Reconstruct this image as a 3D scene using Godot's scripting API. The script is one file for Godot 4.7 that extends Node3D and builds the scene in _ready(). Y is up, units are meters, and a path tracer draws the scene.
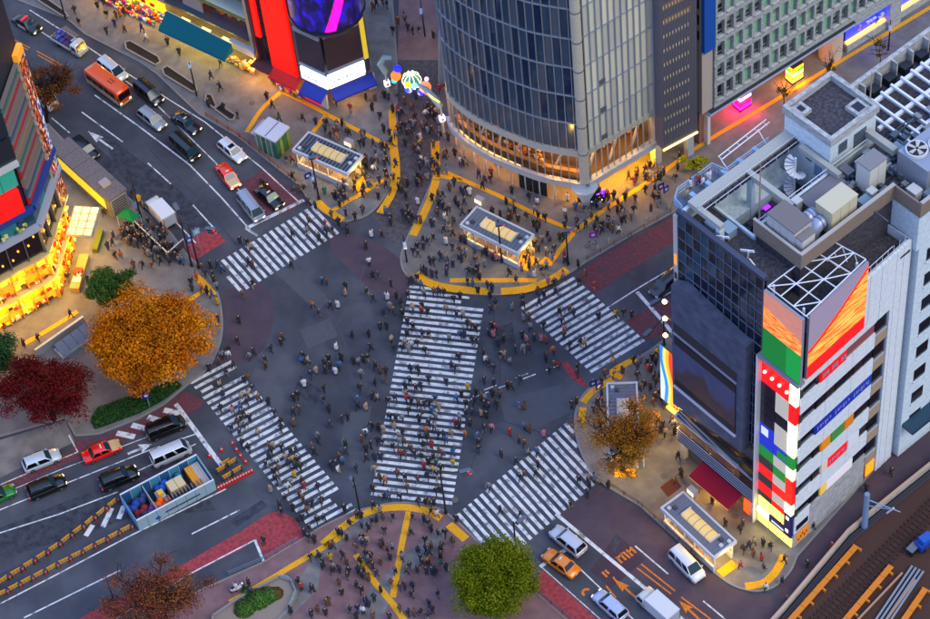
extends Node3D

# ---------------------------------------------------------------- mesh builder
class MB:
	var v := PackedVector3Array()
	var n := PackedVector3Array()
	var c := PackedColorArray()
	var col := Color(1, 1, 1)
	var use_col := false
	func tri(a: Vector3, b: Vector3, d: Vector3):   # counter-clockwise seen from outside
		var nn := (b - a).cross(d - a).normalized()
		v.append_array([a, d, b]); n.append_array([nn, nn, nn])
		if use_col: c.append_array([col, col, col])
	func quad(a: Vector3, b: Vector3, d: Vector3, e: Vector3):
		var nn := (d - a).cross(e - b).normalized()
		v.append_array([a, d, b, a, e, d]); n.append_array([nn, nn, nn, nn, nn, nn])
		if use_col: c.append_array([col, col, col, col, col, col])
	func squad(p: Array, nr: Array):                # quad with its own normals
		v.append_array([p[0], p[2], p[1], p[0], p[3], p[2]]); n.append_array([nr[0], nr[2], nr[1], nr[0], nr[3], nr[2]])
		if use_col: c.append_array([col, col, col, col, col, col])
	func bx(lo: Vector3, hi: Vector3, t := Transform3D.IDENTITY):
		var p := []
		for i in 8: p.append(t * Vector3(hi.x if i & 1 else lo.x, hi.y if i & 2 else lo.y, hi.z if i & 4 else lo.z))
		quad(p[4], p[5], p[7], p[6]); quad(p[1], p[0], p[2], p[3]); quad(p[0], p[4], p[6], p[2])
		quad(p[5], p[1], p[3], p[7]); quad(p[6], p[7], p[3], p[2]); quad(p[0], p[1], p[5], p[4])
	func bar(a: Vector3, b: Vector3, w: float, h: float):   # box beam from a to b
		var d := b - a
		var l := d.length()
		var x := d / l
		var up := Vector3.UP if abs(x.y) < .95 else Vector3.RIGHT
		var z := x.cross(up).normalized()
		bx(Vector3(0, -h / 2, -w / 2), Vector3(l, h / 2, w / 2), Transform3D(Basis(x, z.cross(x), z), a))
	func prism(poly: Array, y0: float, y1: float, bottom := false):
		var pp := PackedVector2Array(poly)
		if pp[0].distance_to(pp[-1]) < .01: pp.remove_at(pp.size() - 1)
		if not Geometry2D.is_polygon_clockwise(pp): pp.reverse()   # x,z plane
		for t in [0]:
			var idx := Geometry2D.triangulate_polygon(pp)
			for i in range(0, idx.size(), 3):
				var a := pp[idx[i]]; var b := pp[idx[i + 1]]; var d := pp[idx[i + 2]]
				var A := Vector3(a.x, y1, a.y); var B := Vector3(b.x, y1, b.y); var D := Vector3(d.x, y1, d.y)
				if (B - A).cross(D - A).y < 0: tri(A, D, B)
				else: tri(A, B, D)
				if bottom:
					var up := Vector3(0, y0 - y1, 0)
					if (B - A).cross(D - A).y < 0: tri(A + up, B + up, D + up)
					else: tri(A + up, D + up, B + up)
		if y1 > y0:
			var area := .0
			for i in pp.size(): area += pp[i].x * pp[(i + 1) % pp.size()].y - pp[(i + 1) % pp.size()].x * pp[i].y
			for i in pp.size():
				var a := pp[i]; var b := pp[(i + 1) % pp.size()]
				if area < 0: quad(Vector3(a.x, y0, a.y), Vector3(b.x, y0, b.y), Vector3(b.x, y1, b.y), Vector3(a.x, y1, a.y))
				else: quad(Vector3(b.x, y0, b.y), Vector3(a.x, y0, a.y), Vector3(a.x, y1, a.y), Vector3(b.x, y1, b.y))
	func tube(pts: Array, radii: Array, sides := 7, cap := true):
		var rings := []
		var prev := Vector3.ZERO
		for i in pts.size():
			var d: Vector3 = (pts[min(i + 1, pts.size() - 1)] - pts[max(i - 1, 0)]).normalized()
			var x := d.cross(Vector3(.31, .12, .94)).normalized() if prev == Vector3.ZERO else (prev - d * prev.dot(d)).normalized()
			prev = x
			var y := d.cross(x)
			var ring := []
			for k in sides:
				var a := TAU * k / sides
				ring.append(x * cos(a) + y * sin(a))
			rings.append(ring)
		for i in pts.size() - 1:
			for k in sides:
				var k2 := (k + 1) % sides
				var n1: Vector3 = rings[i][k]; var n2: Vector3 = rings[i][k2]; var n3: Vector3 = rings[i + 1][k2]; var n4: Vector3 = rings[i + 1][k]
				squad([pts[i] + n1 * radii[i], pts[i] + n2 * radii[i], pts[i + 1] + n3 * radii[i + 1], pts[i + 1] + n4 * radii[i + 1]], [n1, n2, n3, n4])
		if cap:
			for e in [0, pts.size() - 1]:
				for k in range(1, sides - 1):
					var a: Vector3 = pts[e] + rings[e][0] * radii[e]; var b: Vector3 = pts[e] + rings[e][k] * radii[e]; var d: Vector3 = pts[e] + rings[e][k + 1] * radii[e]
					if e == 0: tri(a, d, b)
					else: tri(a, b, d)
	func cyl(a: Vector3, b: Vector3, r: float, sides := 8, r2 := -1.0):
		tube([a, b], [r, r if r2 < 0 else r2], sides)
	func ball(o: Vector3, r: Vector3, seg := 8, rings := 5):
		for i in rings:
			for k in seg:
				var q := []
				var nr := []
				for e in [[i, k], [i, k + 1], [i + 1, k + 1], [i + 1, k]]:
					var th: float = PI * e[0] / rings; var ph: float = -TAU * e[1] / seg
					var d := Vector3(sin(th) * cos(ph), cos(th), sin(th) * sin(ph))
					q.append(o + d * r); nr.append((d / r).normalized())
				squad([q[3], q[2], q[1], q[0]], [nr[3], nr[2], nr[1], nr[0]])
	func loft(rows: Array, closed := true, caps := true):   # rows of equally long point rings, flat shaded
		for i in rows.size() - 1:
			var m: int = rows[i].size()
			for k in (m if closed else m - 1):
				quad(rows[i][k], rows[i][(k + 1) % m], rows[i + 1][(k + 1) % m], rows[i + 1][k])
		if caps:
			for e in [0, rows.size() - 1]:
				var r: Array = rows[e]
				for k in range(1, r.size() - 1):
					if e == 0: tri(r[0], r[k + 1], r[k])
					else: tri(r[0], r[k], r[k + 1])
	func mesh() -> ArrayMesh:
		var arr := []
		arr.resize(Mesh.ARRAY_MAX)
		arr[Mesh.ARRAY_VERTEX] = v; arr[Mesh.ARRAY_NORMAL] = n
		if use_col: arr[Mesh.ARRAY_COLOR] = c
		var m := ArrayMesh.new()
		m.add_surface_from_arrays(Mesh.PRIMITIVE_TRIANGLES, arr)
		return m

# ---------------------------------------------------------------- naming and tree helpers
var taken := {}
var rng := RandomNumberGenerator.new()
var M := {}
var boxes := {}
const UPV = Vector3(0, 1, 0)

func numbered(called: String) -> String:
	var k: int = taken.get(called, -1) + 1
	taken[called] = k
	return called if k == 0 else "%s_%03d" % [called, k]

func world_of(o: Node3D) -> Transform3D:
	var t := Transform3D.IDENTITY
	var q: Node = o
	while q != self and q != null:
		t = q.transform * t
		q = q.get_parent()
	return t

func tag(o: Node, label: String, category: String, group := "", kind := "") -> Node:
	o.set_meta("label", label)
	if category: o.set_meta("category", category)
	if group: o.set_meta("group", group)
	if kind: o.set_meta("kind", kind)
	return o

func thing(called: String, label: String, category: String, at := Vector3.ZERO, turn := .0, group := "") -> Node3D:
	var o := Node3D.new()
	o.name = numbered(called)
	add_child(o)
	o.position = at
	o.rotation.y = turn
	tag(o, label, category, group)
	return o

# a mesh under parent; the transform is given in world space
func part(parent: Node3D, called: String, mesh: Mesh, mat: Material, xf := Transform3D.IDENTITY) -> MeshInstance3D:
	var o := MeshInstance3D.new()
	o.mesh = mesh
	o.material_override = mat
	o.name = called if parent != self else numbered(called)
	parent.add_child(o, true)
	o.transform = xf if parent == self else world_of(parent).affine_inverse() * xf
	return o

# a mesh under parent in the parent's own space
func lpart(parent: Node3D, called: String, mesh: Mesh, mat: Material, xf := Transform3D.IDENTITY) -> MeshInstance3D:
	var o := MeshInstance3D.new()
	o.mesh = mesh
	o.material_override = mat
	o.name = called
	parent.add_child(o, true)
	o.transform = xf
	return o

func struct(called: String, mesh: Mesh, mat: Material, xf := Transform3D.IDENTITY) -> MeshInstance3D:
	var o := part(self, called, mesh, mat, xf)
	o.set_meta("kind", "structure")
	return o

func box_mesh(s: Vector3) -> BoxMesh:
	var k := "%.3f %.3f %.3f" % [s.x, s.y, s.z]
	if not boxes.has(k):
		var b := BoxMesh.new()
		b.size = s
		boxes[k] = b
	return boxes[k]

# facade frame: x runs from a to b, y up, z out of the wall
func FT(a: Vector2, b: Vector2, y := .0) -> Transform3D:
	var d := (b - a).normalized()
	var x := Vector3(d.x, 0, d.y)
	return Transform3D(Basis(x, UPV, x.cross(UPV)), Vector3(a.x, y, a.y))

func fbox(parent: Node3D, called: String, F: Transform3D, x0: float, x1: float, y0: float, y1: float, z0: float, z1: float, mat: Material) -> MeshInstance3D:
	var s := Vector3(absf(x1 - x0), absf(y1 - y0), absf(z1 - z0)).snappedf(.002)
	return part(parent, called, box_mesh(s), mat, F * Transform3D(Basis.IDENTITY, Vector3((x0 + x1) / 2, (y0 + y1) / 2, (z0 + z1) / 2)))

func prism_mesh(poly: Array, y0: float, y1: float, bottom := false) -> ArrayMesh:
	var m := MB.new()
	m.prism(poly, y0, y1, bottom)
	return m.mesh()

# a band of constant width along a polyline on the ground plane
func band(pts: Array, w: float, y: float, dash := .0, gap := .0) -> ArrayMesh:
	var m := MB.new()
	if dash <= .0:
		var lo := []; var hi := []
		for i in pts.size():
			var d0: Vector2 = (pts[i] - pts[max(i - 1, 0)]).normalized()
			var d1: Vector2 = (pts[min(i + 1, pts.size() - 1)] - pts[i]).normalized()
			var d: Vector2 = (d0 + d1).normalized()
			var q := Vector2(-d.y, d.x)
			var f: float = 1.0 / max(.5, d.dot(d1 if i == 0 else d0))
			lo.append(pts[i] - q * w / 2 * f); hi.append(pts[i] + q * w / 2 * f)
		for i in pts.size() - 1:
			m.quad(Vector3(lo[i].x, y, lo[i].y), Vector3(hi[i].x, y, hi[i].y), Vector3(hi[i + 1].x, y, hi[i + 1].y), Vector3(lo[i + 1].x, y, lo[i + 1].y))
		return m.mesh()
	for i in pts.size() - 1:
		var a: Vector2 = pts[i]; var b: Vector2 = pts[i + 1]
		var d := (b - a).normalized()
		var q := Vector2(-d.y, d.x) * w / 2
		var l := a.distance_to(b)
		var s := .0
		while s < l - .01:
			var e: float = min(l, s + dash)
			var p0 := a + d * s; var p1 := a + d * e
			m.quad(Vector3(p0.x - q.x, y, p0.y - q.y), Vector3(p0.x + q.x, y, p0.y + q.y), Vector3(p1.x + q.x, y, p1.y + q.y), Vector3(p1.x - q.x, y, p1.y - q.y))
			s = e + gap
	return m.mesh()

# a wall band of thickness t that follows a polyline from y0 to y1
func wall_band(pts: Array, y0: float, y1: float, t: float, out := .0) -> ArrayMesh:
	var m := MB.new()
	for i in pts.size() - 1:
		var F := FT(pts[i], pts[i + 1])
		m.bx(Vector3(0, y0, out - t), Vector3(pts[i].distance_to(pts[i + 1]), y1, out), F)
	return m.mesh()

func resample(pts: Array, count: int) -> Array:
	var cv := Curve2D.new()
	for q in pts: cv.add_point(q)
	var l := cv.get_baked_length()
	var out := []
	for i in count + 1: out.append(cv.sample_baked(l * i / count))
	return out

# loose goods on shelves, too small to tell apart
func goods(parent: Node3D, F: Transform3D, x0: float, x1: float, y0: float, y1: float, z: float, cols: Array, count: int, called := "goods"):
	var m := MB.new()
	m.use_col = true
	for i in count:
		var c: Color = cols[rng.randi() % cols.size()]
		m.col = c.srgb_to_linear()
		var s := Vector3(rng.randf_range(.15, .6), rng.randf_range(.12, .5), .25)
		var o := Vector3(rng.randf_range(x0, x1 - s.x), rng.randf_range(y0, y1 - s.y), z + rng.randf_range(0, .3))
		m.bx(o, o + s, F)
	var g := part(parent, called, m.mesh(), vmat(.6))
	g.set_meta("kind", "stuff")
	return g

func spline(pts: Array, per := 6) -> Array:
	var cv := Curve2D.new()
	for i in pts.size():
		var t: Vector2 = (pts[min(i + 1, pts.size() - 1)] - pts[max(i - 1, 0)]) / 6.0
		cv.add_point(pts[i], -t, t)
	var out := []
	for i in pts.size() - 1:
		for k in per: out.append(cv.sample(i, float(k) / per))
	out.append(pts[-1])
	return out

# ---------------------------------------------------------------- materials
func mat(c: Color, rough := .8, metal := .0) -> StandardMaterial3D:
	var key := "%s %.2f %.2f" % [c.to_html(), rough, metal]
	if M.has(key): return M[key]
	var m := StandardMaterial3D.new()
	m.albedo_color = c; m.roughness = rough; m.metallic = metal
	M[key] = m
	return m

func glow(c: Color, e: float) -> StandardMaterial3D:
	var key := "glow %s %.2f" % [c.to_html(), e]
	if M.has(key): return M[key]
	var m := StandardMaterial3D.new()
	m.albedo_color = c; m.roughness = .5
	m.emission_enabled = true; m.emission = c; m.emission_energy_multiplier = e
	M[key] = m
	return m

func glass(c: Color, a: float) -> StandardMaterial3D:
	var m := StandardMaterial3D.new()
	m.albedo_color = Color(c.r, c.g, c.b, a); m.roughness = .04
	m.transparency = BaseMaterial3D.TRANSPARENCY_ALPHA
	return m

# noise tinted material: world triplanar, ramp of colours, size in metres of one texture tile
func grain(cols: Array, tile: float, rough := .9, freq := .02, seed_ := 1, bump := .0, offsets := []) -> StandardMaterial3D:
	var key := "%s %s %s %s %s" % [cols, tile, freq, seed_, bump]
	if M.has(key): return M[key]
	var nz := FastNoiseLite.new()
	nz.seed = seed_; nz.frequency = freq; nz.fractal_octaves = 5; nz.fractal_gain = .6
	var g := Gradient.new()
	var offs := PackedFloat32Array(); var cc := PackedColorArray()
	for i in cols.size():
		offs.append(offsets[i] if offsets.size() else float(i) / (cols.size() - 1)); cc.append(cols[i])
	g.offsets = offs; g.colors = cc
	var t := NoiseTexture2D.new()
	t.width = 512; t.height = 512; t.seamless = true; t.noise = nz; t.color_ramp = g
	var m := StandardMaterial3D.new()
	m.albedo_texture = t; m.roughness = rough; m.metallic_specular = .3
	m.uv1_triplanar = true; m.uv1_world_triplanar = true
	m.uv1_scale = Vector3.ONE / tile
	if bump > .0:
		if bump_tex == null:
			bump_tex = NoiseTexture2D.new()
			bump_tex.width = 512; bump_tex.height = 512; bump_tex.seamless = true; bump_tex.as_normal_map = true; bump_tex.bump_strength = .6
			var n2 := FastNoiseLite.new()
			n2.seed = 7; n2.frequency = .08
			bump_tex.noise = n2
		m.normal_enabled = true; m.normal_texture = bump_tex; m.normal_scale = minf(bump, 1.0)
	M[key] = m
	return m

var bump_tex: NoiseTexture2D

func vmat(rough := .85, back := .0) -> StandardMaterial3D:
	var m := StandardMaterial3D.new()
	m.vertex_color_use_as_albedo = true; m.roughness = rough
	if back > .0:
		m.backlight_enabled = true; m.backlight = Color(back, back, back * .6)
	return m

func omni(parent: Node, at: Vector3, c: Color, e: float, size := .4, rng_m := 30.0):
	var l := OmniLight3D.new()
	l.light_color = c; l.light_energy = e; l.light_size = size; l.omni_range = rng_m; l.omni_attenuation = 2.0; l.shadow_enabled = true
	l.name = "lamp_light"
	parent.add_child(l, true)
	l.position = at if parent == self else world_of(parent).affine_inverse() * at

func area(parent: Node, xf: Transform3D, w: float, h: float, c: Color, e: float):   # shines along -z of xf
	var l := AreaLight3D.new()
	l.area_size = Vector2(w, h); l.light_color = c; l.light_energy = e; l.shadow_enabled = true
	l.area_range = 40.0
	l.name = "lamp_light"
	parent.add_child(l, true)
	l.transform = xf if parent == self else world_of(parent).affine_inverse() * xf


func _ready():
	rng.seed = 20240
	# ---- camera
	var cam := Camera3D.new()
	cam.name = "camera"
	cam.fov = 14.1863
	cam.near = 1.0; cam.far = 3000.0
	cam.position = Vector3(0, 232, 186.96)
	cam.rotation = Vector3(-.89249, 0, -.1209)
	add_child(cam)
	cam.current = true
	# ---- sky and exposure: dusk, a pale violet-blue overcast sky
	var sky_mat := ProceduralSkyMaterial.new()
	sky_mat.sky_top_color = Color(.56, .685, .93)
	sky_mat.sky_horizon_color = Color(.76, .79, .91)
	sky_mat.sky_curve = .25
	sky_mat.ground_bottom_color = Color(.12, .12, .16)
	sky_mat.ground_horizon_color = Color(.45, .42, .52)
	sky_mat.energy_multiplier = 1.0
	var sky := Sky.new()
	sky.sky_material = sky_mat
	var env := Environment.new()
	env.background_mode = Environment.BG_SKY
	env.sky = sky
	env.background_energy_multiplier = 1.0
	env.tonemap_mode = Environment.TONE_MAPPER_LINEAR
	env.tonemap_exposure = 2.3
	env.sdfgi_enabled = true; env.ssao_enabled = true; env.ssil_enabled = true
	var we := WorldEnvironment.new()
	we.name = "environment"
	we.environment = env
	add_child(we)
	# ---- what is left of the sun behind the overcast, from behind the camera's shoulder
	var sun := DirectionalLight3D.new()
	sun.name = "sun"
	sun.light_color = Color(1.0, .98, .95)
	sun.light_energy = .3
	sun.light_angular_distance = 35.0
	sun.shadow_enabled = true
	sun.rotation_degrees = Vector3(-48, 52, 0)
	add_child(sun)
	make_materials()
	ground_and_roads()
	markings()
	tower_block()
	sign_building()
	arcade_store()
	corner_shops()
	lit_store()
	railway()
	shelters()
	construction()
	trees()
	street_furniture()
	vehicles()
	people()

var asphalt: Material
var asphalt_red: Material
var paving: Material
var paving_warm: Material
var paving_pink: Material
var kerb_stone: Material
var paint: Material
var paint_yellow: Material
var paint_orange: Material
var red_coat: Material
var red_coat_old: Material
var concrete: Material
var dark_metal: Material
var pale_metal: Material
var steel: Material

func make_materials():
	asphalt = grain([Color(.215, .225, .258), Color(.245, .255, .288), Color(.26, .27, .302), Color(.30, .308, .335)], 41.0, .8, .006, 3, .5, [.2, .45, .6, .85])
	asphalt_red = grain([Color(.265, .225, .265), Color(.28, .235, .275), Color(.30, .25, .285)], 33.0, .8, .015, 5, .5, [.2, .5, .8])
	paving = grain([Color(.38, .37, .375), Color(.41, .40, .40), Color(.43, .42, .42), Color(.46, .45, .44)], 31.0, .85, .02, 11, .5, [.2, .45, .6, .85])
	paving_warm = grain([Color(.38, .37, .375), Color(.41, .40, .40), Color(.44, .425, .42)], 29.0, .85, .02, 12, .5, [.2, .5, .8])
	paving_pink = grain([Color(.42, .32, .33), Color(.45, .345, .35), Color(.48, .375, .38)], 27.0, .85, .02, 13, .5, [.2, .5, .8])
	kerb_stone = grain([Color(.40, .39, .39), Color(.55, .53, .51)], 3.0, .9, .03, 14)
	paint = grain([Color(.44, .45, .47), Color(.66, .67, .69), Color(.75, .76, .77), Color(.79, .80, .80)], 9.0, .7, .014, 15, .3, [.2, .36, .52, .85])
	paint_yellow = grain([Color(.60, .42, .10), Color(.82, .58, .10), Color(.88, .64, .12)], 3.0, .75, .03, 16, .4, [.1, .42, .8])
	paint_orange = grain([Color(.55, .33, .14), Color(.85, .48, .14)], 3.0, .75, .03, 17, .0, [.2, .6])
	red_coat = grain([Color(.42, .19, .21), Color(.54, .21, .23), Color(.60, .25, .27)], 7.0, .8, .02, 18, .3, [.12, .42, .8])
	red_coat_old = grain([Color(.32, .20, .23), Color(.37, .215, .24), Color(.41, .235, .26)], 7.0, .8, .025, 19, .3, [.2, .5, .8])
	concrete = grain([Color(.50, .51, .52), Color(.60, .61, .61), Color(.68, .68, .67)], 8.0, .88, .02, 20, .3, [.2, .5, .85])
	dark_metal = mat(Color(.13, .14, .17), .5, .3)
	pale_metal = mat(Color(.66, .69, .72), .45, .2)
	steel = mat(Color(.45, .48, .52), .4, .6)

# a raised pavement with a kerb of its own round it
func pavement(called: String, poly: Array, m: Material, h := .13):
	var o := struct(called, prism_mesh(poly, -.05, h), m)
	var k := MB.new()
	for i in poly.size():
		var a: Vector2 = poly[i]; var b: Vector2 = poly[(i + 1) % poly.size()]
		if a.distance_to(b) < .05: continue
		k.bar(Vector3(a.x, h / 2 - .02, a.y), Vector3(b.x, h / 2 - .02, b.y), .22, h + .05)
	part(o, "kerb", k.mesh(), kerb_stone)
	return o

func patch(called: String, poly: Array, y: float, m: Material):
	return struct(called, prism_mesh(poly, y, y), m)

const PV = .13

func ground_and_roads():
	struct("ground", prism_mesh([Vector2(-900, -900), Vector2(900, -900), Vector2(900, 900), Vector2(-900, 900)], -.06, -.06), grain([Color(.28, .28, .30), Color(.36, .35, .36)], 30.0, .9, .02, 30))
	struct("road", prism_mesh([Vector2(-150, -150), Vector2(150, -150), Vector2(150, 150), Vector2(-150, 150)], .0, .0), asphalt)
	# pavements
	var nw: Array = [Vector2(-69.74, -59.64), Vector2(-54.53, -44.89), Vector2(-48.13, -34.88), Vector2(-38.95, -22.55), Vector2(-35.25, -17.96), Vector2(-33.1, -13.69)]
	nw.append_array(spline([Vector2(-33.1, -13.69), Vector2(-30.95, -10.61), Vector2(-29.69, -7.39), Vector2(-29.2, -3.85), Vector2(-29.45, .13), Vector2(-30.89, 3.87), Vector2(-33.33, 6.05)]))
	nw.append_array([Vector2(-36.36, 8.7), Vector2(-39.34, 10.31), Vector2(-44.07, 11.93), Vector2(-46.89, 11.8), Vector2(-48.09, 8.99), Vector2(-66.39, 12.65)])
	pavement("pavement_west", nw, paving_warm)
	var n1: Array = [Vector2(-66.18, -72.8), Vector2(-55.14, -62.93), Vector2(-48.14, -57.84), Vector2(-45.96, -54.8), Vector2(-38.64, -48.29), Vector2(-36.42, -45.69), Vector2(-31.09, -37.54), Vector2(-26.19, -32.66), Vector2(-21.45, -26.5), Vector2(-18.7, -22.98)]
	n1.append_array(spline([Vector2(-18.7, -22.98), Vector2(-17.7, -20.46), Vector2(-16.07, -18.2), Vector2(-13.93, -16.36), Vector2(-11.81, -16.35), Vector2(-10, -17.22), Vector2(-8.2, -19.6), Vector2(-6.83, -22.75), Vector2(-6.11, -27.08)]))
	n1.append_array([Vector2(-4.89, -42.93), Vector2(-4.09, -84.53), Vector2(-67.08, -96.09)])
	pavement("pavement_north", n1, paving)
	var ne: Array = [Vector2(4.03, -83.04), Vector2(.56, -42), Vector2(-.83, -26.21), Vector2(-1.87, -21.6)]
	ne.append_array(spline([Vector2(-1.87, -21.6), Vector2(-4.35, -15.98), Vector2(-6.19, -11.68), Vector2(-7, -9.23), Vector2(-6.7, -6.78), Vector2(-5.02, -4.93), Vector2(-.94, -2.88), Vector2(3.79, -1.66), Vector2(8.65, -1.84), Vector2(12.07, -3.03), Vector2(15.24, -5.06)]))
	ne.append_array([Vector2(21.05, -8.31), Vector2(26.62, -11.15), Vector2(44.11, -20.52), Vector2(71.83, -37.17), Vector2(79.14, -69.25)])
	pavement("pavement_northeast", ne, paving_warm)
	var es: Array = [Vector2(40.45, -.12), Vector2(23.86, 7.61), Vector2(20.72, 9.69), Vector2(16.12, 12.25)]
	es.append_array(spline([Vector2(16.12, 12.25), Vector2(13.06, 14.14), Vector2(11.5, 16.38), Vector2(10.91, 19.32), Vector2(11.17, 22.77), Vector2(12.06, 25.7), Vector2(13.38, 27.84)]))
	es.append_array([Vector2(16.8, 31.08), Vector2(22.32, 39.11)])
	es.append_array(spline([Vector2(22.32, 39.11), Vector2(24.88, 42.48), Vector2(27.29, 43.86), Vector2(29.49, 43.78), Vector2(31.64, 42.15), Vector2(32.89, 40.11)]))
	es.append_array([Vector2(47.07, 26.44), Vector2(61.63, 12.71)])
	pavement("pavement_east", es, paving)
	var so: Array = [Vector2(-48.52, 41.95), Vector2(-38.56, 37.32), Vector2(-29.88, 34.11), Vector2(-25.79, 32.57), Vector2(-21.15, 30.02)]
	so.append_array(spline([Vector2(-21.15, 30.02), Vector2(-18.23, 28.41), Vector2(-14.28, 27.07), Vector2(-9.93, 26.75), Vector2(-5.94, 28.02), Vector2(-3.86, 30.1), Vector2(-1.88, 32.95)]))
	so.append_array([Vector2(3.39, 40.05), Vector2(9.08, 47.51), Vector2(13.4, 55.53), Vector2(-48.48, 46.97)])
	pavement("pavement_south", so, paving_pink)
	# dark bands of paving on the plaza
	patch("paving_band", [Vector2(-19.29, 31.1), Vector2(-17.36, 28.95), Vector2(-13.17, 27.51), Vector2(-11.42, 28.31), Vector2(-15.9, 30.92), Vector2(-19.19, 33.12), Vector2(-19.86, 36.99), Vector2(-23.14, 40.29), Vector2(-27.64, 42.34), Vector2(-21.78, 35.4)], PV + .004, paving)
	patch("paving_band", [Vector2(-16.35, 41.25), Vector2(-14.13, 37.81), Vector2(-6.93, 31.55), Vector2(-5.15, 30.59), Vector2(-5.27, 33.13), Vector2(-10.73, 36.98), Vector2(-13.08, 41.71)], PV + .004, paving)
	# coloured road surfacing
	patch("red_road_surface", [Vector2(-33.67, -15.9), Vector2(-29.86, -17.93), Vector2(-28.32, -15.38), Vector2(-32.5, -12.63)], .004, red_coat)
	patch("red_road_surface", [Vector2(-25.85, -24.66), Vector2(-22.97, -26.66), Vector2(-18.33, -20.4), Vector2(-20.31, -18.71), Vector2(-22.96, -18.14)], .004, red_coat_old)
	patch("red_road_surface", [Vector2(13.87, -2.9), Vector2(15.56, .03), Vector2(22.96, -4.47), Vector2(25.92, -6.4), Vector2(29.7, -8.7), Vector2(28.94, -11.76), Vector2(26.53, -10.51), Vector2(20.96, -7.67), Vector2(15.69, -4.83)], .004, red_coat_old)
	patch("red_road_surface", [Vector2(18.79, 4.7), Vector2(20.6, 8.01), Vector2(22.42, 7.69), Vector2(26.33, 5.41), Vector2(27.06, .59), Vector2(24.74, 1.62)], .004, red_coat_old)
	patch("red_road_surface", spline([Vector2(-27.85, 27.83), Vector2(-26.1, 26.72), Vector2(-24.35, 25.87), Vector2(-22.68, 26.53), Vector2(-21.6, 27.78), Vector2(-21.09, 29.89), Vector2(-23.26, 31.46), Vector2(-25.1, 32.27), Vector2(-25.83, 30.96), Vector2(-26.6, 29.5), Vector2(-28.29, 30.47), Vector2(-34, 32.98), Vector2(-43, 37.47), Vector2(-45.23, 38.58), Vector2(-46.34, 37), Vector2(-41.87, 34.89), Vector2(-35.09, 31.63), Vector2(-27.85, 27.83)], 3), .004, red_coat)
	patch("red_road_surface", [Vector2(4.98, 37.79), Vector2(10.16, 45.01), Vector2(14.07, 50.71), Vector2(9.83, 50.12), Vector2(6.29, 44.46), Vector2(3.37, 40.31)], .004, red_coat)
	patch("red_road_surface", [Vector2(-60.25, 20.62), Vector2(-55.66, 19.2), Vector2(-47.81, 15.55), Vector2(-39.37, 12.78), Vector2(-36.06, 11.68), Vector2(-32.25, 9.92), Vector2(-31.63, 8.98), Vector2(-34.07, 7.12), Vector2(-36.37, 9), Vector2(-39.35, 10.75), Vector2(-44.07, 12.51), Vector2(-46.89, 12.38), Vector2(-47.35, 13.76), Vector2(-55.7, 17.36), Vector2(-60.3, 18.94)], .004, red_coat_old)
	patch("red_road_surface", [Vector2(11.61, 12.6), Vector2(10.86, 11.01), Vector2(10.52, 9.91), Vector2(11.14, 9.71), Vector2(12.43, 11.69), Vector2(13.1, 13.86)], .004, red_coat)
	patch("tinted_road_surface", spline([Vector2(-29.08, -7.29), Vector2(-26.1, -8.41), Vector2(-23.69, -7.39), Vector2(-22.86, -4.11), Vector2(-23.42, .14), Vector2(-24.98, 2.96), Vector2(-27.55, 4.38), Vector2(-30.17, 3.98), Vector2(-28.85, .22), Vector2(-29.08, -7.29)], 3), .004, asphalt_red)
	patch("tinted_road_surface", spline([Vector2(-15.44, -14.14), Vector2(-12.72, -13.87), Vector2(-9.39, -11.87), Vector2(-6.93, -8.58), Vector2(-6.16, -5.9), Vector2(-6.7, -3.78), Vector2(-8.59, -2.82), Vector2(-10.89, -4.75), Vector2(-13.33, -8.31), Vector2(-15.35, -11.52), Vector2(-15.44, -14.14)], 3), .004, asphalt_red)
	patch("tinted_road_surface", [Vector2(7.15, 30.62), Vector2(12.7, 27.88), Vector2(16.74, 31.48), Vector2(22.24, 39.62), Vector2(24.8, 42.98), Vector2(27.2, 44.36), Vector2(29.15, 44.51), Vector2(30.06, 50.47), Vector2(24.01, 55.79), Vector2(20.11, 46.42)], .004, asphalt_red)  # purple-brown cast of warm light put into the asphalt colour
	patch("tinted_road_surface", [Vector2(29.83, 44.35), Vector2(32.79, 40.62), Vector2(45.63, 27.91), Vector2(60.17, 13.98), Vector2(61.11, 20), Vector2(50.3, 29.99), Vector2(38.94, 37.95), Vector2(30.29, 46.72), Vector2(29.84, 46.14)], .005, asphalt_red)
	# newer, darker asphalt
	var dark := grain([Color(.17, .18, .215), Color(.215, .225, .26), Color(.245, .25, .285)], 12.0, .8, .02, 41, .4, [.2, .5, .8])
	patch("asphalt_patch", [Vector2(-4.76, -42.9), Vector2(-5.99, -27.06), Vector2(-6.6, -22.37), Vector2(-8.53, -18.48), Vector2(-10.05, -16.56), Vector2(-7.02, -10.52), Vector2(-5.57, -13.21), Vector2(-4.02, -16.92), Vector2(-1.99, -21.62), Vector2(-.96, -26.23), Vector2(.43, -42.02)], .006, grain([Color(.25, .235, .26), Color(.30, .28, .30), Color(.34, .315, .325)], 9.0, .8, .02, 42, .4, [.2, .5, .8]))
	patch("asphalt_patch", [Vector2(-4.76, -42.9), Vector2(-2.09, -73.63), Vector2(2.85, -72.74), Vector2(.43, -42.02)], .006, paving_pink)
	patch("asphalt_patch", [Vector2(-43.98, -36.84), Vector2(-33.84, -24.77), Vector2(-28.32, -15.54), Vector2(-29.86, -18.09), Vector2(-34.62, -18.19), Vector2(-41.44, -28.56)], .003, dark)
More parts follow.
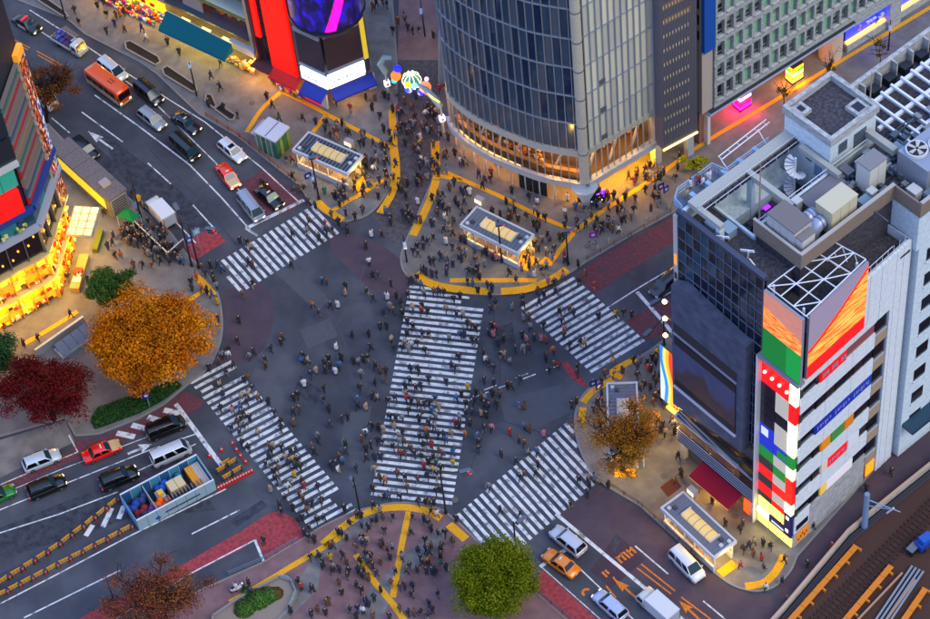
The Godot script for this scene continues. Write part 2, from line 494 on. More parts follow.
	patch("asphalt_patch", [Vector2(-60.09, 25.19), Vector2(-55.56, 23.52), Vector2(-41.76, 18.86), Vector2(-34.75, 16.35), Vector2(-30.82, 24.65), Vector2(-41.23, 24.51), Vector2(-55.46, 27.89), Vector2(-59.95, 29.26)], .003, dark)
	patch("parking_bay", [Vector2(-60.4, 16.1), Vector2(-55.72, 16.51), Vector2(-47.01, 12.65), Vector2(-48.09, 9.29), Vector2(-55.85, 11.04), Vector2(-60.53, 12.08)], .008, paving)
	# the square of patched asphalt with worn orange characters on it
	var sq := grain([Color(.22, .17, .21), Color(.28, .21, .25)], 6.0, .8, .02, 44)
	patch("asphalt_patch", [Vector2(10.18, 38.8), Vector2(13.65, 34.4), Vector2(16.37, 38.12), Vector2(12.29, 41.32)], .009, sq)
	patch("asphalt_patch", [Vector2(12.53, 36.11), Vector2(13.74, 34.55), Vector2(14.29, 35.43), Vector2(13.23, 36.74)], .012, dark)
	# paved squares with a darker stone on the north pavement
	for q in [[Vector2(-21.54, -38.46), Vector2(-19.13, -39.68), Vector2(-15.41, -36.18), Vector2(-18.24, -34.16)], [Vector2(-25.91, -43.73), Vector2(-24.7, -44.26), Vector2(-23.45, -42.77), Vector2(-24.65, -42.24)], [Vector2(-49.34, -56.14), Vector2(-48.54, -56.76), Vector2(-46.64, -54.53), Vector2(-47.44, -53.91)]]:
		patch("paving_square", q, PV + .004, grain([Color(.36, .345, .35), Color(.42, .40, .40)], 5.0, .85, .02, 46))
	# repairs and sealed seams in the asphalt
	var lite := grain([Color(.27, .282, .31), Color(.295, .305, .33)], 14.0, .8, .02, 49)
	for q in [[Vector2(-19.91, .07), Vector2(-16.22, -1.21), Vector2(-15.43, 1.68), Vector2(-19.12, 3.1)],[Vector2(-15.35, 13.49), Vector2(-12.11, 12.52), Vector2(-13.16, 17.43), Vector2(-16.24, 18.4)],[Vector2(2.77, 14.04), Vector2(9.93, 12.93), Vector2(11.22, 16.78), Vector2(3.32, 19.9)],[Vector2(-23.07, -10.17), Vector2(-20.33, -10.7), Vector2(-16.05, -3.99), Vector2(-17.6, -2.36)]]: patch("asphalt_patch", q, .003, lite)
	for q in [[Vector2(-46.57, -33.74), Vector2(-42.71, -28.77), Vector2(-41.17, -29.73), Vector2(-44.76, -34.5)],[Vector2(-20.27, 6.84), Vector2(-17.82, 9.74), Vector2(-18.89, 11.93), Vector2(-21.09, 8.95)],[Vector2(2.66, 3.57), Vector2(5.38, 2.77), Vector2(5.48, 6.28), Vector2(2.79, 6.93)],[Vector2(-48.68, 23.42), Vector2(-42.93, 21.21), Vector2(-42.25, 22.7), Vector2(-47.98, 25.17)],[Vector2(-29.27, 26.25), Vector2(-25.53, 24.05), Vector2(-24.88, 24.97), Vector2(-28.63, 27.44)]]: patch("asphalt_patch", q, .007, dark)
	for q in [[Vector2(-21.56, -10.89), Vector2(-18.94, -6.81), Vector2(-15.14, .81), Vector2(-14.2, 8.52)],[Vector2(-27.56, 10.92), Vector2(-20.25, 6.4), Vector2(-13.4, -3.57), Vector2(-10.32, -12.67)],[Vector2(3.12, -.99), Vector2(3.07, 11.15), Vector2(-1.64, 23.39)],[Vector2(2.47, 16.9), Vector2(9, 20.75), Vector2(13, 25.56)],[Vector2(-37.54, -32.26), Vector2(-31.36, -22.67), Vector2(-26.64, -13.64)],[Vector2(-55.41, 29.91), Vector2(-41.8, 24.42), Vector2(-29.03, 19.33)]]: struct("sealed_seam", band(spline(q, 4), .09, .0085), lite if q.size() == 4 else dark)
	# manhole covers
	var mh := MB.new()
	mh.cyl(Vector3(0, 0, 0), Vector3(0, .012, 0), .42, 14)
	var mm := mh.mesh()
	for q in [Vector3(-3.84, 0, 3.93),Vector3(-31.13, 0, -21.8),Vector3(20.61, 0, -2.47),Vector3(17.01, 0, -3.67),Vector3(22.61, 0, .51),Vector3(14.38, 0, .77),Vector3(-27.07, 0, -2.28),Vector3(-16.83, 0, 9),Vector3(4.01, 0, 24.23),Vector3(21.73, 0, 42.93)]:
		var o := struct("manhole_cover", mm, grain([Color(.2, .2, .21), Color(.3, .29, .28)], .6, .6, .06, 47), Transform3D(Basis.IDENTITY, q))
	for q in [Vector3(-14.93, .13, -30.85),Vector3(-24.14, .13, -38.23),Vector3(21.8, .13, 27.79),Vector3(20.02, .13, 27.53),Vector3(27.03, .13, 34.02),Vector3(-45.49, .13, -18.83),Vector3(-46.09, .13, -9.06),Vector3(-3.71, .13, 27.34)]:
		struct("manhole_cover", mm, grain([Color(.3, .29, .28), Color(.4, .38, .36)], .6, .6, .06, 48), Transform3D(Basis.IDENTITY, q))

# a crosswalk between two kerbs: a is the first stripe's end on one side, b the last one's on the same side, s runs along the stripes
func crosswalk(label: String, a: Vector2, b: Vector2, s: Vector2, count: int, cuts := {}):
	var o := Node3D.new()
	o.name = numbered("crosswalk")
	add_child(o)
	o.set_meta("kind", "structure")
	var d := s.normalized()
	var l := s.length()
	var across := Vector2(-d.y, d.x)
	var step := (b - a) / float(count - 1)
	var wd := absf(step.dot(across)) * .5
	for i in count:
		var f0 := .0; var f1 := 1.0
		if cuts.has(i): f0 = cuts[i][0]; f1 = cuts[i][1]
		var p0: Vector2 = a + step * i + d * l * f0
		var L1 := l * (f1 - f0)
		var m := MB.new()
		var w2 := wd * rng.randf_range(.94, 1.04) / 2
		# slightly ragged paint edges
		var N := 7
		for k in N:
			var t0 := L1 * k / N; var t1 := L1 * (k + 1) / N
			var e := [p0 + d * t0, p0 + d * t1]
			var j0 := w2 + (sin(i * 3.1 + k * 2.3) * .012); var j1 := w2 + (sin(i * 3.1 + (k + 1) * 2.3) * .012)
			var q := [e[0] - across * j0, e[1] - across * j1, e[1] + across * j1, e[0] + across * j0]
			m.quad(Vector3(q[0].x, .012, q[0].y), Vector3(q[3].x, .012, q[3].y), Vector3(q[2].x, .012, q[2].y), Vector3(q[1].x, .012, q[1].y))
		part(o, "stripe", m.mesh(), paint)

func line(pts: Array, w := .16, dash := .0, gap := .0, m: Material = null, y := .014):
	return struct("lane_line", band(pts, w, y, dash, gap), paint if m == null else m)

func tactile(pts: Array, w := .6):
	return struct("tactile_paving", band(spline(pts, 5) if pts.size() > 2 else pts, w, PV + .012), paint_yellow)

func markings():
	# middle crosswalk, numbered from its far end
	crosswalk("middle", Vector2(-6.69, -3.06), Vector2(-13.09, 25), Vector2(2.35, -.41) - Vector2(-6.69, -3.06), 33, {0: [.0, .7]})
	crosswalk("middle", Vector2(-6.33, -4.59), Vector2(-6.51, -3.84), Vector2(2.61, -2) - Vector2(-6.38, -4.67), 2, {0: [.0, .45], 1: [.0, .8]})
	# north-west
	crosswalk("north west", Vector2(-29.61, -11.93), Vector2(-17.43, -19.38), Vector2(-25.79, -7.36) - Vector2(-28.78, -12.44), 17, {0: [.45, .95]})
	# west
	crosswalk("west", Vector2(-33.24, 6.06), Vector2(-19.88, 29.46), Vector2(-28.18, 3.6) - Vector2(-33.16, 6.07), 29, {2: [.05, .33], 25: [.0, .72], 26: [.0, .75]})
	# east
	crosswalk("east", Vector2(13.56, -2.83), Vector2(20.48, 7.81), Vector2(13.66, 11.57) - Vector2(20.48, 7.81), 15, {})
	# south-east
	crosswalk("south east", Vector2(-3.56, 29.14), Vector2(9.83, 18.53), Vector2(6.37, 31.97) - Vector2(2.11, 24.58), 20, {18: [.0, .4], 19: [.0, .2]})
	# stop lines and lane lines, north-west road
	line([Vector2(-25.76, -17.02), Vector2(-18.32, -20.56)], .5)
	line([Vector2(-25.76, -17.02), Vector2(-24.33, -15.56)], .3)
	line([Vector2(-53.46, -60.69), Vector2(-45.96, -52.71), Vector2(-41.04, -47.21), Vector2(-30.35, -36), Vector2(-23.34, -26.81), Vector2(-18.85, -20.15)], .17)
	line([Vector2(-44.63, -43.23), Vector2(-38.78, -36.51), Vector2(-32.47, -28.82), Vector2(-28.58, -22.56), Vector2(-25.04, -16.33), Vector2(-24.33, -15.56)], .2)
	line([Vector2(-41.84, -46.61), Vector2(-37.41, -41.48), Vector2(-29.27, -28.81), Vector2(-25.57, -22.07)], .16)
	line([Vector2(-46.33, -40.44), Vector2(-41.01, -34.23)], .18); line([Vector2(-37.83, -30.04), Vector2(-34.96, -25.97)], .18); line([Vector2(-32.26, -21.98), Vector2(-29.74, -17.74)], .18); line([Vector2(-34.46, -19.49), Vector2(-32.05, -15.65)], .16)
	line([Vector2(-50.25, -40.02), Vector2(-47.88, -36.95)], .16); line([Vector2(-51.77, -56.17), Vector2(-49.32, -53.48)], .16)
	for q in [[Vector2(-55.4, -55.27), Vector2(-53.35, -53.41)], [Vector2(-54.98, -54.44), Vector2(-53.61, -53.08)], [Vector2(-52.4, -52.68), Vector2(-49.02, -49.49)], [Vector2(-52.25, -51.91), Vector2(-49.55, -49.4)]]:
		line(q, .15, .0, .0, paint_orange)
	# west road
	line([Vector2(-35.06, 8.9), Vector2(-29.94, 18.63)], .55)
	line([Vector2(-59.04, 22.32), Vector2(-55.62, 21.02), Vector2(-44.08, 17.1), Vector2(-38.23, 15.12), Vector2(-32.82, 13.62)], .16)
	line([Vector2(-58.95, 25.08), Vector2(-55.54, 24.21), Vector2(-48.69, 22.59), Vector2(-42.01, 20.51)], .16)
	line([Vector2(-39.9, 18), Vector2(-32.86, 15.06)], .14)
	line([Vector2(-58.63, 35.39), Vector2(-55.32, 33.77), Vector2(-48.62, 30.62), Vector2(-40.68, 26.78), Vector2(-29.58, 21.92)], .18)
	line([Vector2(-52.59, 35.98), Vector2(-41.74, 31.21)], .18); line([Vector2(-33.64, 27.53), Vector2(-28.09, 25.05)], .18)
	line([Vector2(-26.55, 29.37), Vector2(-34, 32.85), Vector2(-43.01, 37.86)], .17)
	line([Vector2(-26.55, 29.37), Vector2(-25.47, 33.15)], .3)
	line([Vector2(-60.3, 18.94), Vector2(-55.7, 17.51), Vector2(-46.65, 14.15), Vector2(-47.72, 11.53)], .15)
	line([Vector2(-59.11, 19.95), Vector2(-55.67, 18.92), Vector2(-48.74, 16.41), Vector2(-38.79, 13.3), Vector2(-34.88, 11.57)], .12)
	for q in [[Vector2(-42.07, 12.09),Vector2(-39.96, 12.98)],[Vector2(-40.3, 11.19),Vector2(-38.54, 12.04)],[Vector2(-38.4, 10.31),Vector2(-36.88, 11.12)],[Vector2(-36.5, 9.57),Vector2(-34.62, 10.36)]]:
		line(q, .75)
	for q in [[Vector2(-45.69, 26.05),Vector2(-44.89, 24.66)],[Vector2(-43.75, 25.1),Vector2(-42.71, 22.63)],[Vector2(-41.92, 24.27),Vector2(-41.33, 22.56)]]:
		line(q, .6)
	# direction arrows
	arrow(Vector2(-40.8, 15.31), Vector2(-37.99, 14.29), 1.4, paint)
	arrow(Vector2(-42.31, -33.22), Vector2(-45.54, -36.92), 1.2, paint)
	# east road
	line([Vector2(16.82, 2.39), Vector2(21.14, -.19), Vector2(25.35, -2.51), Vector2(29.05, -4.46)], .17)
	line([Vector2(20.68, .52), Vector2(23.38, 6.02), Vector2(24.26, 8.13)], .45)
	line([Vector2(21.94, 2.73), Vector2(27.2, -.33)], .14)
	line([Vector2(-1.18, 13.74), Vector2(-.07, 13.17), Vector2(10.27, 10.02)], .16, 1.7, 1.3)
	line([Vector2(1.07, 12.32), Vector2(8.5, 10.05)], .14, 1.6, 2.4)
	# south road
	line([Vector2(7.36, 30.79), Vector2(19.98, 47.28)], .42)
	line([Vector2(8.94, 38.1), Vector2(14.65, 46.53)], .16)
	line([Vector2(4.79, 37.5), Vector2(6.35, 36.54), Vector2(8.15, 35.47)], .45)
	line([Vector2(15.52, 36.27), Vector2(18.59, 40.41)], .17); line([Vector2(21.84, 44.36), Vector2(24.46, 47.79)], .17)
	line([Vector2(5, 37.6), Vector2(10.48, 45.05), Vector2(14.13, 50.23)], .12)
	for q in [[Vector2(15.34, 39.15),Vector2(18.54, 42.99)],[Vector2(15.85, 38.7),Vector2(19.03, 42.68)],[Vector2(19.56, 43.53),Vector2(22.52, 47.01)],[Vector2(12.58, 39.93),Vector2(13.33, 41.73)],[Vector2(11.67, 40.98),Vector2(12.55, 42.65)]]:
		line(q, .18, .0, .0, paint_orange)
	arrow(Vector2(14.7, 42.96), Vector2(12.85, 40.36), 1.1, paint_orange)
	arrow(Vector2(21.15, 46.69), Vector2(19.27, 44), 1.1, paint_orange)
	# worn orange characters, strokes as they stand on the road
	for q in [[Vector2(13.25, 37.4),Vector2(13.8, 38.27)],[Vector2(13.74, 37.08),Vector2(14.29, 37.95)],[Vector2(13.32, 37.68),Vector2(13.97, 36.98)],[Vector2(14.1, 36.87),Vector2(14.76, 37.75)],[Vector2(14.46, 36.65),Vector2(15.12, 37.54)],[Vector2(14.63, 37.07),Vector2(15.03, 36.6)],[Vector2(14.95, 36.33),Vector2(15.5, 37.2)],[Vector2(11.47, 39.12),Vector2(11.93, 39.84)],[Vector2(11.83, 38.91),Vector2(12.2, 39.49)]]:
		line(q, .24, .0, .0, paint_orange)
	var turn := []
	for k in 9: turn.append(Vector2(9.45, 41.5) + Vector2(cos(k * .42 + 2.2), sin(k * .42 + 2.2)) * .42)
	line(turn, .28, .0, .0, paint_orange)
	# tactile paving on the kerbs
	tactile([Vector2(-16.72, -19.97), Vector2(-15.56, -18.28), Vector2(-13.68, -16.32)], 1.0)
	tactile([Vector2(-15.21, -17.89), Vector2(-13.12, -19.22), Vector2(-10.77, -20.52), Vector2(-8.14, -22.11), Vector2(-6.48, -22.35)])
	tactile([Vector2(-14.59, -34.62), Vector2(-11.78, -32.03), Vector2(-7.67, -28.38), Vector2(-6.45, -27.66)]); tactile([Vector2(-20.18, -39.67), Vector2(-17.3, -37.21), Vector2(-14.59, -34.62)]); tactile([Vector2(-14.59, -34.62), Vector2(-16.56, -31.77)]); tactile([Vector2(-20.18, -39.67), Vector2(-22.91, -36.9), Vector2(-25.01, -33.17)])
	tactile([Vector2(-6.22, -34.11), Vector2(-6.33, -30.95), Vector2(-6.44, -27.83)], .9); tactile([Vector2(-6.53, -27.5), Vector2(-6.46, -25.07), Vector2(-6.6, -22.37)], 1.1); tactile([Vector2(-6.63, -22.04), Vector2(-7.45, -19.47), Vector2(-9.04, -16.73)], 1.0)
	tactile([Vector2(-1.21, -27.66), Vector2(-1.36, -24.58), Vector2(-1.65, -21.22)], 1.1); tactile([Vector2(-1.66, -21.06), Vector2(-2.69, -17.87), Vector2(-5.26, -12.51)], 1.0)
	tactile([Vector2(-1.47, -21.87), Vector2(1.56, -20.53)]); tactile([Vector2(-.53, -22.4), Vector2(1.81, -20.49), Vector2(6, -17.13), Vector2(10.54, -13.09), Vector2(14.5, -10)]); tactile([Vector2(14.5, -10), Vector2(12.49, -7.58), Vector2(10.73, -5.14)])
	tactile([Vector2(14.5, -10), Vector2(18.58, -12.94), Vector2(23.32, -15.82), Vector2(27.75, -18.79)]); tactile([Vector2(27.75, -18.79), Vector2(31.68, -21.55), Vector2(40.07, -26.38), Vector2(54.42, -34.66), Vector2(65.5, -41.05)], .55)
	tactile([Vector2(-5.25, -6.55), Vector2(-4.28, -4.98), Vector2(-2.08, -3.68), Vector2(.87, -2.75), Vector2(3.12, -2.24)], 1.1); tactile([Vector2(4.55, -2.01), Vector2(7.45, -1.87), Vector2(10.33, -2.67), Vector2(12.81, -4.18)], 1.1)
	tactile([Vector2(-1.39, -4.68), Vector2(9.03, -3.04)], .7); tactile([Vector2(8.49, -8.05), Vector2(7.36, -5.52)], .9); tactile([Vector2(9.77, -5.29), Vector2(10.74, -6.25)], .9)
	tactile([Vector2(16.12, 13.14), Vector2(13.73, 14.39), Vector2(12.26, 15.92)], .8); tactile([Vector2(19.19, 10.5), Vector2(16.28, 11.98), Vector2(17.2, 13.01)], .8); tactile([Vector2(12.17, 16.63), Vector2(11.66, 18.86)], .8)
	tactile([Vector2(26.62, 43.24), Vector2(28.51, 43.13), Vector2(30.14, 41.93), Vector2(31.49, 39.91)], .9)
	tactile([Vector2(-18.96, 31.15), Vector2(-16.34, 28.96), Vector2(-13.4, 27.48), Vector2(-11.34, 27.3), Vector2(-9.09, 27.56), Vector2(-6.89, 28.43), Vector2(-5.51, 29.59)], .9)
	tactile([Vector2(-9.02, 28.12), Vector2(-10.15, 32.42), Vector2(-11.68, 39.2)], .7); tactile([Vector2(-15.36, 33.01), Vector2(-13.51, 36.98), Vector2(-11.94, 39.68), Vector2(-10.51, 42.59)], .7); tactile([Vector2(-29.66, 37.29), Vector2(-26.02, 35.45), Vector2(-21.65, 33.03), Vector2(-16.41, 30.17)], .7)
	tactile([Vector2(-4.69, 30.52), Vector2(-2.99, 32.79)], 1.0)
	tactile([Vector2(-32.19, -10.17), Vector2(-31.01, -8.55), Vector2(-30.08, -6.82)], .9); tactile([Vector2(-33.52, -6.25), Vector2(-31.03, -7.91)], .6); tactile([Vector2(-53.15, -2.91), Vector2(-50.37, -4.5), Vector2(-46.73, -6.9)], .6)

func arrow(tail: Vector2, tip: Vector2, w: float, m: Material):
	var d := (tip - tail).normalized()
	var q := Vector2(-d.y, d.x)
	var l := tail.distance_to(tip)
	var P := [tail - q * w * .12, tail + d * l * .55 - q * w * .12, tail + d * l * .5 - q * w * .5, tip, tail + d * l * .5 + q * w * .5, tail + d * l * .55 + q * w * .12, tail + q * w * .12]
	return struct("road_arrow", prism_mesh(P, .016, .016), m)


# ---------------------------------------------------------------- the glass tower with the curved front
func tower_block():
	var curve := spline([Vector2(1.03, -27.43), Vector2(1.26, -25.84), Vector2(2.34, -23.95), Vector2(3.68, -22.2), Vector2(5.37, -20.4), Vector2(7.09, -18.94), Vector2(9.15, -17.35), Vector2(11.44, -15.82), Vector2(14.02, -14.65), Vector2(16.48, -13.68)], 6)
	var corner: Vector2 = curve[-1]
	var rend: Vector2 = Vector2(26.42, -19.58)
	var backr: Vector2 = rend + Vector2(3.5, -22); var backl: Vector2 = curve[0] + Vector2(4.0, -20)
	var top := 52.0
	var t := thing("glass_tower", "tall glass tower with a curved dark glass front and a pale flat side", "building", Vector3(corner.x, 0, corner.y))
	var pts := resample(curve, 21)
	var cream := grain([Color(.62, .61, .56), Color(.72, .70, .63)], 5.0, .6, .02, 61)
	var frame := mat(Color(.62, .66, .70), .35, .5)
	var inside := mat(Color(.10, .11, .14), .9)
	# core behind the glass
	var inner := []
	for q in pts: inner.append(q)
	inner.append(rend); inner.append(backr); inner.append(backl)
	var cen := Vector2(15, -28)
	var core := []
	for q in inner: core.append(q + (cen - q).normalized() * .55)
	part(t, "core", prism_mesh(core, 9.9, top, true), inside)
	part(t, "roof", prism_mesh(inner, top, top + .5, true), concrete)
	# storeys of dark panes on the curve
	var darks := [mat(Color(.13, .19, .27), .06), mat(Color(.16, .24, .31), .05), mat(Color(.20, .27, .34), .07), mat(Color(.29, .32, .36), .12), mat(Color(.10, .16, .26), .05)]
	var sh := 4.75
	for r in 9:
		var y0 := 10.2 + sh * r
		for i in 21:
			var F := FT(pts[i], pts[i + 1])
			var w: float = pts[i].distance_to(pts[i + 1])
			var k: int = (i * 7 + r * 3) % 5
			if i < 5: k = 3 if (i + r) % 2 else 2
			if r == 0: k = 3
			# each pane tilts by a hair, as real panes do, so that reflections break from pane to pane
			var o := fbox(t, "pane", F, .04, w - .04, y0 + .06, y0 + sh - .1, -.16, -.1, darks[k])
			o.rotate_object_local(Vector3.UP, rng.randf_range(-.012, .012)); o.rotate_object_local(Vector3.RIGHT, rng.randf_range(-.008, .008))
		part(t, "floor_rail", wall_band(pts, y0 + sh - .09, y0 + sh + .05, .18, .10), frame)
	for i in 22:
		var F := FT(pts[min(i, 20)], pts[min(i, 20) + 1])
		F.origin = Vector3(pts[i].x, 0, pts[i].y)
		fbox(t, "mullion", F, -.035, .035, 4.7, top, -.1, .14, frame)
	part(t, "sill_band", wall_band(pts, 9.2, 10.2, .3, .16), cream)
	part(t, "balcony_band", wall_band(pts, 3.7, 4.7, .5, .42), pale_metal)
	part(t, "balcony_lip", wall_band(pts, 4.7, 4.78, .12, .52), frame)
	# pale flat side: columns of milky panels
	var S := FT(corner, rend)
	var sl := corner.distance_to(rend)
	var pale := [mat(Color(.76, .75, .69), .5), mat(Color(.80, .78, .71), .5), mat(Color(.77, .78, .69), .5), mat(Color(.70, .70, .66), .5), mat(Color(.82, .81, .73), .5)]
	var lit := glow(Color(.72, .78, .52), .32)
	for r in 9:
		var y0 := 10.2 + sh * r
		for i in 11:
			var x0 := .75 + (sl - 1.5) * i / 11.0; var x1 := .75 + (sl - 1.5) * (i + 1) / 11.0
			var m: Material = pale[rng.randi() % 5]
			if r >= 5 and i >= 4 and i <= 8 and (i + r) % 3 != 0: m = lit
			if (i == 2 and r < 3): fbox(t, "vent_panel", S, x0 + .1, x1 + .15, y0 + .2, y0 + .9, -.06, .03, mat(Color(.33, .34, .35), .6))
			fbox(t, "lit_window" if m == lit else "panel", S, x0 + .03, x1 - .03, y0 + .05, y0 + sh - .1, -.2, -.12, m)
		fbox(t, "floor_rail", S, .6, sl - .6, y0 + sh - .1, y0 + sh + .05, -.2, .06, frame)
	for i in 12:
		var x := .75 + (sl - 1.5) * i / 11.0
		fbox(t, "mullion", S, x - .04, x + .04, 4.7, top, -.12, .12, frame)
	fbox(t, "sill_band", S, .5, sl, 9.3, 10.2, -.3, .1, cream)
	fbox(t, "balcony_band", S, .3, sl, 3.7, 4.7, -.5, .4, pale_metal)
	# corner column and end column
	for q in [[.0, .62], [sl - .45, .7]]:
		var m := MB.new()
		var o: Vector3 = S * Vector3(q[0], 4.7, -.25)
		if q[0] < 1.0:
			m.cyl(o, Vector3(o.x, top, o.z), q[1], 14)
			part(t, "corner_column", m.mesh(), cream)
			for j in 10:
				var r2 := MB.new()
				r2.cyl(Vector3(o.x, 9.9 + j * sh, o.z), Vector3(o.x, 10.05 + j * sh, o.z), q[1] + .05, 14)
				part(t, "column_ring", r2.mesh(), steel)
		else:
			fbox(t, "end_column", S, sl - .9, sl + .1, .13, top, -.9, .12, pale_metal)
	# lit café storey between 4.7 and 9.2
	var warm := Color(1.0, .74, .34)
	part(t, "cafe_floor", prism_mesh(core, 4.2, 4.6, true), mat(Color(.36, .27, .18), .5))
	var back_pts := []
	for q in pts: back_pts.append(q + (cen - q).normalized() * 2.6)
	part(t, "cafe_back_wall", wall_band(back_pts, 4.6, 9.9, .2), grain([Color(.20, .15, .11), Color(.46, .35, .24), Color(.66, .54, .38)], 2.4, .7, .05, 63))
	var S2 := FT(corner + (cen - corner).normalized() * 4.2, rend + (cen - rend).normalized() * 4.2)
	fbox(t, "cafe_back_wall", S2, 0, 9.5, 4.6, 9.9, -.2, 0, grain([Color(.20, .15, .11), Color(.58, .46, .32)], 2.4, .7, .05, 64))
	var counter := mat(Color(.66, .48, .28), .5)
	for i in range(1, 20):
		var F := FT(pts[i], pts[i + 1])
		var w: float = pts[i].distance_to(pts[i + 1])
		fbox(t, "counter_top", F, .0, w, 5.55, 5.62, -1.1, -.55, counter)
		fbox(t, "counter_lamp", F, w * .2, w * .8, 8.9, 9.0, -2.3, -1.6, glow(warm, 2.2))
		if i % 2 == 0:
			fbox(t, "stool", F, .2, .55, 4.6, 5.25, -1.7, -1.35, mat(Color(.2, .14, .1), .7))
	for i in 7:
		var a: float = i * 1.5
		fbox(t, "counter_lamp", S, .8 + a, 1.5 + a, 8.9, 9.0, -2.6, -1.9, glow(warm, 2.2))
	# white diagonal braces behind the café glass
	for i in [2, 5, 8, 11, 14, 17]:
		var m := MB.new()
		var a: Vector2 = pts[i] + (cen - pts[i]).normalized() * 1.5
		var b: Vector2 = pts[i + 2] + (cen - pts[i + 2]).normalized() * 1.5
		m.tube([Vector3(a.x, 4.6, a.y), Vector3(b.x, 9.6, b.y)], [.16, .16], 6)
		part(t, "brace", m.mesh(), mat(Color(.75, .72, .66), .5))
	for x in [1.2, 4.6, 8.0]:
		var m := MB.new()
		m.tube([S * Vector3(x, 4.6, -1.2), S * Vector3(x + 1.9, 9.6, -1.2)], [.2, .2], 6)
		part(t, "brace", m.mesh(), mat(Color(.75, .72, .66), .5))
	goods(t, FT(back_pts[2], back_pts[12]), .3, 12, 4.8, 8.4, .7, [Color(.8, .5, .2), Color(.3, .2, .15), Color(.9, .8, .6), Color(.15, .1, .1), Color(.6, .2, .1)], 130)
	goods(t, S2, .3, 9, 4.8, 8.4, .5, [Color(.8, .5, .2), Color(.3, .2, .15), Color(.9, .8, .6), Color(.15, .1, .1), Color(.6, .2, .1)], 90)
	for i in [2, 7, 12, 17, 20]:
		var q: Vector2 = pts[i] + (cen - pts[i]).normalized() * 2.0
		omni(t, Vector3(q.x, 8.4, q.y), warm, 4.5, .4)
	for x in [3.0, 8.5]: omni(t, S * Vector3(x, 8.4, -2.2), warm, 5.0, .4)
	# ground floor: shop glass set back under the balcony band, orange light on the floor at the corner
	var shop := []
	for i in range(1, 19): shop.append(pts[i] + (cen - pts[i]).normalized() * .35)
	for i in range(0, 17):
		var F := FT(shop[i], shop[i + 1])
		var w: float = shop[i].distance_to(shop[i + 1])
		var dark: bool = i >= 11 and i <= 14
		fbox(t, "shop_window", F, .05, w - .05, .2, 3.6, -.06, 0, mat(Color(.08, .12, .15), .08) if dark else glass(Color(.8, .7, .5), .12))
		if i % 2 == 0: fbox(t, "shop_post", F, -.08, .08, .13, 3.7, -.08, .1, pale_metal)
		if not dark: fbox(t, "shop_lamp", F, .1, w - .1, 3.3, 3.4, -1.2, -.5, glow(warm, 2.0))
	var sback := []
	for i in range(0, 21): sback.append(pts[i] + (cen - pts[i]).normalized() * 2.8)
	part(t, "shop_back_wall", wall_band(sback, .1, 4.2, .2), grain([Color(.35, .18, .08), Color(.62, .38, .18), Color(.75, .55, .3)], 2.0, .7, .05, 66))
	goods(t, FT(shop[0], shop[8]), .4, 7.5, .3, 2.4, -1.6, [Color(.85, .55, .2), Color(.3, .15, .1), Color(.9, .8, .6), Color(.75, .15, .1)], 70)
	for i in [2, 6, 9, 16]: omni(t, Vector3(shop[i].x, 2.9, shop[i].y) + Vector3(.3, 0, -1.4), warm, 4.0, .3)
	var m2 := MB.new()   # the flared corner foot
	var cp: Vector3 = S * Vector3(.0, 0, -.3)
	m2.tube([Vector3(cp.x, .13, cp.z), Vector3(cp.x, 1.4, cp.z), Vector3(cp.x, 3.9, cp.z)], [.55, .6, 1.7], 10)
	part(t, "corner_foot", m2.mesh(), pale_metal)
	for x in [.9, 3.2, 5.5, 7.8, 10.0]:
		fbox(t, "soffit_lamp", S, x, x + .7, 3.62, 3.68, -2.2, -1.2, glow(Color(1.0, .62, .12), 3.0))
	for x in [2.0, 5.5, 9.0]:
		omni(t, S * Vector3(x, 3.2, -.9), Color(1.0, .70, .06), 17.0, .5)
	part(t, "entrance_back_wall", prism_mesh([S2 * Vector3(.2, 0, -.4), S2 * Vector3(10, 0, -.4), S2 * Vector3(10, 0, -1), S2 * Vector3(.2, 0, -1)].map(func(q): return Vector2(q.x, q.z)), .13, 4.2), grain([Color(.30, .2, .15), Color(.5, .36, .25)], 3.0, .7, .04, 67))
	fbox(t, "soffit", S, .2, sl - .2, 3.7, 3.76, -5.5, -.4, mat(Color(.55, .5, .45), .8))

	# ---- the dark louvred block beside it
	var LV := FT(Vector2(26.47, -17.77), Vector2(31.1, -20.13))
	var ll := 5.2
	var b := thing("louvre_block", "dark grey ribbed block with rows of small slots beside the glass tower", "building", LV.origin)
	var rib := mat(Color(.40, .40, .44), .5, .1)
	fbox(b, "wall", LV, 0, ll, 4.3, 50, -16, 0, rib)
	fbox(b, "wall_base", LV, .2, ll - .2, .13, 4.2, -14, -3.0, mat(Color(.35, .30, .26), .8))
	for i in 26:
		var x := ll * (i + .5) / 26.0
		fbox(b, "rib", LV, x - .03, x + .03, 4.3, 50, 0, .07, rib)
	var slot_m := MB.new()
	for r in 18:
		for i in 9:
			slot_m.bx(Vector3(.35 + i * (ll - 1.3) / 9.0, 7.0 + r * 2.35, .05), Vector3(.5 + i * (ll - 1.3) / 9.0, 7.55 + r * 2.35, .1), LV)
	var so := part(b, "slots", slot_m.mesh(), mat(Color(.70, .64, .52), .5))
	so.set_meta("kind", "stuff")
	for r in 3: fbox(b, "warm_panel", LV, .3, ll - .9, 25.6 + r * 2.35, 26.6 + r * 2.35, .05, .085, mat(Color(.45, .36, .30), .5))
	fbox(b, "edge_light", LV, 0, ll, 4.2, 4.42, .05, .2, glow(Color(1.0, .85, .45), 2.2))
	fbox(b, "column", LV, ll - 1.2, ll - .3, .13, 4.2, -1.2, -.3, pale_metal)
	area(b, LV * Transform3D(Basis(Vector3.RIGHT, -PI / 2), Vector3(ll / 2, 4.1, -.6)), ll, .6, Color(1.0, .82, .45), 3.0)

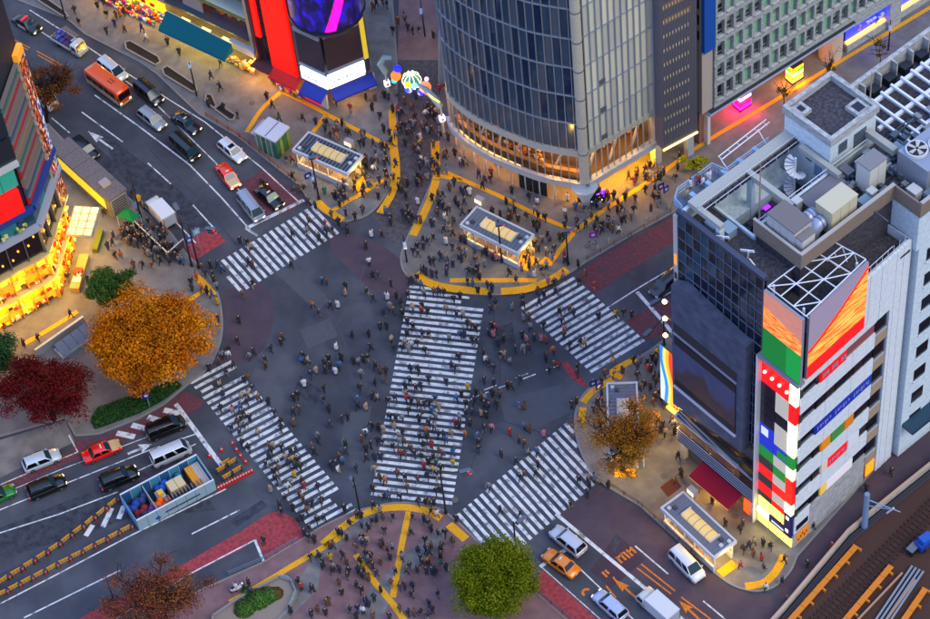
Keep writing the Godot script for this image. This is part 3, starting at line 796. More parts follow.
# ---------------------------------------------------------------- the long store with the grid of windows
func arcade_store():
	var F := FT(Vector2(32.72, -21.71), Vector2(52.62, -33.97))
	var fl := 23.38
	var t := thing("department_store", "long grey department store with a grid of windows over an open arcade", "building", F.origin)
	var con := grain([Color(.50, .52, .53), Color(.60, .62, .62), Color(.66, .68, .67)], 6.0, .8, .02, 71, .2, [.2, .5, .8])
	var dark := mat(Color(.09, .10, .12), .15)
	fbox(t, "wall", F, .8, fl + 26, 5.9, 34, -14, -.45, mat(Color(.12, .13, .15), .8))
	var tones := [glow(Color(.40, .62, .50), .14), glow(Color(.42, .60, .50), .22), mat(Color(.30, .38, .35), .12), mat(Color(.24, .27, .27), .1), dark, mat(Color(.30, .31, .26), .15)]
	var pitch := 1.46
	var fin := box_mesh(Vector3(.34, 2.5, .62))
	for r in 7:
		var y0 := 7.1 + r * 3.62
		fbox(t, "spandrel", F, .9, fl + 24, y0 - 1.1, y0, -.45, .12, con)
		for i in 30:
			var x := 1.1 + i * pitch
			var k: int = [0, 1, 2, 0, 5, 3, 1, 2][(i * 5 + r * 3 + int(i / 3)) % 8]
			if i < 1: k = 4
			if r % 2 == 1 and i < 5: k = 3 if i else 4
			var w := fbox(t, "window", F, x + .2, x + pitch - .2, y0, y0 + 2.5, -.44, -.36, tones[k])
			if i < 18:
				fbox(w, "blind", F, x + .22, x + pitch - .22, y0 + 2.5 - rng.randf_range(.3, 1.5), y0 + 2.48, -.355, -.34, mat(Color(.50, .58, .53), .8))
				fbox(w, "transom", F, x + .2, x + pitch - .2, y0 + .5, y0 + .56, -.36, -.30, con)
			part(t, "fin", fin, con, F * Transform3D(Basis.IDENTITY, Vector3(x, y0 + 1.25, -.10)))
			var sl := MB.new()
			sl.bx(Vector3(-.5, -.1, -.1), Vector3(.5, .1, .1))
			part(t, "sill", box_mesh(Vector3(1.08, .2, .34)), con, F * Transform3D(Basis(Vector3.RIGHT, .5), Vector3(x + pitch / 2, y0 - .06, .12)))
	fbox(t, "fascia", F, 0, fl + .6, 5.2, 5.9, -.4, .35, mat(Color(.62, .68, .80), .35))  # sky reflection put into the pale blue colour
	fbox(t, "fascia_trim", F, 0, fl + .6, 5.9, 6.0, -.4, .55, mat(Color(.16, .17, .20), .5))
	fbox(t, "soffit", F, 0, fl, 5.1, 5.2, -7, -.1, mat(Color(.60, .55, .5), .8))
	fbox(t, "arcade_back_wall", F, 0, fl, .13, 5.1, -8, -7, grain([Color(.44, .34, .28), Color(.56, .45, .38)], 4.0, .6, .03, 72))
	# end wall with slots and the blue banner
	fbox(t, "end_wall", F, -.9, .8, 5.9, 34, -13, -.1, mat(Color(.66, .62, .58), .8))
	for i in 6: fbox(t, "end_slot", F, -.97, -.86, 18.5 + i * 2.6, 20.0 + i * 2.6, -5, -.6, dark)
	fbox(t, "blue_banner", F, -1.0, .75, 17.0, 34, -.08, .5, mat(Color(.05, .30, .62), .5))
	fbox(t, "end_post", F, -.25, .2, .13, 5.2, -.5, .2, mat(Color(.78, .76, .74), .6))
	fbox(t, "end_side_wall", F, -.9, -.4, .13, 5.9, -12, -.6, mat(Color(.55, .42, .36), .7))
	# the big round column at the far end of the arcade
	var m := MB.new()
	var q: Vector3 = F * Vector3(fl - 1.6, 0, -1.5)
	m.cyl(Vector3(q.x, .13, q.z), Vector3(q.x, 5.2, q.z), 1.55, 20)
	part(t, "column", m.mesh(), mat(Color(.74, .66, .58), .6))
	# shop beyond it, lit blue
	fbox(t, "shop_window", F, fl + .4, fl + 7.0, 1.6, 4.6, -1.0, -.9, glow(Color(.10, .18, .95), .9))
	fbox(t, "shop_window", F, fl + 9.2, fl + 20.0, 1.6, 4.6, -1.0, -.9, glow(Color(.12, .22, .95), .9))
	fbox(t, "pier", F, fl + 7.0, fl + 9.0, .13, 5.9, -1.4, .2, con)
	fbox(t, "plinth_light", F, fl + .4, fl + 7.0, 1.25, 1.5, -1.0, -.5, glow(Color(1.0, .72, .25), 1.6))
	fbox(t, "plinth_light", F, fl + 9.2, fl + 22.0, 1.25, 1.5, -1.0, -.5, glow(Color(1.0, .72, .25), 1.6))
	fbox(t, "plinth", F, fl + .2, fl + 24.0, .13, 1.25, -1.3, -.3, con)
	fbox(t, "fascia", F, fl + .6, fl + 24, 5.0, 5.9, -1.3, .3, con)
	goods(t, F, fl + 2, fl + 6.8, 1.7, 3.4, -.85, [Color(.85, .85, .95), Color(.3, .3, .6), Color(.9, .6, .3)], 14)
	area(t, F * Transform3D(Basis(Vector3.UP, PI), Vector3(fl + 4, 3.0, -.6)), 6, 2.5, Color(.15, .25, 1.0), 8.0)
	# warm lamps under the arcade ceiling
	for x in [4.0, 9.0, 14.0, 19.0]:
		fbox(t, "ceiling_lamp", F, x, x + 1.6, 5.02, 5.09, -3.4, -2.9, glow(Color(1.0, .75, .5), 1.5))
		omni(t, F * Vector3(x + .8, 4.7, -3.1), Color(1.0, .76, .56), 1.6, .4)
	# two glowing display kiosks under the arcade
	for a in [[Vector3(37.93, .13, -27.32), [Color(.25, .05, .75), Color(.9, .9, 1.0), Color(.3, .06, .3), Color(1.0, .02, .22), Color(.8, .1, .9)], Color(1.0, .05, .25), "display kiosk glowing red and violet under the store arcade", 9.0],
			[Vector3(45.2, .13, -30.88), [Color(1.0, .6, .05), Color(.10, .65, .08), Color(.9, .85, .5), Color(1.0, .45, .03), Color(1.0, .75, .3)], Color(1.0, .55, .12), "display kiosk glowing green and orange under the store arcade", 4.0]]:
		var k := thing("display_kiosk", a[3], "kiosk", a[0])
		var KF := F; KF.origin = a[0]
		fbox(k, "plinth", KF, -.95, .95, 0, .3, -.7, .7, dark_metal)
		for j in 5: fbox(k, "light_band", KF, -.9, .9, .3 + j * .52, .3 + j * .52 + .5, -.65, .65, glow(a[1][4 - j], 1.3))
		fbox(k, "cap", KF, -.92, .92, 2.9, 3.0, -.68, .68, dark_metal)
		omni(k, a[0] + Vector3(0, .9, 0) + KF.basis.z * 1.1, a[2], a[4], .3)
		omni(k, a[0] + Vector3(0, .9, 0) - KF.basis.x * 1.4, a[2], a[4], .3)
	# spare planters with young trees on this pavement come with the trees


# a flat printed or lit picture on a wall: img is drawn by fn(u, v) -> Color with v from the top
func picture(w: int, h: int, fn: Callable, e := .0, rough := .5) -> StandardMaterial3D:
	var im := Image.create(w, h, false, Image.FORMAT_RGB8)
	for y in h:
		for x in w: im.set_pixel(x, y, fn.call(float(x) / w, float(y) / h))
	var tx := ImageTexture.create_from_image(im)
	var m := StandardMaterial3D.new()
	m.albedo_texture = tx; m.roughness = rough
	if e > .0:
		m.emission_enabled = true; m.emission = Color(1, 1, 1); m.emission_texture = tx; m.emission_energy_multiplier = e
		m.emission_operator = BaseMaterial3D.EMISSION_OP_MULTIPLY
	return m

func quad_mesh(w: float, h: float) -> QuadMesh:
	var q := QuadMesh.new()
	q.size = Vector2(w, h)
	return q

# a thin board on a wall with a picture on its face
func board(parent: Node3D, called: String, F: Transform3D, x0: float, x1: float, y0: float, y1: float, z: float, m: Material, thick := .15, edge: Material = null) -> MeshInstance3D:
	var b := fbox(parent, called, F, x0, x1, y0, y1, z, z + thick, edge if edge else dark_metal)
	part(b, "picture_face", quad_mesh(x1 - x0 - .04, y1 - y0 - .04), m, F * Transform3D(Basis.IDENTITY, Vector3((x0 + x1) / 2, (y0 + y1) / 2, z + thick + .012)))
	return b

func sign_building():
	var F := FT(Vector2(22.35, 24.86), Vector2(32.5, 39.2))
	var R := FT(Vector2(32.5, 39.2), Vector2(45.41, 28.66))
	var t := thing("sign_building", "tall corner building with dark glass front, giant grey screen and colourful shop signs", "building", F.origin)
	var white := grain([Color(.74, .77, .79), Color(.79, .82, .84), Color(.83, .85, .86)], 6.0, .6, .02, 81, .0, [.2, .5, .85])
	var pale := grain([Color(.66, .72, .75), Color(.73, .79, .82), Color(.78, .83, .84)], 7.0, .75, .02, 82, .0, [.2, .5, .85])
	var navy := mat(Color(.05, .06, .11), .08)
	var bar_m := mat(Color(.42, .45, .55), .4, .3)
	var dark_roof := grain([Color(.19, .19, .22), Color(.25, .24, .27), Color(.31, .30, .32)], 5.0, .9, .02, 83, .3, [.2, .5, .8])
	var tan_m := grain([Color(.44, .39, .35), Color(.54, .48, .42)], 4.0, .8, .03, 84)
	# body
	var xy := func(a: float, b: float) -> Vector2:
		var q: Vector3 = F * Vector3(a, 0, -b)
		return Vector2(q.x, q.z)
	var B: Vector3 = R.origin
	var C: Vector3 = R * Vector3(16.67, 0, 0)
	part(t, "body", prism_mesh([xy.call(.3, .35), xy.call(12.0, .35), xy.call(12.0, 1.2), xy.call(17.0, 1.2), xy.call(15.6, 14.0), Vector2(C.x, C.z) + Vector2(-1.2, -.6), xy.call(15.6, 17.0), xy.call(13.0, 17.0), xy.call(13.0, 30.0), xy.call(.3, 30.0)], .1, 36.5), mat(Color(.25, .26, .30), .7))
	# dark curtain wall of panes above and beside the giant screen
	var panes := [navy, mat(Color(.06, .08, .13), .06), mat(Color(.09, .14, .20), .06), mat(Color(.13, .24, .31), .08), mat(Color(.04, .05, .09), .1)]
	var px := 12.1 / 11.0
	var rows := 16
	for r in rows:
		var y0 := 41.9 - (r + 1) * 1.78
		for i in 11:
			if y0 < 30.6 and i < 9: continue
			var k := 0 if (i + r * 2) % 3 else 1
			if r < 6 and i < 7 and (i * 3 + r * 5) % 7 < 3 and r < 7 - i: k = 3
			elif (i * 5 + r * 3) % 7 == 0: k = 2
			var o := fbox(t, "pane", F, i * px + .03, (i + 1) * px - .03, y0 + .03, y0 + 1.75, -.1, -.04, panes[k])
			o.rotate_object_local(Vector3.UP, rng.randf_range(-.015, .015)); o.rotate_object_local(Vector3.RIGHT, rng.randf_range(-.01, .01))
		fbox(t, "glazing_bar", F, 0 if y0 > 30 else 9.8, 12.1, y0 - .025, y0 + .025, -.1, .04, bar_m)
	for i in 12:
		fbox(t, "glazing_bar", F, i * px - .025, i * px + .025, 30.5 if i < 9 else 13.4, 41.9, -.1, .045, bar_m)
	fbox(t, "parapet", F, -.2, 12.2, 41.9, 42.4, -.5, .1, mat(Color(.20, .22, .30), .5))
	fbox(t, "glass_back", F, .1, 12.1, 12, 41.9, -.4, -.15, navy)
	# giant grey screen surround with its wide screen
	var grey := grain([Color(.24, .26, .33), Color(.29, .31, .38), Color(.33, .35, .42)], 9.0, .55, .01, 85, .0, [.2, .5, .8])
	var sw := MB.new()
	var pr := [Vector2(.0, 10.9), Vector2(10.65, 12.4), Vector2(10.95, 31.2), Vector2(1.6, 32.6), Vector2(.0, 31.6)]
	for i in range(1, 4): sw.tri(F * Vector3(pr[0].x, pr[0].y, 1.1), F * Vector3(pr[i].x, pr[i].y, 1.1), F * Vector3(pr[i + 1].x, pr[i + 1].y, 1.1))
	for i in 5:
		var a: Vector2 = pr[i]; var b: Vector2 = pr[(i + 1) % 5]
		sw.quad(F * Vector3(a.x, a.y, 1.1), F * Vector3(a.x, a.y, .05), F * Vector3(b.x, b.y, .05), F * Vector3(b.x, b.y, 1.1))
	part(t, "screen_surround", sw.mesh(), grey)
	var rail := mat(Color(.50, .50, .55), .5)
	fbox(t, "screen_rail", F, .3, 9.75, 23.9, 24.05, 1.1, 1.3, rail)
	fbox(t, "screen_slot", F, .3, 9.75, 24.1, 25.6, 1.1, 1.14, mat(Color(.16, .14, .17), .5))
	var nz := FastNoiseLite.new(); nz.seed = 5; nz.frequency = .9; nz.fractal_octaves = 3
	board(t, "wide_screen", F, .4, 9.65, 14.9, 23.4, 1.1, picture(160, 120, func(u, v):
		var q := nz.get_noise_2d(u * 6.0, v * 3.0) * .5 + .5
		var hump: float = .50 + .13 * sin(u * 9.0 + 1.0) + .05 * sin(u * 23.0)
		var sky_c := Color(.14, .19, .33).lerp(Color(.22, .24, .34), q)
		var low := Color(.25, .18, .18).lerp(Color(.15, .14, .2), q)
		var c := sky_c if v < hump - .06 else (low if v > hump + .06 else sky_c.lerp(low, (v - hump + .06) / .12))
		if v < .14 or v > .86: c = Color(.08, .07, .12)
		return c, .18), .1)
	fbox(t, "screen_rail", F, .3, 9.75, 14.5, 14.75, 1.1, 1.35, mat(Color(.7, .7, .74), .5))
	# raked glass wedge below the screen
	var wd := MB.new()
	wd.quad(F * Vector3(.4, 8.8, .9), F * Vector3(11.8, 8.0, .5), F * Vector3(11.6, 9.9, .3), F * Vector3(.9, 10.9, 1.05))
	part(t, "raked_window", wd.mesh(), mat(Color(.07, .09, .14), .08))
	for e in [[Vector3(.3, 8.7, .95), Vector3(11.8, 7.9, .55)], [Vector3(1.0, 10.7, 1.15), Vector3(11.4, 8.6, .9)], [Vector3(.6, 9.9, 1.1), Vector3(7.0, 8.8, 1.2)]]:
		var m := MB.new(); m.bar(F * e[0], F * e[1], .14, .2); part(t, "raked_beam", m.mesh(), rail)
	# lit restaurant strip
	fbox(t, "ledge", F, -.1, 9.7, 8.3, 8.55, .0, .95, mat(Color(.72, .70, .68), .6))
	fbox(t, "restaurant_wall", F, .1, 9.6, 5.9, 8.3, -1.6, -1.4, grain([Color(.18, .10, .07), Color(.40, .22, .12), Color(.62, .40, .2)], 1.8, .7, .06, 86))
	fbox(t, "restaurant_floor", F, .1, 11.9, 5.7, 5.9, -1.6, .5, mat(Color(.2, .14, .1), .6))
	for i in 8:
		fbox(t, "restaurant_lamp", F, .5 + i * 1.15, .8 + i * 1.15, 7.6, 7.75, -.9, -.6, glow(Color(1.0, .62, .25), 4.0))
		fbox(t, "window_pane", F, .1 + i * 1.2, 1.26 + i * 1.2, 5.95, 8.25, .38, .42, glass(Color(.5, .45, .4), .15))
	for x in [1.5, 4.5, 8.0]: omni(t, F * Vector3(x, 7.4, -.4), Color(1.0, .72, .32), 2.5, .3)
	goods(t, F, .3, 9.4, 5.95, 7.4, -1.3, [Color(.5, .25, .1), Color(.85, .6, .3), Color(.12, .08, .07), Color(.7, .3, .12)], 60, "restaurant_goods")
	for i in 5: fbox(t, "louvre", F, -.1, 11.95, 3.45 + i * .46, 3.85 + i * .46, .2, .52, mat(Color(.10, .10, .13), .4))
	for i in 5: fbox(t, "louvre_trim", F, -.1, 11.95, 3.86 + i * .46, 3.9 + i * .46, .2, .6, mat(Color(.62, .64, .70), .4))
	for i in 5: fbox(t, "louvre", F, 9.8, 12.0, 5.95 + i * .5, 6.38 + i * .5, .2, .5, mat(Color(.08, .08, .11), .4))
	# ground floor with an orange lit porch and the wine-red awning
	fbox(t, "porch_wall", F, .5, 12, .13, 3.4, -3.2, -3.0, mat(Color(.55, .42, .28), .7))
	fbox(t, "porch_ceiling", F, .1, 12, 3.4, 3.44, -3.2, .3, mat(Color(.6, .5, .4), .7))
	for x in [.5, 4.3, 11.2]: fbox(t, "porch_column", F, x - .3, x + .3, .13, 3.45, -.35, .25, mat(Color(.66, .66, .66), .6))
	for x in [2.0, 6.0, 9.0]:
		fbox(t, "porch_lamp", F, x, x + .9, 3.3, 3.38, -1.8, -1.2, glow(Color(1.0, .66, .2), 3.0))
		omni(t, F * Vector3(x + .5, 3.0, -.9), Color(1.0, .75, .25), 7.0, .4)
	var aw := MB.new()
	aw.loft([[F * Vector3(4.0, 3.4, .3), F * Vector3(4.0, 2.75, 2.6), F * Vector3(4.0, 2.45, 2.6), F * Vector3(4.0, 3.1, .3)], [F * Vector3(10.2, 3.4, .3), F * Vector3(10.2, 2.75, 2.6), F * Vector3(10.2, 2.45, 2.6), F * Vector3(10.2, 3.1, .3)]])
	part(t, "awning", aw.mesh(), grain([Color(.42, .04, .14), Color(.55, .06, .18)], 2.0, .8, .03, 87))
	fbox(t, "awning_trim", F, 4.0, 10.2, 2.4, 2.5, 2.58, 2.64, mat(Color(.8, .7, .5), .6))
	omni(t, F * Vector3(7.0, 2.2, 1.6), Color(1.0, .78, .25), 7.0, .4)
	fbox(t, "awning_lamp", F, 4.6, 9.6, 2.58, 2.64, 1.2, 1.4, glow(Color(1.0, .7, .3), 2.0))
	fbox(t, "orange_sign", F, 10.5, 11.3, .6, 2.9, .3, .5, glow(Color(.95, .28, .08), .8))
	# sign column
	var pole := mat(Color(.80, .80, .80), .5)
	fbox(t, "sign_pole", F, 12.02, 12.22, .13, 30.6, .0, .7, pole)
	fbox(t, "sign_frame", F, 12.22, 17.5, .13, 30.6, -.6, -.12, mat(Color(.18, .18, .22), .6))
	var offw := glow(Color(.72, .69, .62), .22); var dnavy := mat(Color(.06, .07, .14), .2)
	var red := glow(Color(.85, .03, .05), .75); var green := glow(Color(.02, .42, .14), .5); var blue := glow(Color(.04, .14, .60), .5); var dgrey := mat(Color(.20, .20, .22), .4)
	var cells := [[29.4, 26.0, red, red], [26.0, 23.9, dnavy, offw], [23.9, 22.6, dnavy, offw], [22.6, 20.7, dnavy, dnavy], [20.7, 18.9, dnavy, offw], [18.9, 16.9, blue, offw], [16.9, 14.9, blue, blue], [14.9, 13.0, green, offw], [13.0, 11.4, dgrey, green], [11.4, 9.7, red, offw], [9.7, 8.1, dgrey, red], [8.1, 6.4, red, offw], [6.4, 5.4, dgrey, red]]
	for c in cells:
		fbox(t, "sign_panel", F, 12.3, 14.3, c[1] + .04, c[0] - .04, -.1, .12, c[2])
		fbox(t, "sign_panel", F, 14.36, 16.35, c[1] + .04, c[0] - .04, -.1, .12, c[3])
	fbox(t, "sign_mark", F, 12.5, 13.5, 17.1, 18.4, .12, .16, glow(Color(.75, .75, .8), .4))
	fbox(t, "sign_mark", F, 14.9, 16.2, 15.2, 16.3, .12, .16, green)
	var strip := [[29.6, 26.4, 0], [26.4, 23.2, 1], [23.2, 20.0, 0], [20.0, 17.4, 0], [17.4, 15.2, 2], [15.2, 13.2, 0], [13.2, 8.6, 1], [8.6, 6.6, 0], [6.6, 2.4, 3]]
	var sm := [glow(Color(.95, .95, .70), 1.1), red, green, mat(Color(.10, .08, .35), .4)]
	for s in strip: fbox(t, "sign_light_box", F, 16.45, 17.45, s[1] + .06, s[0] - .06, -.1, .35, sm[s[2]])
	for s in [[3.2, .16], [5.6, .16]]: fbox(t, "sign_mark", F, 16.75, 17.15, s[0], s[0] + .5, .35, .38, sm[0])
	# lit shop windows at the foot of the sign column
	var yl := glow(Color(.95, .86, .36), 1.1)
	for i in 3:
		fbox(t, "shop_window", F, 12.35 + i * 1.75, 13.95 + i * 1.75, .35, 1.9, .0, .1, yl)
		fbox(t, "shop_window", F, 12.35 + i * 1.75 if i else 12.35, 13.95 + i * 1.75 if i < 2 else 16.2, 3.5, 5.2, .0, .1, yl)
	fbox(t, "sign_panel", F, 12.3, 14.0, 2.1, 3.2, .0, .2, glow(Color(.85, .85, .8), .7))
	fbox(t, "sign_panel", F, 14.1, 17.4, 2.1, 3.2, .0, .2, mat(Color(.06, .08, .35), .4))
	fbox(t, "sign_mark", F, 14.5, 16.9, 2.5, 2.8, .2, .24, glow(Color(.7, .7, .75), .5))
	area(t, F * Transform3D(Basis(Vector3.UP, PI), Vector3(14.8, 2.6, .5)), 5, 4, Color(1.0, .85, .4), 9.0)
	# red sign crown with three lamps, ledge under the screens
	for i in 4:
		var m := MB.new(); m.ball(F * Vector3(12.9 + i * 1.05, 28.2 - i * .15, .3), Vector3(.22, .22, .22), 8, 5); part(t, "sign_lamp", m.mesh(), glow(Color(1.0, .75, .7), .8))
	fbox(t, "sign_ledge", F, 12.1, 17.9, 30.4, 30.8, -.3, .7, rail)
	# corner screens: orange over green on the front, orange over red on the side
	var nq := FastNoiseLite.new(); nq.seed = 9; nq.frequency = 1.0; nq.fractal_octaves = 4
	board(t, "corner_screen", F, 12.65, 17.95, 31.0, 41.4, .2, picture(96, 160, func(u, v):
		if v > .55: return Color(.02, .40, .15) if u < .62 else Color(.04, .50, .20)
		var q := nq.get_noise_2d(u * 3.0, v * 60.0) * .5 + .5
		if v < .22 + .12 * u: return Color(.55, .42, .42).lerp(Color(.95, .45, .25), q * .6)
		return Color(1.0, .28, .06).lerp(Color(1.0, .66, .34), smoothstep(.35, .65, q)), .45), .3, rail)
	board(t, "corner_screen", R, .45, 9.35, 30.95, 41.4, .1, picture(128, 160, func(u, v):
		var q := nq.get_noise_2d(u * 2.0 + 9.0, (v - u * .04) * 44.0) * .5 + .5
		if v > .80: return Color(.85, .02, .05).lerp(Color(.95, .10, .08), q)
		if v < .55 - .52 * pow(u, 1.3): return Color(.42, .40, .48).lerp(Color(.48, .42, .48), q)
		if v < .61 - .52 * pow(u, 1.3): return Color(1.0, .16, .05)
		return Color(1.0, .32, .07).lerp(Color(1.0, .66, .30), smoothstep(.35, .62, q)), .45), .3, rail)
	# white space frame behind the corner screens
	var wm := mat(Color(.78, .80, .84), .5)
	var Pf := [F * Vector3(12.7, 41.6, 0), F * Vector3(17.9, 41.6, 0), R * Vector3(9.3, 41.6, 0), F * Vector3(12.8, 41.6, -8.6)]
	var grid := []
	for i in 4:
		var rowp := []
		for j in 5:
			var s: float = i / 3.0; var u: float = j / 4.0
			rowp.append((Pf[0] * (1 - s) + Pf[1] * s) * (1 - u) + (Pf[3] * (1 - s) + Pf[2] * s) * u)
		grid.append(rowp)
	for i in 4:
		for j in 5:
			var dn := Vector3(0, -1.9, 0)
			for e in [[i + 1, j, 0], [i, j + 1, 0], [i + 1, j + 1, 1]]:
				if e[0] < 4 and e[1] < 5:
					var m := MB.new()
					m.tube([grid[i][j], grid[e[0]][e[1]]], [.07, .07], 5)
					if not (e[2] == 1 and (i + j) % 2): part(t, "truss_bar", m.mesh(), wm)
			var m2 := MB.new()
			var ctr: Vector3 = grid[i][j] + dn
			m2.tube([grid[i][j], ctr + (grid[min(i + 1, 3)][min(j + 1, 4)] - grid[i][j]) * .5], [.06, .06], 5)
			part(t, "truss_bar", m2.mesh(), wm)
	fbox(t, "truss_deck", F, 12.5, 17.0, 37.0, 37.3, -9.0, -.4, dark_roof)
	for q in [[12.9, .6], [17.0, .6], [12.9, 8.4], [16.6, 8.4]]: fbox(t, "truss_post", F, q[0] - .1, q[0] + .1, 37.0, 41.5, -q[1] - .1, -q[1] + .1, wm)

	# ---- white side wall with strips of windows and signs
	var rows_r := [27.4, 23.1, 18.7, 14.4, 10.1, 5.8]
	var top_y := 30.8
	for r in 6:
		var ys: float = rows_r[r]
		# three white siding boards above each strip
		var y1: float = top_y if r == 0 else rows_r[r - 1]
		var hh: float = (y1 - (ys + 1.75)) / 3.0
		for k in 3:
			for x in [[.15, 4.2], [4.24, 8.3], [8.34, 11.9]]:
				fbox(t, "siding_board", R, x[0], x[1], ys + 1.75 + k * hh + .03, ys + 1.75 + (k + 1) * hh - .03, -.1, .05 + .02 * (k % 2), white)
		fbox(t, "window_strip", R, .15, 2.7, ys + .05, ys + 1.7, -.25, -.12, navy)
		fbox(t, "strip_sill", R, .15, 2.7, ys + .0, ys + .1, -.12, .1, white)
		var segs := []
		if r == 0: segs = [[3.2, 4.6, Color(.75, .04, .08), .4], [4.65, 6.0, Color(.75, .04, .08), .4], [6.05, 7.2, Color(.75, .04, .08), .4], [7.3, 11.8, Color(.55, .30, .32), .0]]
		if r == 1:
			for k in 6: segs.append([2.9 + k * 1.5, 4.3 + k * 1.5, Color(.07, .07, .12) if k % 3 != 1 else Color(.16, .12, .15), .0])
		if r == 2: segs = [[2.8, 5.6, Color(.04, .12, .50), .35], [5.64, 8.6, Color(.05, .14, .52), .35], [8.64, 11.8, Color(.06, .16, .52), .35]]
		if r == 3: segs = [[2.9, 3.8, Color(.12, .08, .1), .0], [4.0, 5.4, Color(.70, .42, .05), .3], [5.6, 7.6, Color(.20, .42, .18), .3], [7.8, 9.2, Color(.66, .38, .06), .3], [9.4, 11.8, Color(.12, .08, .12), .0]]
		if r == 4: segs = [[2.9, 4.0, Color(.10, .09, .14), .0], [4.2, 5.2, Color(.70, .66, .62), .2], [5.2, 8.4, Color(.78, .04, .06), .4], [8.6, 10.4, Color(.68, .70, .74), .2], [10.6, 11.8, Color(.08, .08, .13), .0]]
		if r == 5: segs = [[2.9, 4.2, Color(.10, .09, .14), .0], [4.3, 5.2, Color(.75, .62, .25), .3], [5.3, 9.6, Color(.74, .72, .74), .25], [10.0, 11.8, Color(.08, .08, .13), .0]]
		for s in segs:
			fbox(t, "window_strip" if s[3] == .0 else "sign_panel", R, s[0], s[1], ys + .06, ys + 1.69, -.2, .09 if s[3] > 0 else -.08, mat(s[2], .12) if s[3] == .0 else glow(s[2], s[3]))
			if s[3] >= .35:
				var nm: int = 3 + int((s[1] - s[0]) * 1.3)
				for k in nm:   # strokes of the lettering, too small to read
					var x: float = s[0] + .3 + (s[1] - s[0] - .5) * k / nm
					fbox(t, "sign_mark", R, x, x + .16 + .1 * (k % 2), ys + .5 + .15 * (k % 3), ys + 1.15, .09, .11, mat(Color(.50, .52, .66), .5))
		fbox(t, "strip_back", R, .1, 11.95, ys, ys + 1.8, -.4, -.26, dgrey)
	fbox(t, "siding_board", R, .1, 2.6, 2.9, 5.75, -.1, .05, white)
	fbox(t, "bare_wall", R, 2.7, 11.9, .13, 5.75, -.2, .02, concrete)
	fbox(t, "bare_wall", R, .1, 2.65, .13, 2.85, -.2, .02, concrete)
	fbox(t, "window_strip", R, .4, 2.4, 3.2, 4.2, .05, .08, navy)
	fbox(t, "yellow_poster", R, .6, 2.6, .6, 2.5, .03, .08, glow(Color(.72, .40, .06), .35))
	for k in 5: fbox(t, "poster_mark", R, .8 + k * .33, 1.0 + k * .33, .9 + .3 * (k % 3), 1.3 + .3 * (k % 3), .08, .1, mat(Color(.25, .12, .06), .6))
	# stair column with dark windows and tan panels
	for k in 6:
		var y: float = 3.0 + k * 4.35
		fbox(t, "stair_window", R, 12.1, 13.95, y + 1.6, y + 4.2, -.3, -.2, navy)
		fbox(t, "stair_panel", R, 12.1, 13.95, y, y + 1.55, -.3, -.05, mat(Color(.60, .52, .42), .7))
		fbox(t, "stair_rail", R, 12.1, 13.95, y + 1.7, y + 1.78, -.2, .0, pale_metal)
	fbox(t, "stair_back", R, 12.0, 14.0, .13, 29.2, -.5, -.32, dgrey)
	fbox(t, "orange_poster", R, 12.5, 13.8, .6, 2.8, -.2, -.05, glow(Color(.9, .50, .05), .7))
	# plain white end panel, ribbed upright
	for k in 5: fbox(t, "siding_board", R, 14.02 + k * .54, 14.53 + k * .54, .13, 38.0, -.3, .04 + .02 * (k % 2), white)
	for k in 5: fbox(t, "siding_board", R, 9.45 + k * .92, 10.33 + k * .92, 29.3, 38.0, -.3, .05 + .015 * (k % 2), white)
	fbox(t, "end_return", R, 16.72, 16.8, .13, 38, -3.4, .04, white)
	# ---- terrace by the side wall
	fbox(t, "terrace_floor", F, 13.3, 16.6, 36.5, 36.8, -16.4, -9.0, dark_roof)
	var rl := MB.new()
	for q in [[Vector3(9.9, 37.0, -.4), Vector3(16.4, 37.0, -.4)], [Vector3(9.9, 37.9, -.4), Vector3(14.2, 37.9, -.4)]]: rl.tube([R * q[0] + Vector3(0, 1.0, 0), R * q[1] + Vector3(0, 1.0, 0)], [.04, .04], 5)
	for k in 8: rl.tube([R * Vector3(9.9 + k * .9, 37.0, -.4), R * Vector3(9.9 + k * .9, 38.9, -.4)], [.03, .03], 4)
	part(t, "terrace_railing", rl.mesh(), wm)

	# ---- roof
	var rb := func(called: String, a0: float, a1: float, b0: float, b1: float, y0: float, y1: float, m: Material):
		return fbox(t, called, F, a0, a1, y0, y1, -b1, -b0, m)
	rb.call("roof_floor", .1, 12.4, .4, 3.8, 36.5, 40.6, dark_roof)
	rb.call("plant_deck", 7.2, 13.4, 3.8, 30.0, 36.5, 41.8, dark_roof)
	rb.call("court_floor", .3, 7.2, 3.8, 30.0, 36.4, 36.7, dark_roof)
	rb.call("court_wall", .1, .5, .5, 30.0, 36.5, 42.4, pale)
	rb.call("court_wall", 6.9, 7.2, 3.9, 14.6, 36.7, 42.6, pale)
	rb.call("court_wall", .5, 6.9, 3.8, 4.1, 36.7, 41.0, pale)
	rb.call("court_shelf", .5, 2.4, 4.2, 14.0, 36.7, 38.4, pale)
	# ribbed tan screen wall round the plant deck
	for k in 5:
		rb.call("screen_board", 7.0, 13.6, 3.62, 3.78, 41.9 + k * .42, 42.26 + k * .42, tan_m)
		rb.call("screen_board", 13.4, 13.6, 3.8, 16.9, 41.9 + k * .42, 42.26 + k * .42, tan_m)
		rb.call("screen_board", 13.6, 17.2, 16.7, 16.9, 41.9 + k * .42, 42.26 + k * .42, tan_m)
		rb.call("screen_board", 17.0, 17.2, 16.9, 30.0, 41.9 + k * .42, 42.26 + k * .42, tan_m)
	rb.call("screen_cap", 13.3, 13.7, 3.6, 16.8, 44.0, 44.12, mat(Color(.62, .60, .58), .6))
	rb.call("screen_cap", 7.0, 13.3, 3.55, 3.85, 44.0, 44.12, mat(Color(.62, .60, .58), .6))
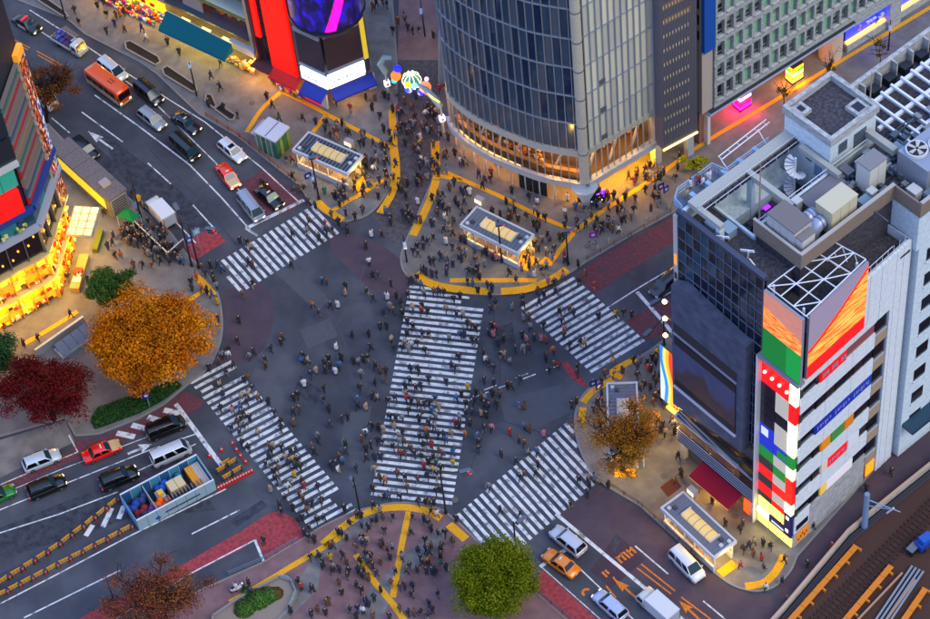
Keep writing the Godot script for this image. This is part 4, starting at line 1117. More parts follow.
	rb.call("screen_cap", 16.9, 17.3, 16.8, 30.0, 44.0, 44.12, mat(Color(.62, .60, .58), .6))
	rb.call("plant_wall", 12.9, 13.35, 3.9, 16.9, 36.5, 41.9, pale)
	rb.call("plant_wall", 13.4, 17.0, 16.85, 17.3, 36.5, 41.9, pale)
	rb.call("side_tower_wall", 13.3, 17.0, 17.3, 30.0, .1, 41.9, pale)
	rb.call("plant_deck", 13.3, 16.9, 17.0, 30.0, 41.9, 41.98, dark_roof)
	for k in 8:
		for j in 3:
			var w := rb.call("side_window", 16.98, 17.04, 18.6 + j * 3.3, 20.4 + j * 3.3, 33.5 - k * 4.1, 35.4 - k * 4.1, navy) as MeshInstance3D
			fbox(w, "sill", F, 17.0, 17.2, 33.35 - k * 4.1, 33.5 - k * 4.1, -20.5 - j * 3.3, -18.5 - j * 3.3, pale)
	rb.call("side_canopy", 17.0, 18.6, 17.5, 30.0, 5.6, 6.2, mat(Color(.10, .22, .30), .4))
	# front dark roof: little brackets
	for q in [[5.4, .9], [8.4, 1.4]]:
		var m := MB.new()
		m.tube([F * Vector3(q[0], 40.6, -q[1]), F * Vector3(q[0] + .2, 42.3, -q[1])], [.12, .1], 6)
		m.bar(F * Vector3(q[0] - .6, 42.0, -q[1] + .3), F * Vector3(q[0] + .7, 42.4, -q[1] - .3), .12, .3)
		m.bar(F * Vector3(q[0] + .3, 41.2, -q[1]), F * Vector3(q[0] + 1.1, 40.8, -q[1]), .14, .2)
		part(t, "floodlight_bracket", m.mesh(), wm)
	# white gantry frame over the court
	var fr := grain([Color(.55, .56, .55), Color(.66, .66, .63)], 3.0, .8, .03, 88)
	rb.call("gantry_beam", .4, 1.7, 1.0, 15.5, 42.7, 43.4, fr)
	rb.call("gantry_beam", 1.7, 5.0, 1.0, 1.6, 42.7, 43.3, fr)
	rb.call("gantry_beam", 1.7, 8.0, 7.9, 8.5, 42.7, 43.4, fr)
	rb.call("gantry_beam", 3.0, 8.5, 14.0, 14.6, 42.8, 43.5, fr)
	rb.call("gantry_beam", 6.5, 10.5, 19.8, 20.5, 43.4, 44.2, fr)
	rb.call("gantry_column", 1.8, 2.5, 7.9, 8.5, 36.7, 42.7, pale)
	rb.call("gantry_column", 4.4, 5.0, 1.0, 1.6, 40.6, 42.7, pale)
	for k in 14: rb.call("gantry_grating", 1.85, 2.35, 1.7 + k * 1.0, 2.55 + k * 1.0, 42.8, 43.2, mat(Color(.14, .14, .17), .5))
	var rail2 := MB.new()
	for a in [1.8, 2.5]:
		rail2.tube([F * Vector3(a, 43.6, -1.2), F * Vector3(a, 43.6, -14.8)], [.04, .04], 4)
		for k in 9: rail2.tube([F * Vector3(a, 42.8, -1.2 - k * 1.7), F * Vector3(a, 43.6, -1.2 - k * 1.7)], [.03, .03], 4)
	for k in 9: rail2.tube([F * Vector3(7.0, 42.0, -4.0 - k * 1.3), F * Vector3(7.0, 43.3, -4.0 - k * 1.3)], [.04, .04], 4)
	for y in [42.6, 43.3]: rail2.tube([F * Vector3(7.0, y, -4.0), F * Vector3(7.0, y, -21.0)], [.05, .05], 4)
	part(t, "roof_railing", rail2.mesh(), wm)
	# viewing platform at the corner with pale blue railings
	var pb := mat(Color(.50, .62, .74), .5)
	rb.call("platform", -1.6, .4, .8, 6.6, 41.6, 41.9, mat(Color(.36, .40, .48), .7))
	var pl := MB.new()
	var loop := [[.3, .3], [-1.0, .5], [-1.7, 1.6], [-1.7, 6.4], [-.2, 6.8], [-.2, 13.0]]
	for i in loop.size() - 1:
		for y in [42.3, 42.8, 43.2]: pl.tube([F * Vector3(loop[i][0], y, -loop[i][1]), F * Vector3(loop[i + 1][0], y, -loop[i + 1][1])], [.06, .06], 5)
		for k in 4:
			var f := k / 4.0
			var o: Vector3 = F * Vector3(lerpf(loop[i][0], loop[i + 1][0], f), 41.9, -lerpf(loop[i][1], loop[i + 1][1], f))
			pl.tube([o, o + Vector3(0, 1.3, 0)], [.07, .07], 5)
	part(t, "platform_railing", pl.mesh(), pb)
	for k in 5: rb.call("railing_bracket", -.5, .3, 2.0 + k * 2.2, 2.5 + k * 2.2, 42.3, 43.0, pb)
	var sl := MB.new()
	for a in [-1.6, -1.1]:
		sl.tube([F * Vector3(a, 43.6, -7.2), F * Vector3(a, 44.0, -14.0)], [.07, .07], 5)
	for k in 6: sl.tube([F * Vector3(-1.6, 43.7, -7.2 - k * 1.3), F * Vector3(-1.1, 43.7, -7.2 - k * 1.3)], [.04, .04], 4)
	sl.tube([F * Vector3(-1.3, 43.6, -7.2), F * Vector3(.2, 42.4, -7.2)], [.06, .06], 5); sl.tube([F * Vector3(-1.3, 43.9, -12.5), F * Vector3(.2, 42.4, -12.5)], [.06, .06], 5)
	part(t, "window_cleaning_rail", sl.mesh(), wm)
	# air handling boxes on the plant deck
	roof_box(F, 8.3, 12.0, 4.2, 6.6, 41.8, 45.6, mat(Color(.40, .38, .38), .8), mat(Color(.66, .66, .66), .7), "large grey-topped air handling box on the roof behind tan boards")
	roof_box(F, 11.2, 12.9, 4.4, 6.2, 43.0, 45.0, mat(Color(.44, .42, .41), .8), mat(Color(.70, .70, .69), .7), "small square air handling box on the roof beside ducts")
	roof_box(F, 10.6, 12.8, 8.6, 12.2, 42.2, 45.6, mat(Color(.71, .68, .57), .7), mat(Color(.71, .68, .57), .7), "cream panelled water tank on the roof")
	roof_box(F, 9.8, 11.6, 15.2, 17.6, 42.0, 45.8, mat(Color(.45, .45, .46), .8), mat(Color(.72, .72, .70), .7), "tall white box with a dark opening on the roof")
	roof_box(F, 2.6, 3.9, 1.2, 2.4, 40.6, 41.9, mat(Color(.49, .57, .63), .7), mat(Color(.49, .57, .63), .7), "pale blue cabinet standing in the roof court by the gantry foot")
	roof_box(F, 4.0, 5.3, 1.9, 3.1, 40.6, 41.8, mat(Color(.49, .57, .63), .7), mat(Color(.49, .57, .63), .7), "pale blue cabinet standing at the edge of the dark roof")
	roof_box(F, 7.6, 10.2, 9.4, 14.4, 41.8, 42.9, mat(Color(.40, .39, .42), .8), mat(Color(.40, .39, .42), .8), "long low grey plinth on the roof between the tank and railing")
	# small plant crowded between the tank and the cooling tower
	var sp := [[7.6, 15.2, 1.2, .9, "grey"], [8.2, 16.8, .9, 1.2, "white"], [7.7, 18.4, 1.3, .8, "blue-grey"], [8.4, 20.0, 1.0, 1.0, "grey"], [9.9, 12.9, .9, .9, "white"], [11.9, 13.2, .9, 1.2, "blue-grey"], [11.8, 14.6, .8, .8, "white"], [12.4, 15.8, .7, 1.0, "grey"], [8.0, 7.4, .9, .8, "blue-grey"], [7.5, 8.4, .8, .8, "white"], [14.4, 17.6, 1.2, 1.0, "white"], [15.6, 18.8, .9, .9, "blue-grey"], [9.6, 18.4, 1.1, 1.0, "white"], [9.4, 20.6, 1.2, .9, "blue-grey"], [2.9, 10.6, 1.0, .8, "grey"], [4.6, 6.0, 1.1, .9, "white"], [5.2, 11.8, 1.0, 1.0, "blue-grey"]]
	for q in sp:
		var c: Color = {"grey": Color(.44, .44, .45), "white": Color(.68, .69, .69), "blue-grey": Color(.42, .50, .57)}[q[4]]
		var y0: float = 36.7 if q[0] < 7.0 else 41.9
		roof_box(F, q[0], q[0] + q[2], q[1], q[1] + q[3], y0, y0 + 1.0 + .3 * (int(q[1]) % 3), mat(c, .7), mat(c, .7), "small %s plant box %s" % [q[4], "in the sunken roof court" if q[0] < 7.0 else "among the pipes on the plant deck"], "small plant boxes on the roof")
	# silver ducts
	for k in 2:
		var d := thing("air_duct", "fat silver duct elbow on the roof beside the cream tank" if k else "fat silver duct elbow on the roof beside the grey-topped box", "duct", F * Vector3(10.6 + k * 1.3, 41.8, -7.0 - k * .6))
		var o: Vector3 = F * Vector3(10.4 + k * 1.2, 43.6, -7.4 - k * .5)
		var m := MB.new()
		m.tube([o + F.basis.z * -1.3, o + F.basis.z * -.2, o + F.basis.z * .5 + Vector3(0, -.4, 0), o + F.basis.z * .9 + Vector3(0, -1.7, 0)], [.75, .75, .75, .75], 12)
		part(d, "elbow", m.mesh(), mat(Color(.60, .64, .74), .4, .3))
		for j in 3:
			var m3 := MB.new(); m3.tube([o + F.basis.z * (-1.2 + j * .5), o + F.basis.z * (-1.1 + j * .5)], [.82, .82], 12); part(d, "flange", m3.mesh(), steel)
	# pipes and small plant, too tangled to tell apart
	var pm := MB.new(); pm.use_col = true
	for k in 240:
		var a := rng.randf_range(7.5, 16.6); var b := rng.randf_range(13.0, 29.0)
		if a > 13.0 and b < 17.2: continue
		pm.col = [Color(.30, .33, .38), Color(.45, .46, .48), Color(.16, .2, .26), Color(.22, .30, .36)][k % 4].srgb_to_linear()
		if k % 2: pm.bx(Vector3(a, 41.9, -b), Vector3(a + rng.randf_range(.2, .8), 42.2 + rng.randf() * .9, -b + rng.randf_range(.2, .9)), F)
		else:
			var l := rng.randf_range(1.0, 3.5)
			var dirv := F.basis.x if k % 4 == 0 else F.basis.z
			var o: Vector3 = F * Vector3(a, 42.1 + rng.randf() * .3, -b)
			if a + l > 16.0: l = .6
			pm.tube([o, o + dirv * l * (1.0 if k % 4 == 0 else -.7)], [.09, .09], 5)
	for k in 80:
		var a := rng.randf_range(2.8, 6.4); var b := rng.randf_range(5.0, 14.0)
		pm.col = [Color(.20, .22, .27), Color(.35, .36, .4), Color(.25, .16, .32)][k % 3].srgb_to_linear()
		pm.bx(Vector3(a, 36.7, -b), Vector3(a + rng.randf_range(.2, .7), 37.2 + rng.randf() * .8, -b + rng.randf_range(.2, 1.0)), F)
	var pmo := part(t, "pipework", pm.mesh(), vmat(.6)); pmo.set_meta("kind", "stuff")
	for k in 4: rb.call("violet_glow_strip", 3.2 + k * .75, 3.7 + k * .75, 8.8, 9.6, 38.3, 38.36, glow(Color(.55, .12, .9), 1.0))  # strips added to give the court units their violet light
	# cooling tower with two fans
	var ct := thing("cooling_tower", "big metal cooling tower with two roof fans", "cooling tower", F * Vector3(13.5, 42, -21.5))
	fbox(ct, "casing", F, 11.6, 15.6, 42.0, 45.6, -23.9, -19.2, mat(Color(.52, .55, .60), .45, .2))
	for k in 4: fbox(ct, "casing_panel", F, 11.55, 11.62, 42.3, 45.3, -23.8 + k * 1.16, -22.75 + k * 1.16, mat(Color(.56, .54, .50), .6))
	for q in [[12.9, 20.5], [14.0, 22.6]]:
		var o: Vector3 = F * Vector3(q[0], 45.6, -q[1])
		var m := MB.new(); m.cyl(o, o + Vector3(0, .35, 0), 1.15, 20); var fan := part(ct, "fan", m.mesh(), mat(Color(.72, .74, .76), .5))
		var m2 := MB.new(); m2.cyl(o + Vector3(0, .36, 0), o + Vector3(0, .38, 0), 1.0, 20); part(fan, "fan_well", m2.mesh(), mat(Color(.06, .06, .08), .7))
		for j in 5:
			var m3 := MB.new()
			var an := j * TAU / 5
			var dv := Vector3(cos(an), 0, sin(an)); var sv := Vector3(-sin(an), 0, cos(an))
			m3.quad(o + Vector3(0, .40, 0) + dv * .15 - sv * .1, o + Vector3(0, .5, 0) + dv * .95 - sv * .25, o + Vector3(0, .40, 0) + dv * .95 + sv * .25, o + Vector3(0, .4, 0) + dv * .15 + sv * .1)
			part(fan, "fan_blade", m3.mesh(), mat(Color(.66, .64, .62), .5))
	# penthouse
	rb.call("penthouse_wall", .2, 6.6, 14.8, 21.4, 36.5, 45.8, pale)
	rb.call("penthouse_roof", .5, 6.3, 15.1, 21.1, 45.8, 46.0, dark_roof)
	for q in [[.0, 6.8, 14.6, 15.1], [.0, 6.8, 21.1, 21.6], [.0, .5, 15.1, 21.1], [6.3, 6.8, 15.1, 21.1]]: rb.call("penthouse_parapet", q[0], q[1], q[2], q[3], 45.8, 46.8, concrete)
	for q in [[4.3, 6.2, 19.2, 21.0], [.6, 2.2, 15.2, 16.6]]:
		rb.call("roof_hatch", q[0], q[1], q[2], q[3], 46.0, 46.5, concrete)
		rb.call("hatch_opening", q[0] + .4, q[1] - .4, q[2] + .4, q[3] - .4, 46.5, 46.54, navy)
	for q in [[16.0, 17.2, 43.6, 45.0], [18.2, 20.0, 42.6, 44.8]]: rb.call("penthouse_window", 6.58, 6.66, q[0], q[1], q[2], q[3], mat(Color(.30, .34, .40), .15))
	rb.call("penthouse_door", 4.6, 5.6, 14.72, 14.82, 40.0, 42.6, mat(Color(.40, .52, .62), .5))
	rb.call("penthouse_window", 3.4, 4.2, 14.72, 14.82, 41.5, 42.8, navy)
	# spiral stair
	var ss := thing("spiral_stair", "white spiral staircase winding down beside the penthouse", "staircase", F * Vector3(3.6, 37, -13.2))
	var so: Vector3 = F * Vector3(3.6, 36.7, -13.0)
	var ms := MB.new(); ms.cyl(so, so + Vector3(0, 6.3, 0), .12, 8); part(ss, "centre_pole", ms.mesh(), wm)
	for k in 26:
		var an := k * .42
		var m := MB.new()
		var dv := Vector3(cos(an), 0, sin(an)); var sv := Vector3(-sin(an), 0, cos(an))
		var o := so + Vector3(0, .25 + k * .22, 0)
		m.prism([Vector2(o.x + dv.x * .1 - sv.x * .06, o.z + dv.z * .1 - sv.z * .06), Vector2(o.x + dv.x * 1.1 - sv.x * .26, o.z + dv.z * 1.1 - sv.z * .26), Vector2(o.x + dv.x * 1.1 + sv.x * .26, o.z + dv.z * 1.1 + sv.z * .26), Vector2(o.x + dv.x * .1 + sv.x * .06, o.z + dv.z * .1 + sv.z * .06)], o.y, o.y + .06, true)
		part(ss, "tread", m.mesh(), wm)
	# masts
	for q in [[Vector3(30.26, 41, 26.81), Vector3(30.74, 50, 24.9), 0], [Vector3(43.12, 43, 16.88), Vector3(43.27, 50, 16.87), 1]]:
		var d := thing("roof_mast", "thin tan lightning mast over the roof court" if q[2] == 0 else "thin tan lightning mast beside the penthouse and steel frames", "mast", q[0])
		var m := MB.new(); m.tube([q[0], Vector3(q[0].x, 46.5, q[0].z), Vector3(q[0].x, 50.5, q[0].z)], [.12, .1, .05], 6); part(d, "pole", m.mesh(), mat(Color(.58, .50, .45), .6))
		var m2 := MB.new(); m2.cyl(q[0], q[0] + Vector3(0, .3, 0), .35, 8); part(d, "base_plate", m2.mesh(), steel)
	# steel frames on the far roof
	rb.call("far_roof", .3, 13.0, 22.0, 40.0, 36.5, 40.5, dark_roof)
	rb.call("far_parapet", .1, .6, 22.0, 40.0, 36.5, 42.6, concrete)
	for k in 9: rb.call("frame_beam", 2.8, 12.6, 23.2 + k * 1.5, 23.45 + k * 1.5, 42.0, 42.3, wm)
	for k in 4: rb.call("frame_girder", 2.9 + k * 2.9, 3.3 + k * 2.9, 22.6, 36.0, 41.6, 42.0, wm)
	for k in 6: rb.call("parapet_rib", .6, 1.4, 23.0 + k * 2.4, 23.2 + k * 2.4, 40.5, 42.5, concrete)
	for k in 6: rb.call("roof_fan_unit", 1.0, 2.0, 23.7 + k * 2.4, 24.9 + k * 2.4, 40.5, 41.5, dark_metal)
	# ---- vertical signs on the far side wall
	fbox(t, "vertical_sign", F, -.62, -.05, 26, 41.4, -1.0, .1, mat(Color(.70, .68, .66), .5))
	fbox(t, "sign_mark", F, -.5, -.14, 33.8, 35.4, .1, .14, glow(Color(.9, .5, .1), .6))
	for k in 4: fbox(t, "sign_mark", F, -.5, -.14, 27.0 + k * 1.5, 28.0 + k * 1.5, .1, .14, mat(Color(.15, .15, .2), .6))
	fbox(t, "side_wall", F, .0, .4, .13, 41.9, -12, -.4, grey)
	board(t, "rainbow_banner", F, -3.0, -.35, 8.2, 18.0, .0, picture(48, 160, func(u, v):
		var s: float = u + .10 * sin(v * 7.0) - .25 * v + .1
		if s < .10: return Color(.75, .85, .9)
		if s < .30: return Color(.15, .50, .85)
		if s < .48: return Color(.85, .80, .35)
		if s < .66: return Color(.95, .66, .15)
		return Color(.85, .25, .15), .45), .15)
	for k in 3:
		fbox(t, "lamp_arm", F, -2.2, -.3, 26.2 - k * 2.9, 26.35 - k * 2.9, -.2, -.05, dark_metal)
		for a in [-2.2, -.7]:
			var m := MB.new(); m.ball(F * Vector3(a, 25.9 - k * 2.9, .0), Vector3(.28, .28, .28), 8, 5); part(t, "sign_lamp", m.mesh(), glow(Color(1.0, .82, .5), 7.0))
	omni(t, F * Vector3(-1.4, 24.0, .8), Color(1.0, .8, .5), 4.0, .4)
	fbox(t, "shop_lamp", F, -1.9, -.4, 7.6, 7.8, -.6, .4, glow(Color(1.0, .75, .2), 2.0))
	omni(t, F * Vector3(-1.6, 6.8, .4), Color(1.0, .80, .25), 11.0, .4)
	omni(t, F * Vector3(-3.0, 4.0, -3.0), Color(1.0, .80, .25), 9.0, .4)
	fbox(t, "shop_lamp", F, -.9, .0, 3.6, 3.9, -4.0, -2.0, glow(Color(1.0, .75, .2), 2.0))

func roof_box(F: Transform3D, a0: float, a1: float, b0: float, b1: float, y0: float, y1: float, top: Material, side: Material, label: String, group := ""):
	var o := thing("roof_unit", label, "roof unit", F * Vector3((a0 + a1) / 2, y0, -(b0 + b1) / 2), .0, group)
	fbox(o, "casing", F, a0, a1, y0, y1 - .15, -b1, -b0, side)
	fbox(o, "lid", F, a0 - .05, a1 + .05, y1 - .15, y1, -b1 - .05, -b0 + .05, top)
	var n := int((a1 - a0) / .9)
	for k in n:
		fbox(o, "side_panel", F, a0 + .08 + k * (a1 - a0) / n, a0 + (k + 1) * (a1 - a0) / n - .08, y0 + .25, y1 - .3, -b0, -b0 + .03, side)
	var n2 := int((b1 - b0) / .9)
	for k in n2:
		fbox(o, "side_panel", F, a1, a1 + .03, y0 + .25, y1 - .3, -b0 - (k + 1) * (b1 - b0) / n2 + .08, -b0 - k * (b1 - b0) / n2 - .08, side)


# ---------------------------------------------------------------- shops along the north pavement
func corner_shops():
	var F := FT(Vector2(-39.21, -57.46), Vector2(-14.12, -35.96))
	var R := FT(Vector2(-14.12, -35.96), Vector2(-8.11, -38.37))
	var fl := 33.03
	var wallm := grain([Color(.42, .40, .40), Color(.52, .50, .49)], 4.0, .8, .03, 101)
	var bright := [Color(.9, .2, .1), Color(.95, .75, .2), Color(.95, .95, .9), Color(.2, .3, .75), Color(.9, .45, .1), Color(.1, .5, .3), Color(.85, .2, .45)]
	# shop with the bright goods
	var a := thing("goods_shop", "small shop with a bright yellow sign and goods piled in front", "shop", F * Vector3(2, 0, -2))
	fbox(a, "wall", F, -14, 6.2, 3.4, 24, -12, -.3, wallm)
	fbox(a, "back_wall", F, -14, 6.2, .13, 3.4, -4.2, -4, mat(Color(.8, .6, .35), .7))
	fbox(a, "yellow_sign", F, -10, 6.0, 3.4, 4.6, -.3, .25, glow(Color(.98, .66, .06), 1.0))
	for k in 9: fbox(a, "sign_mark", F, -9 + k * 1.6, -8.2 + k * 1.6, 3.7, 4.3, .25, .3, mat(Color(.75, .12, .08), .5))
	goods(a, F, -10, 6.0, .15, 2.6, -.6, bright, 230)
	goods(a, F, -10, 6.0, .15, 1.0, .2, bright, 80)
	fbox(a, "shop_lamp", F, -10, 6.0, 3.2, 3.3, -1.0, -.4, glow(Color(1.0, .85, .55), 3.0))
	for x in [-6.0, -1.0, 4.0]: omni(a, F * Vector3(x, 2.9, .1), Color(1.0, .82, .4), 5.0, .4)
	for r in 3: fbox(a, "window_band", F, -12, 5.8, 6.5 + r * 4, 8.8 + r * 4, -.3, -.2, glow(Color(.75, .55, .2), .3) if r == 0 else mat(Color(.1, .12, .15), .1))
	# eatery with the teal awning
	var b := thing("eatery", "eatery with a wide teal awning and green-edged window floors", "restaurant", F * Vector3(12, 0, -2))
	fbox(b, "wall", F, 6.3, 20.4, 3.4, 24, -12, -2.6, mat(Color(.16, .15, .15), .8))
	fbox(b, "back_wall", F, 6.3, 20.4, .13, 3.4, -4.2, -4, grain([Color(.55, .4, .2), Color(.8, .6, .3)], 2.0, .7, .05, 103))
	var green := mat(Color(.03, .30, .24), .6)
	for r in 5:
		var y := 5.6 + r * 3.6
		fbox(b, "green_ledge", F, 6.4, 20.4, y + 2.7, y + 3.5, -2.6, -.5, green)
		fbox(b, "ledge_trim", F, 6.4, 20.4, y + 3.5, y + 3.6, -2.6, -.45, mat(Color(.75, .78, .74), .6))
		for k in 10:
			var x := 6.5 + k * 1.39
			fbox(b, "window", F, x + .05, x + 1.34, y + .15, y + 2.65, -2.55, -2.45, [glow(Color(.95, .55, .12), .55), mat(Color(.10, .10, .10), .1), glow(Color(.8, .5, .2), .25)][(k * 3 + r) % 3] if r < 2 else mat(Color(.10, .15, .15), .1))
	goods(b, F, 6.6, 20.2, 5.7, 7.0, -2.4, [Color(.85, .4, .1), Color(.2, .12, .08), Color(.9, .7, .35)], 50)
	fbox(b, "roof_slab", F, 6.3, 20.4, 5.2, 5.5, -2.6, -.1, mat(Color(.20, .26, .33), .6))
	fbox(b, "slab_sign", F, 8.8, 12.2, 5.5, 7.6, -1.2, -1.0, mat(Color(.62, .58, .55), .6))
	var aw := MB.new()
	var q := [Vector3(-34.14, 5.1, -52.01), Vector3(-25.85, 5.1, -44.44), Vector3(-27.03, 3.1, -43.52), Vector3(-35.62, 3.1, -50.76)]
	var pl := 16
	for k in pl:
		var u0 := float(k) / pl; var u1 := float(k + 1) / pl
		var s0: Vector3 = q[0].lerp(q[1], u0); var s1: Vector3 = q[0].lerp(q[1], u1); var e0: Vector3 = q[3].lerp(q[2], u0); var e1: Vector3 = q[3].lerp(q[2], u1)
		var md := Vector3(0, .0, 0)
		aw.quad(e0 + md, e1 + md, s1 + md, s0 + md)
		aw.quad(e0 + Vector3(0, -.35, 0) + md, e1 + Vector3(0, -.35, 0) + md, e1 + md, e0 + md)
	aw.tri(q[3], q[0], q[0] + Vector3(0, -1.6, 0)); aw.tri(q[2], q[1] + Vector3(0, -1.6, 0), q[1])
	part(b, "awning", aw.mesh(), grain([Color(.02, .33, .38), Color(.03, .38, .44)], 3.0, .8, .03, 104))
	var tr := MB.new(); tr.bar(q[3] + Vector3(0, -.36, 0), q[2] + Vector3(0, -.36, 0), .06, .08); tr.bar(q[0], q[1], .08, .1); part(b, "awning_trim", tr.mesh(), mat(Color(.8, .78, .7), .6))
	for x in [8.5, 12.0, 15.5]:
		fbox(b, "awning_lamp", F, x, x + 1.4, 3.2, 3.28, -.6, .0, glow(Color(1.0, .85, .4), 2.5))
		omni(b, F * Vector3(x + .7, 2.9, .6), Color(1.0, .85, .35), 7.0, .4)
	goods(b, F, 15.5, 18.8, .2, 1.6, .2, [Color(.95, .8, .3), Color(.9, .5, .1), Color(.95, .95, .8)], 30)
	fbox(b, "white_sign", F, 17.2, 21.4, 3.0, 4.2, -.4, .3, mat(Color(.66, .68, .72), .5))
	fbox(b, "side_pier", F, 20.4, 21.9, .13, 24, -6, -.4, mat(Color(.66, .60, .52), .7))
	# the red-fronted building
	var c := thing("red_fronted_building", "narrow building faced with tall red panels over a red awning", "building", F * Vector3(25, 0, -2))
	fbox(c, "wall", F, 21.9, 28.8, 2.9, 26, -12, -.3, mat(Color(.16, .10, .13), .7))
	fbox(c, "back_wall", F, 21.9, 28.8, .13, 2.9, -4.2, -4.0, mat(Color(.8, .55, .3), .7))
	var redm := glow(Color(.86, .07, .03), .55)  # red facing panels drawn with a glow of their own
	for r in 8: fbox(c, "red_glow_panel", F, 24.2, 28.25, 3.0 + r * 2.4, 5.36 + r * 2.4, -.3, .15, redm)
	for r in 4: fbox(c, "red_glow_panel", F, 22.2, 23.0, 7.4 + r * 3.0, 10.36 + r * 3.0, -.3, .1, redm)
	for r in 8: fbox(c, "window", F, 23.1, 24.05, 3.4 + r * 2.4, 5.2 + r * 2.4, -.3, -.2, mat(Color(.08, .08, .12), .1))
	fbox(c, "pier", F, 21.6, 22.15, 2.9, 26, -.3, .25, mat(Color(.30, .10, .16), .6))
	fbox(c, "canopy", F, 21.4, 24.4, 2.5, 2.75, -.4, 1.4, mat(Color(.30, .18, .22), .6))
	var ra := MB.new()
	ra.quad(F * Vector3(24.4, 2.3, 1.5), F * Vector3(29.0, 2.3, 1.5), F * Vector3(29.0, 3.0, 0), F * Vector3(24.4, 3.0, 0)); ra.quad(F * Vector3(24.4, 2.0, 1.5), F * Vector3(29.0, 2.0, 1.5), F * Vector3(29.0, 2.3, 1.5), F * Vector3(24.4, 2.3, 1.5))
	part(c, "awning", ra.mesh(), mat(Color(.70, .04, .05), .7))
	goods(c, F, 25.0, 29.3, .15, 1.6, .6, bright, 60)
	goods(c, F, 18.6, 21.3, .15, 1.9, .4, [Color(1.0, .5, .1), Color(.95, .8, .3), Color(.9, .9, .85)], 40)
	for x in [20.5, 23.0, 26.5]:
		fbox(c, "awning_lamp", F, x, x + 1.2, 2.2, 2.28, .2, .7, glow(Color(1.0, .62, .2), 3.0))
		omni(c, F * Vector3(x + .6, 1.9, .9), Color(1.0, .72, .25), 5.0, .3)
	# the corner building with the round purple screen
	var d := thing("corner_building", "corner building with a round violet screen over dark panels and a white light band", "building", F * Vector3(fl, 0, 0))
	var P0: Vector3 = F * Vector3(28.9, 0, 0); var P1: Vector3 = F * Vector3(fl, 0, 0); var P2: Vector3 = R * Vector3(6.48, 0, 0)
	var v2 := func(v: Vector3) -> Vector2: return Vector2(v.x, v.z)
	part(d, "body", prism_mesh([v2.call(P0 + F.basis.z * -.3), v2.call(P1 + Vector3(-.3, 0, -.5)), v2.call(P2 + R.basis.z * -.3), v2.call(P2 + R.basis.z * -14), v2.call(P0 + F.basis.z * -12)], 3.2, 15.0), mat(Color(.17, .18, .22), .5))
	part(d, "shop_core", prism_mesh([v2.call(P0 + F.basis.z * -2.5), v2.call(P1 + Vector3(-1, 0, -3.0)), v2.call(P2 + R.basis.z * -2.5), v2.call(P2 + R.basis.z * -14), v2.call(P0 + F.basis.z * -12)], .13, 3.2), mat(Color(.70, .55, .35), .7))
	fbox(d, "dark_panel", F, 29.4, 33.3, 6.8, 12.6, .0, .3, mat(Color(.20, .18, .24), .35))
	fbox(d, "dark_panel", R, .45, 5.4, 6.6, 12.4, .0, .3, mat(Color(.24, .18, .20), .35))
	for s in [[F, 29.3, 33.35], [R, .4, 5.45]]:
		for y in [6.45, 12.5, 12.9]: fbox(d, "panel_rail", s[0], s[1], s[2], y, y + .12, .1, .5, pale_metal)
		var wb := glow(Color(.80, .88, 1.0), .75)
		fbox(d, "light_band_sign", s[0], s[1] + (.0 if s[1] > 9 else -.1), s[2] + (.2 if s[1] > 9 else .0), 3.75, 5.8, .05, .35, wb)
		for k in 5: fbox(d, "sign_mark", s[0], s[1] + .5 + k * .6, s[1] + .8 + k * .6, 4.4, 4.55 + .05 * (k % 2), .35, .37, mat(Color(.45, .55, .7), .5))
	var yl := glow(Color(.72, .62, .16), .5)
	for k in 6:
		fbox(d, "yellow_window", R, .6 + k * .8, 1.3 + k * .8, 13.1, 14.6, .0, .15, yl)
		fbox(d, "yellow_window", R, 5.6, 6.2, 5.9 + k * 1.3, 7.1 + k * 1.3, .0, .2, yl)
	for k in 4: fbox(d, "side_rib", R, 6.3, 6.5, .13, 15 - k * .1, -.4 - k * .9, .1 - k * .9, steel)
	fbox(d, "ridge_panel", F, 28.9, 29.3, 3.2, 14.5, -.3, .2, steel)
	# round screen
	var m := MB.new()
	var ctr := (P1 + P2 + P0) / 3.0 + Vector3(.6, 0, -1.2)
	var rad := 4.75
	var seg := 36
	var uvv := PackedVector3Array(); var uvn := PackedVector3Array(); var uvu := PackedVector2Array()
	for k in seg:
		for e in [[k, 0], [k + 1, 1], [k + 1, 0], [k, 0], [k, 1], [k + 1, 1]]:
			var an: float = -TAU * e[0] / seg
			uvn.append(Vector3(cos(an), 0, sin(an))); uvv.append(ctr + Vector3(cos(an) * rad, 15.1 + 9.0 * e[1], sin(an) * rad)); uvu.append(Vector2(float(e[0]) / seg, 1.0 - e[1]))
	var arr := []; arr.resize(Mesh.ARRAY_MAX); arr[Mesh.ARRAY_VERTEX] = uvv; arr[Mesh.ARRAY_NORMAL] = uvn; arr[Mesh.ARRAY_TEX_UV] = uvu
	var am := ArrayMesh.new(); am.add_surface_from_arrays(Mesh.PRIMITIVE_TRIANGLES, arr)
	var nz := FastNoiseLite.new(); nz.seed = 21; nz.frequency = 1.0
	part(d, "round_screen", am, picture(256, 64, func(u, v):
		var q2 := nz.get_noise_2d(u * 22.0, v * 3.0) * .5 + .5
		var s: float = fposmod(u * 3.0 + v * .33, 1.0)
		if s > .52 and s < .66: return Color(.95, .02, .45).lerp(Color(.75, .05, .7), q2)
		return Color(.03, .02, .16).lerp(Color(.10, .04, .55), smoothstep(.35, .8, q2)), 1.0))
	var mr := MB.new(); mr.cyl(ctr + Vector3(0, 14.7, 0), ctr + Vector3(0, 15.1, 0), rad + .15, 36); part(d, "screen_rim", mr.mesh(), dark_metal)
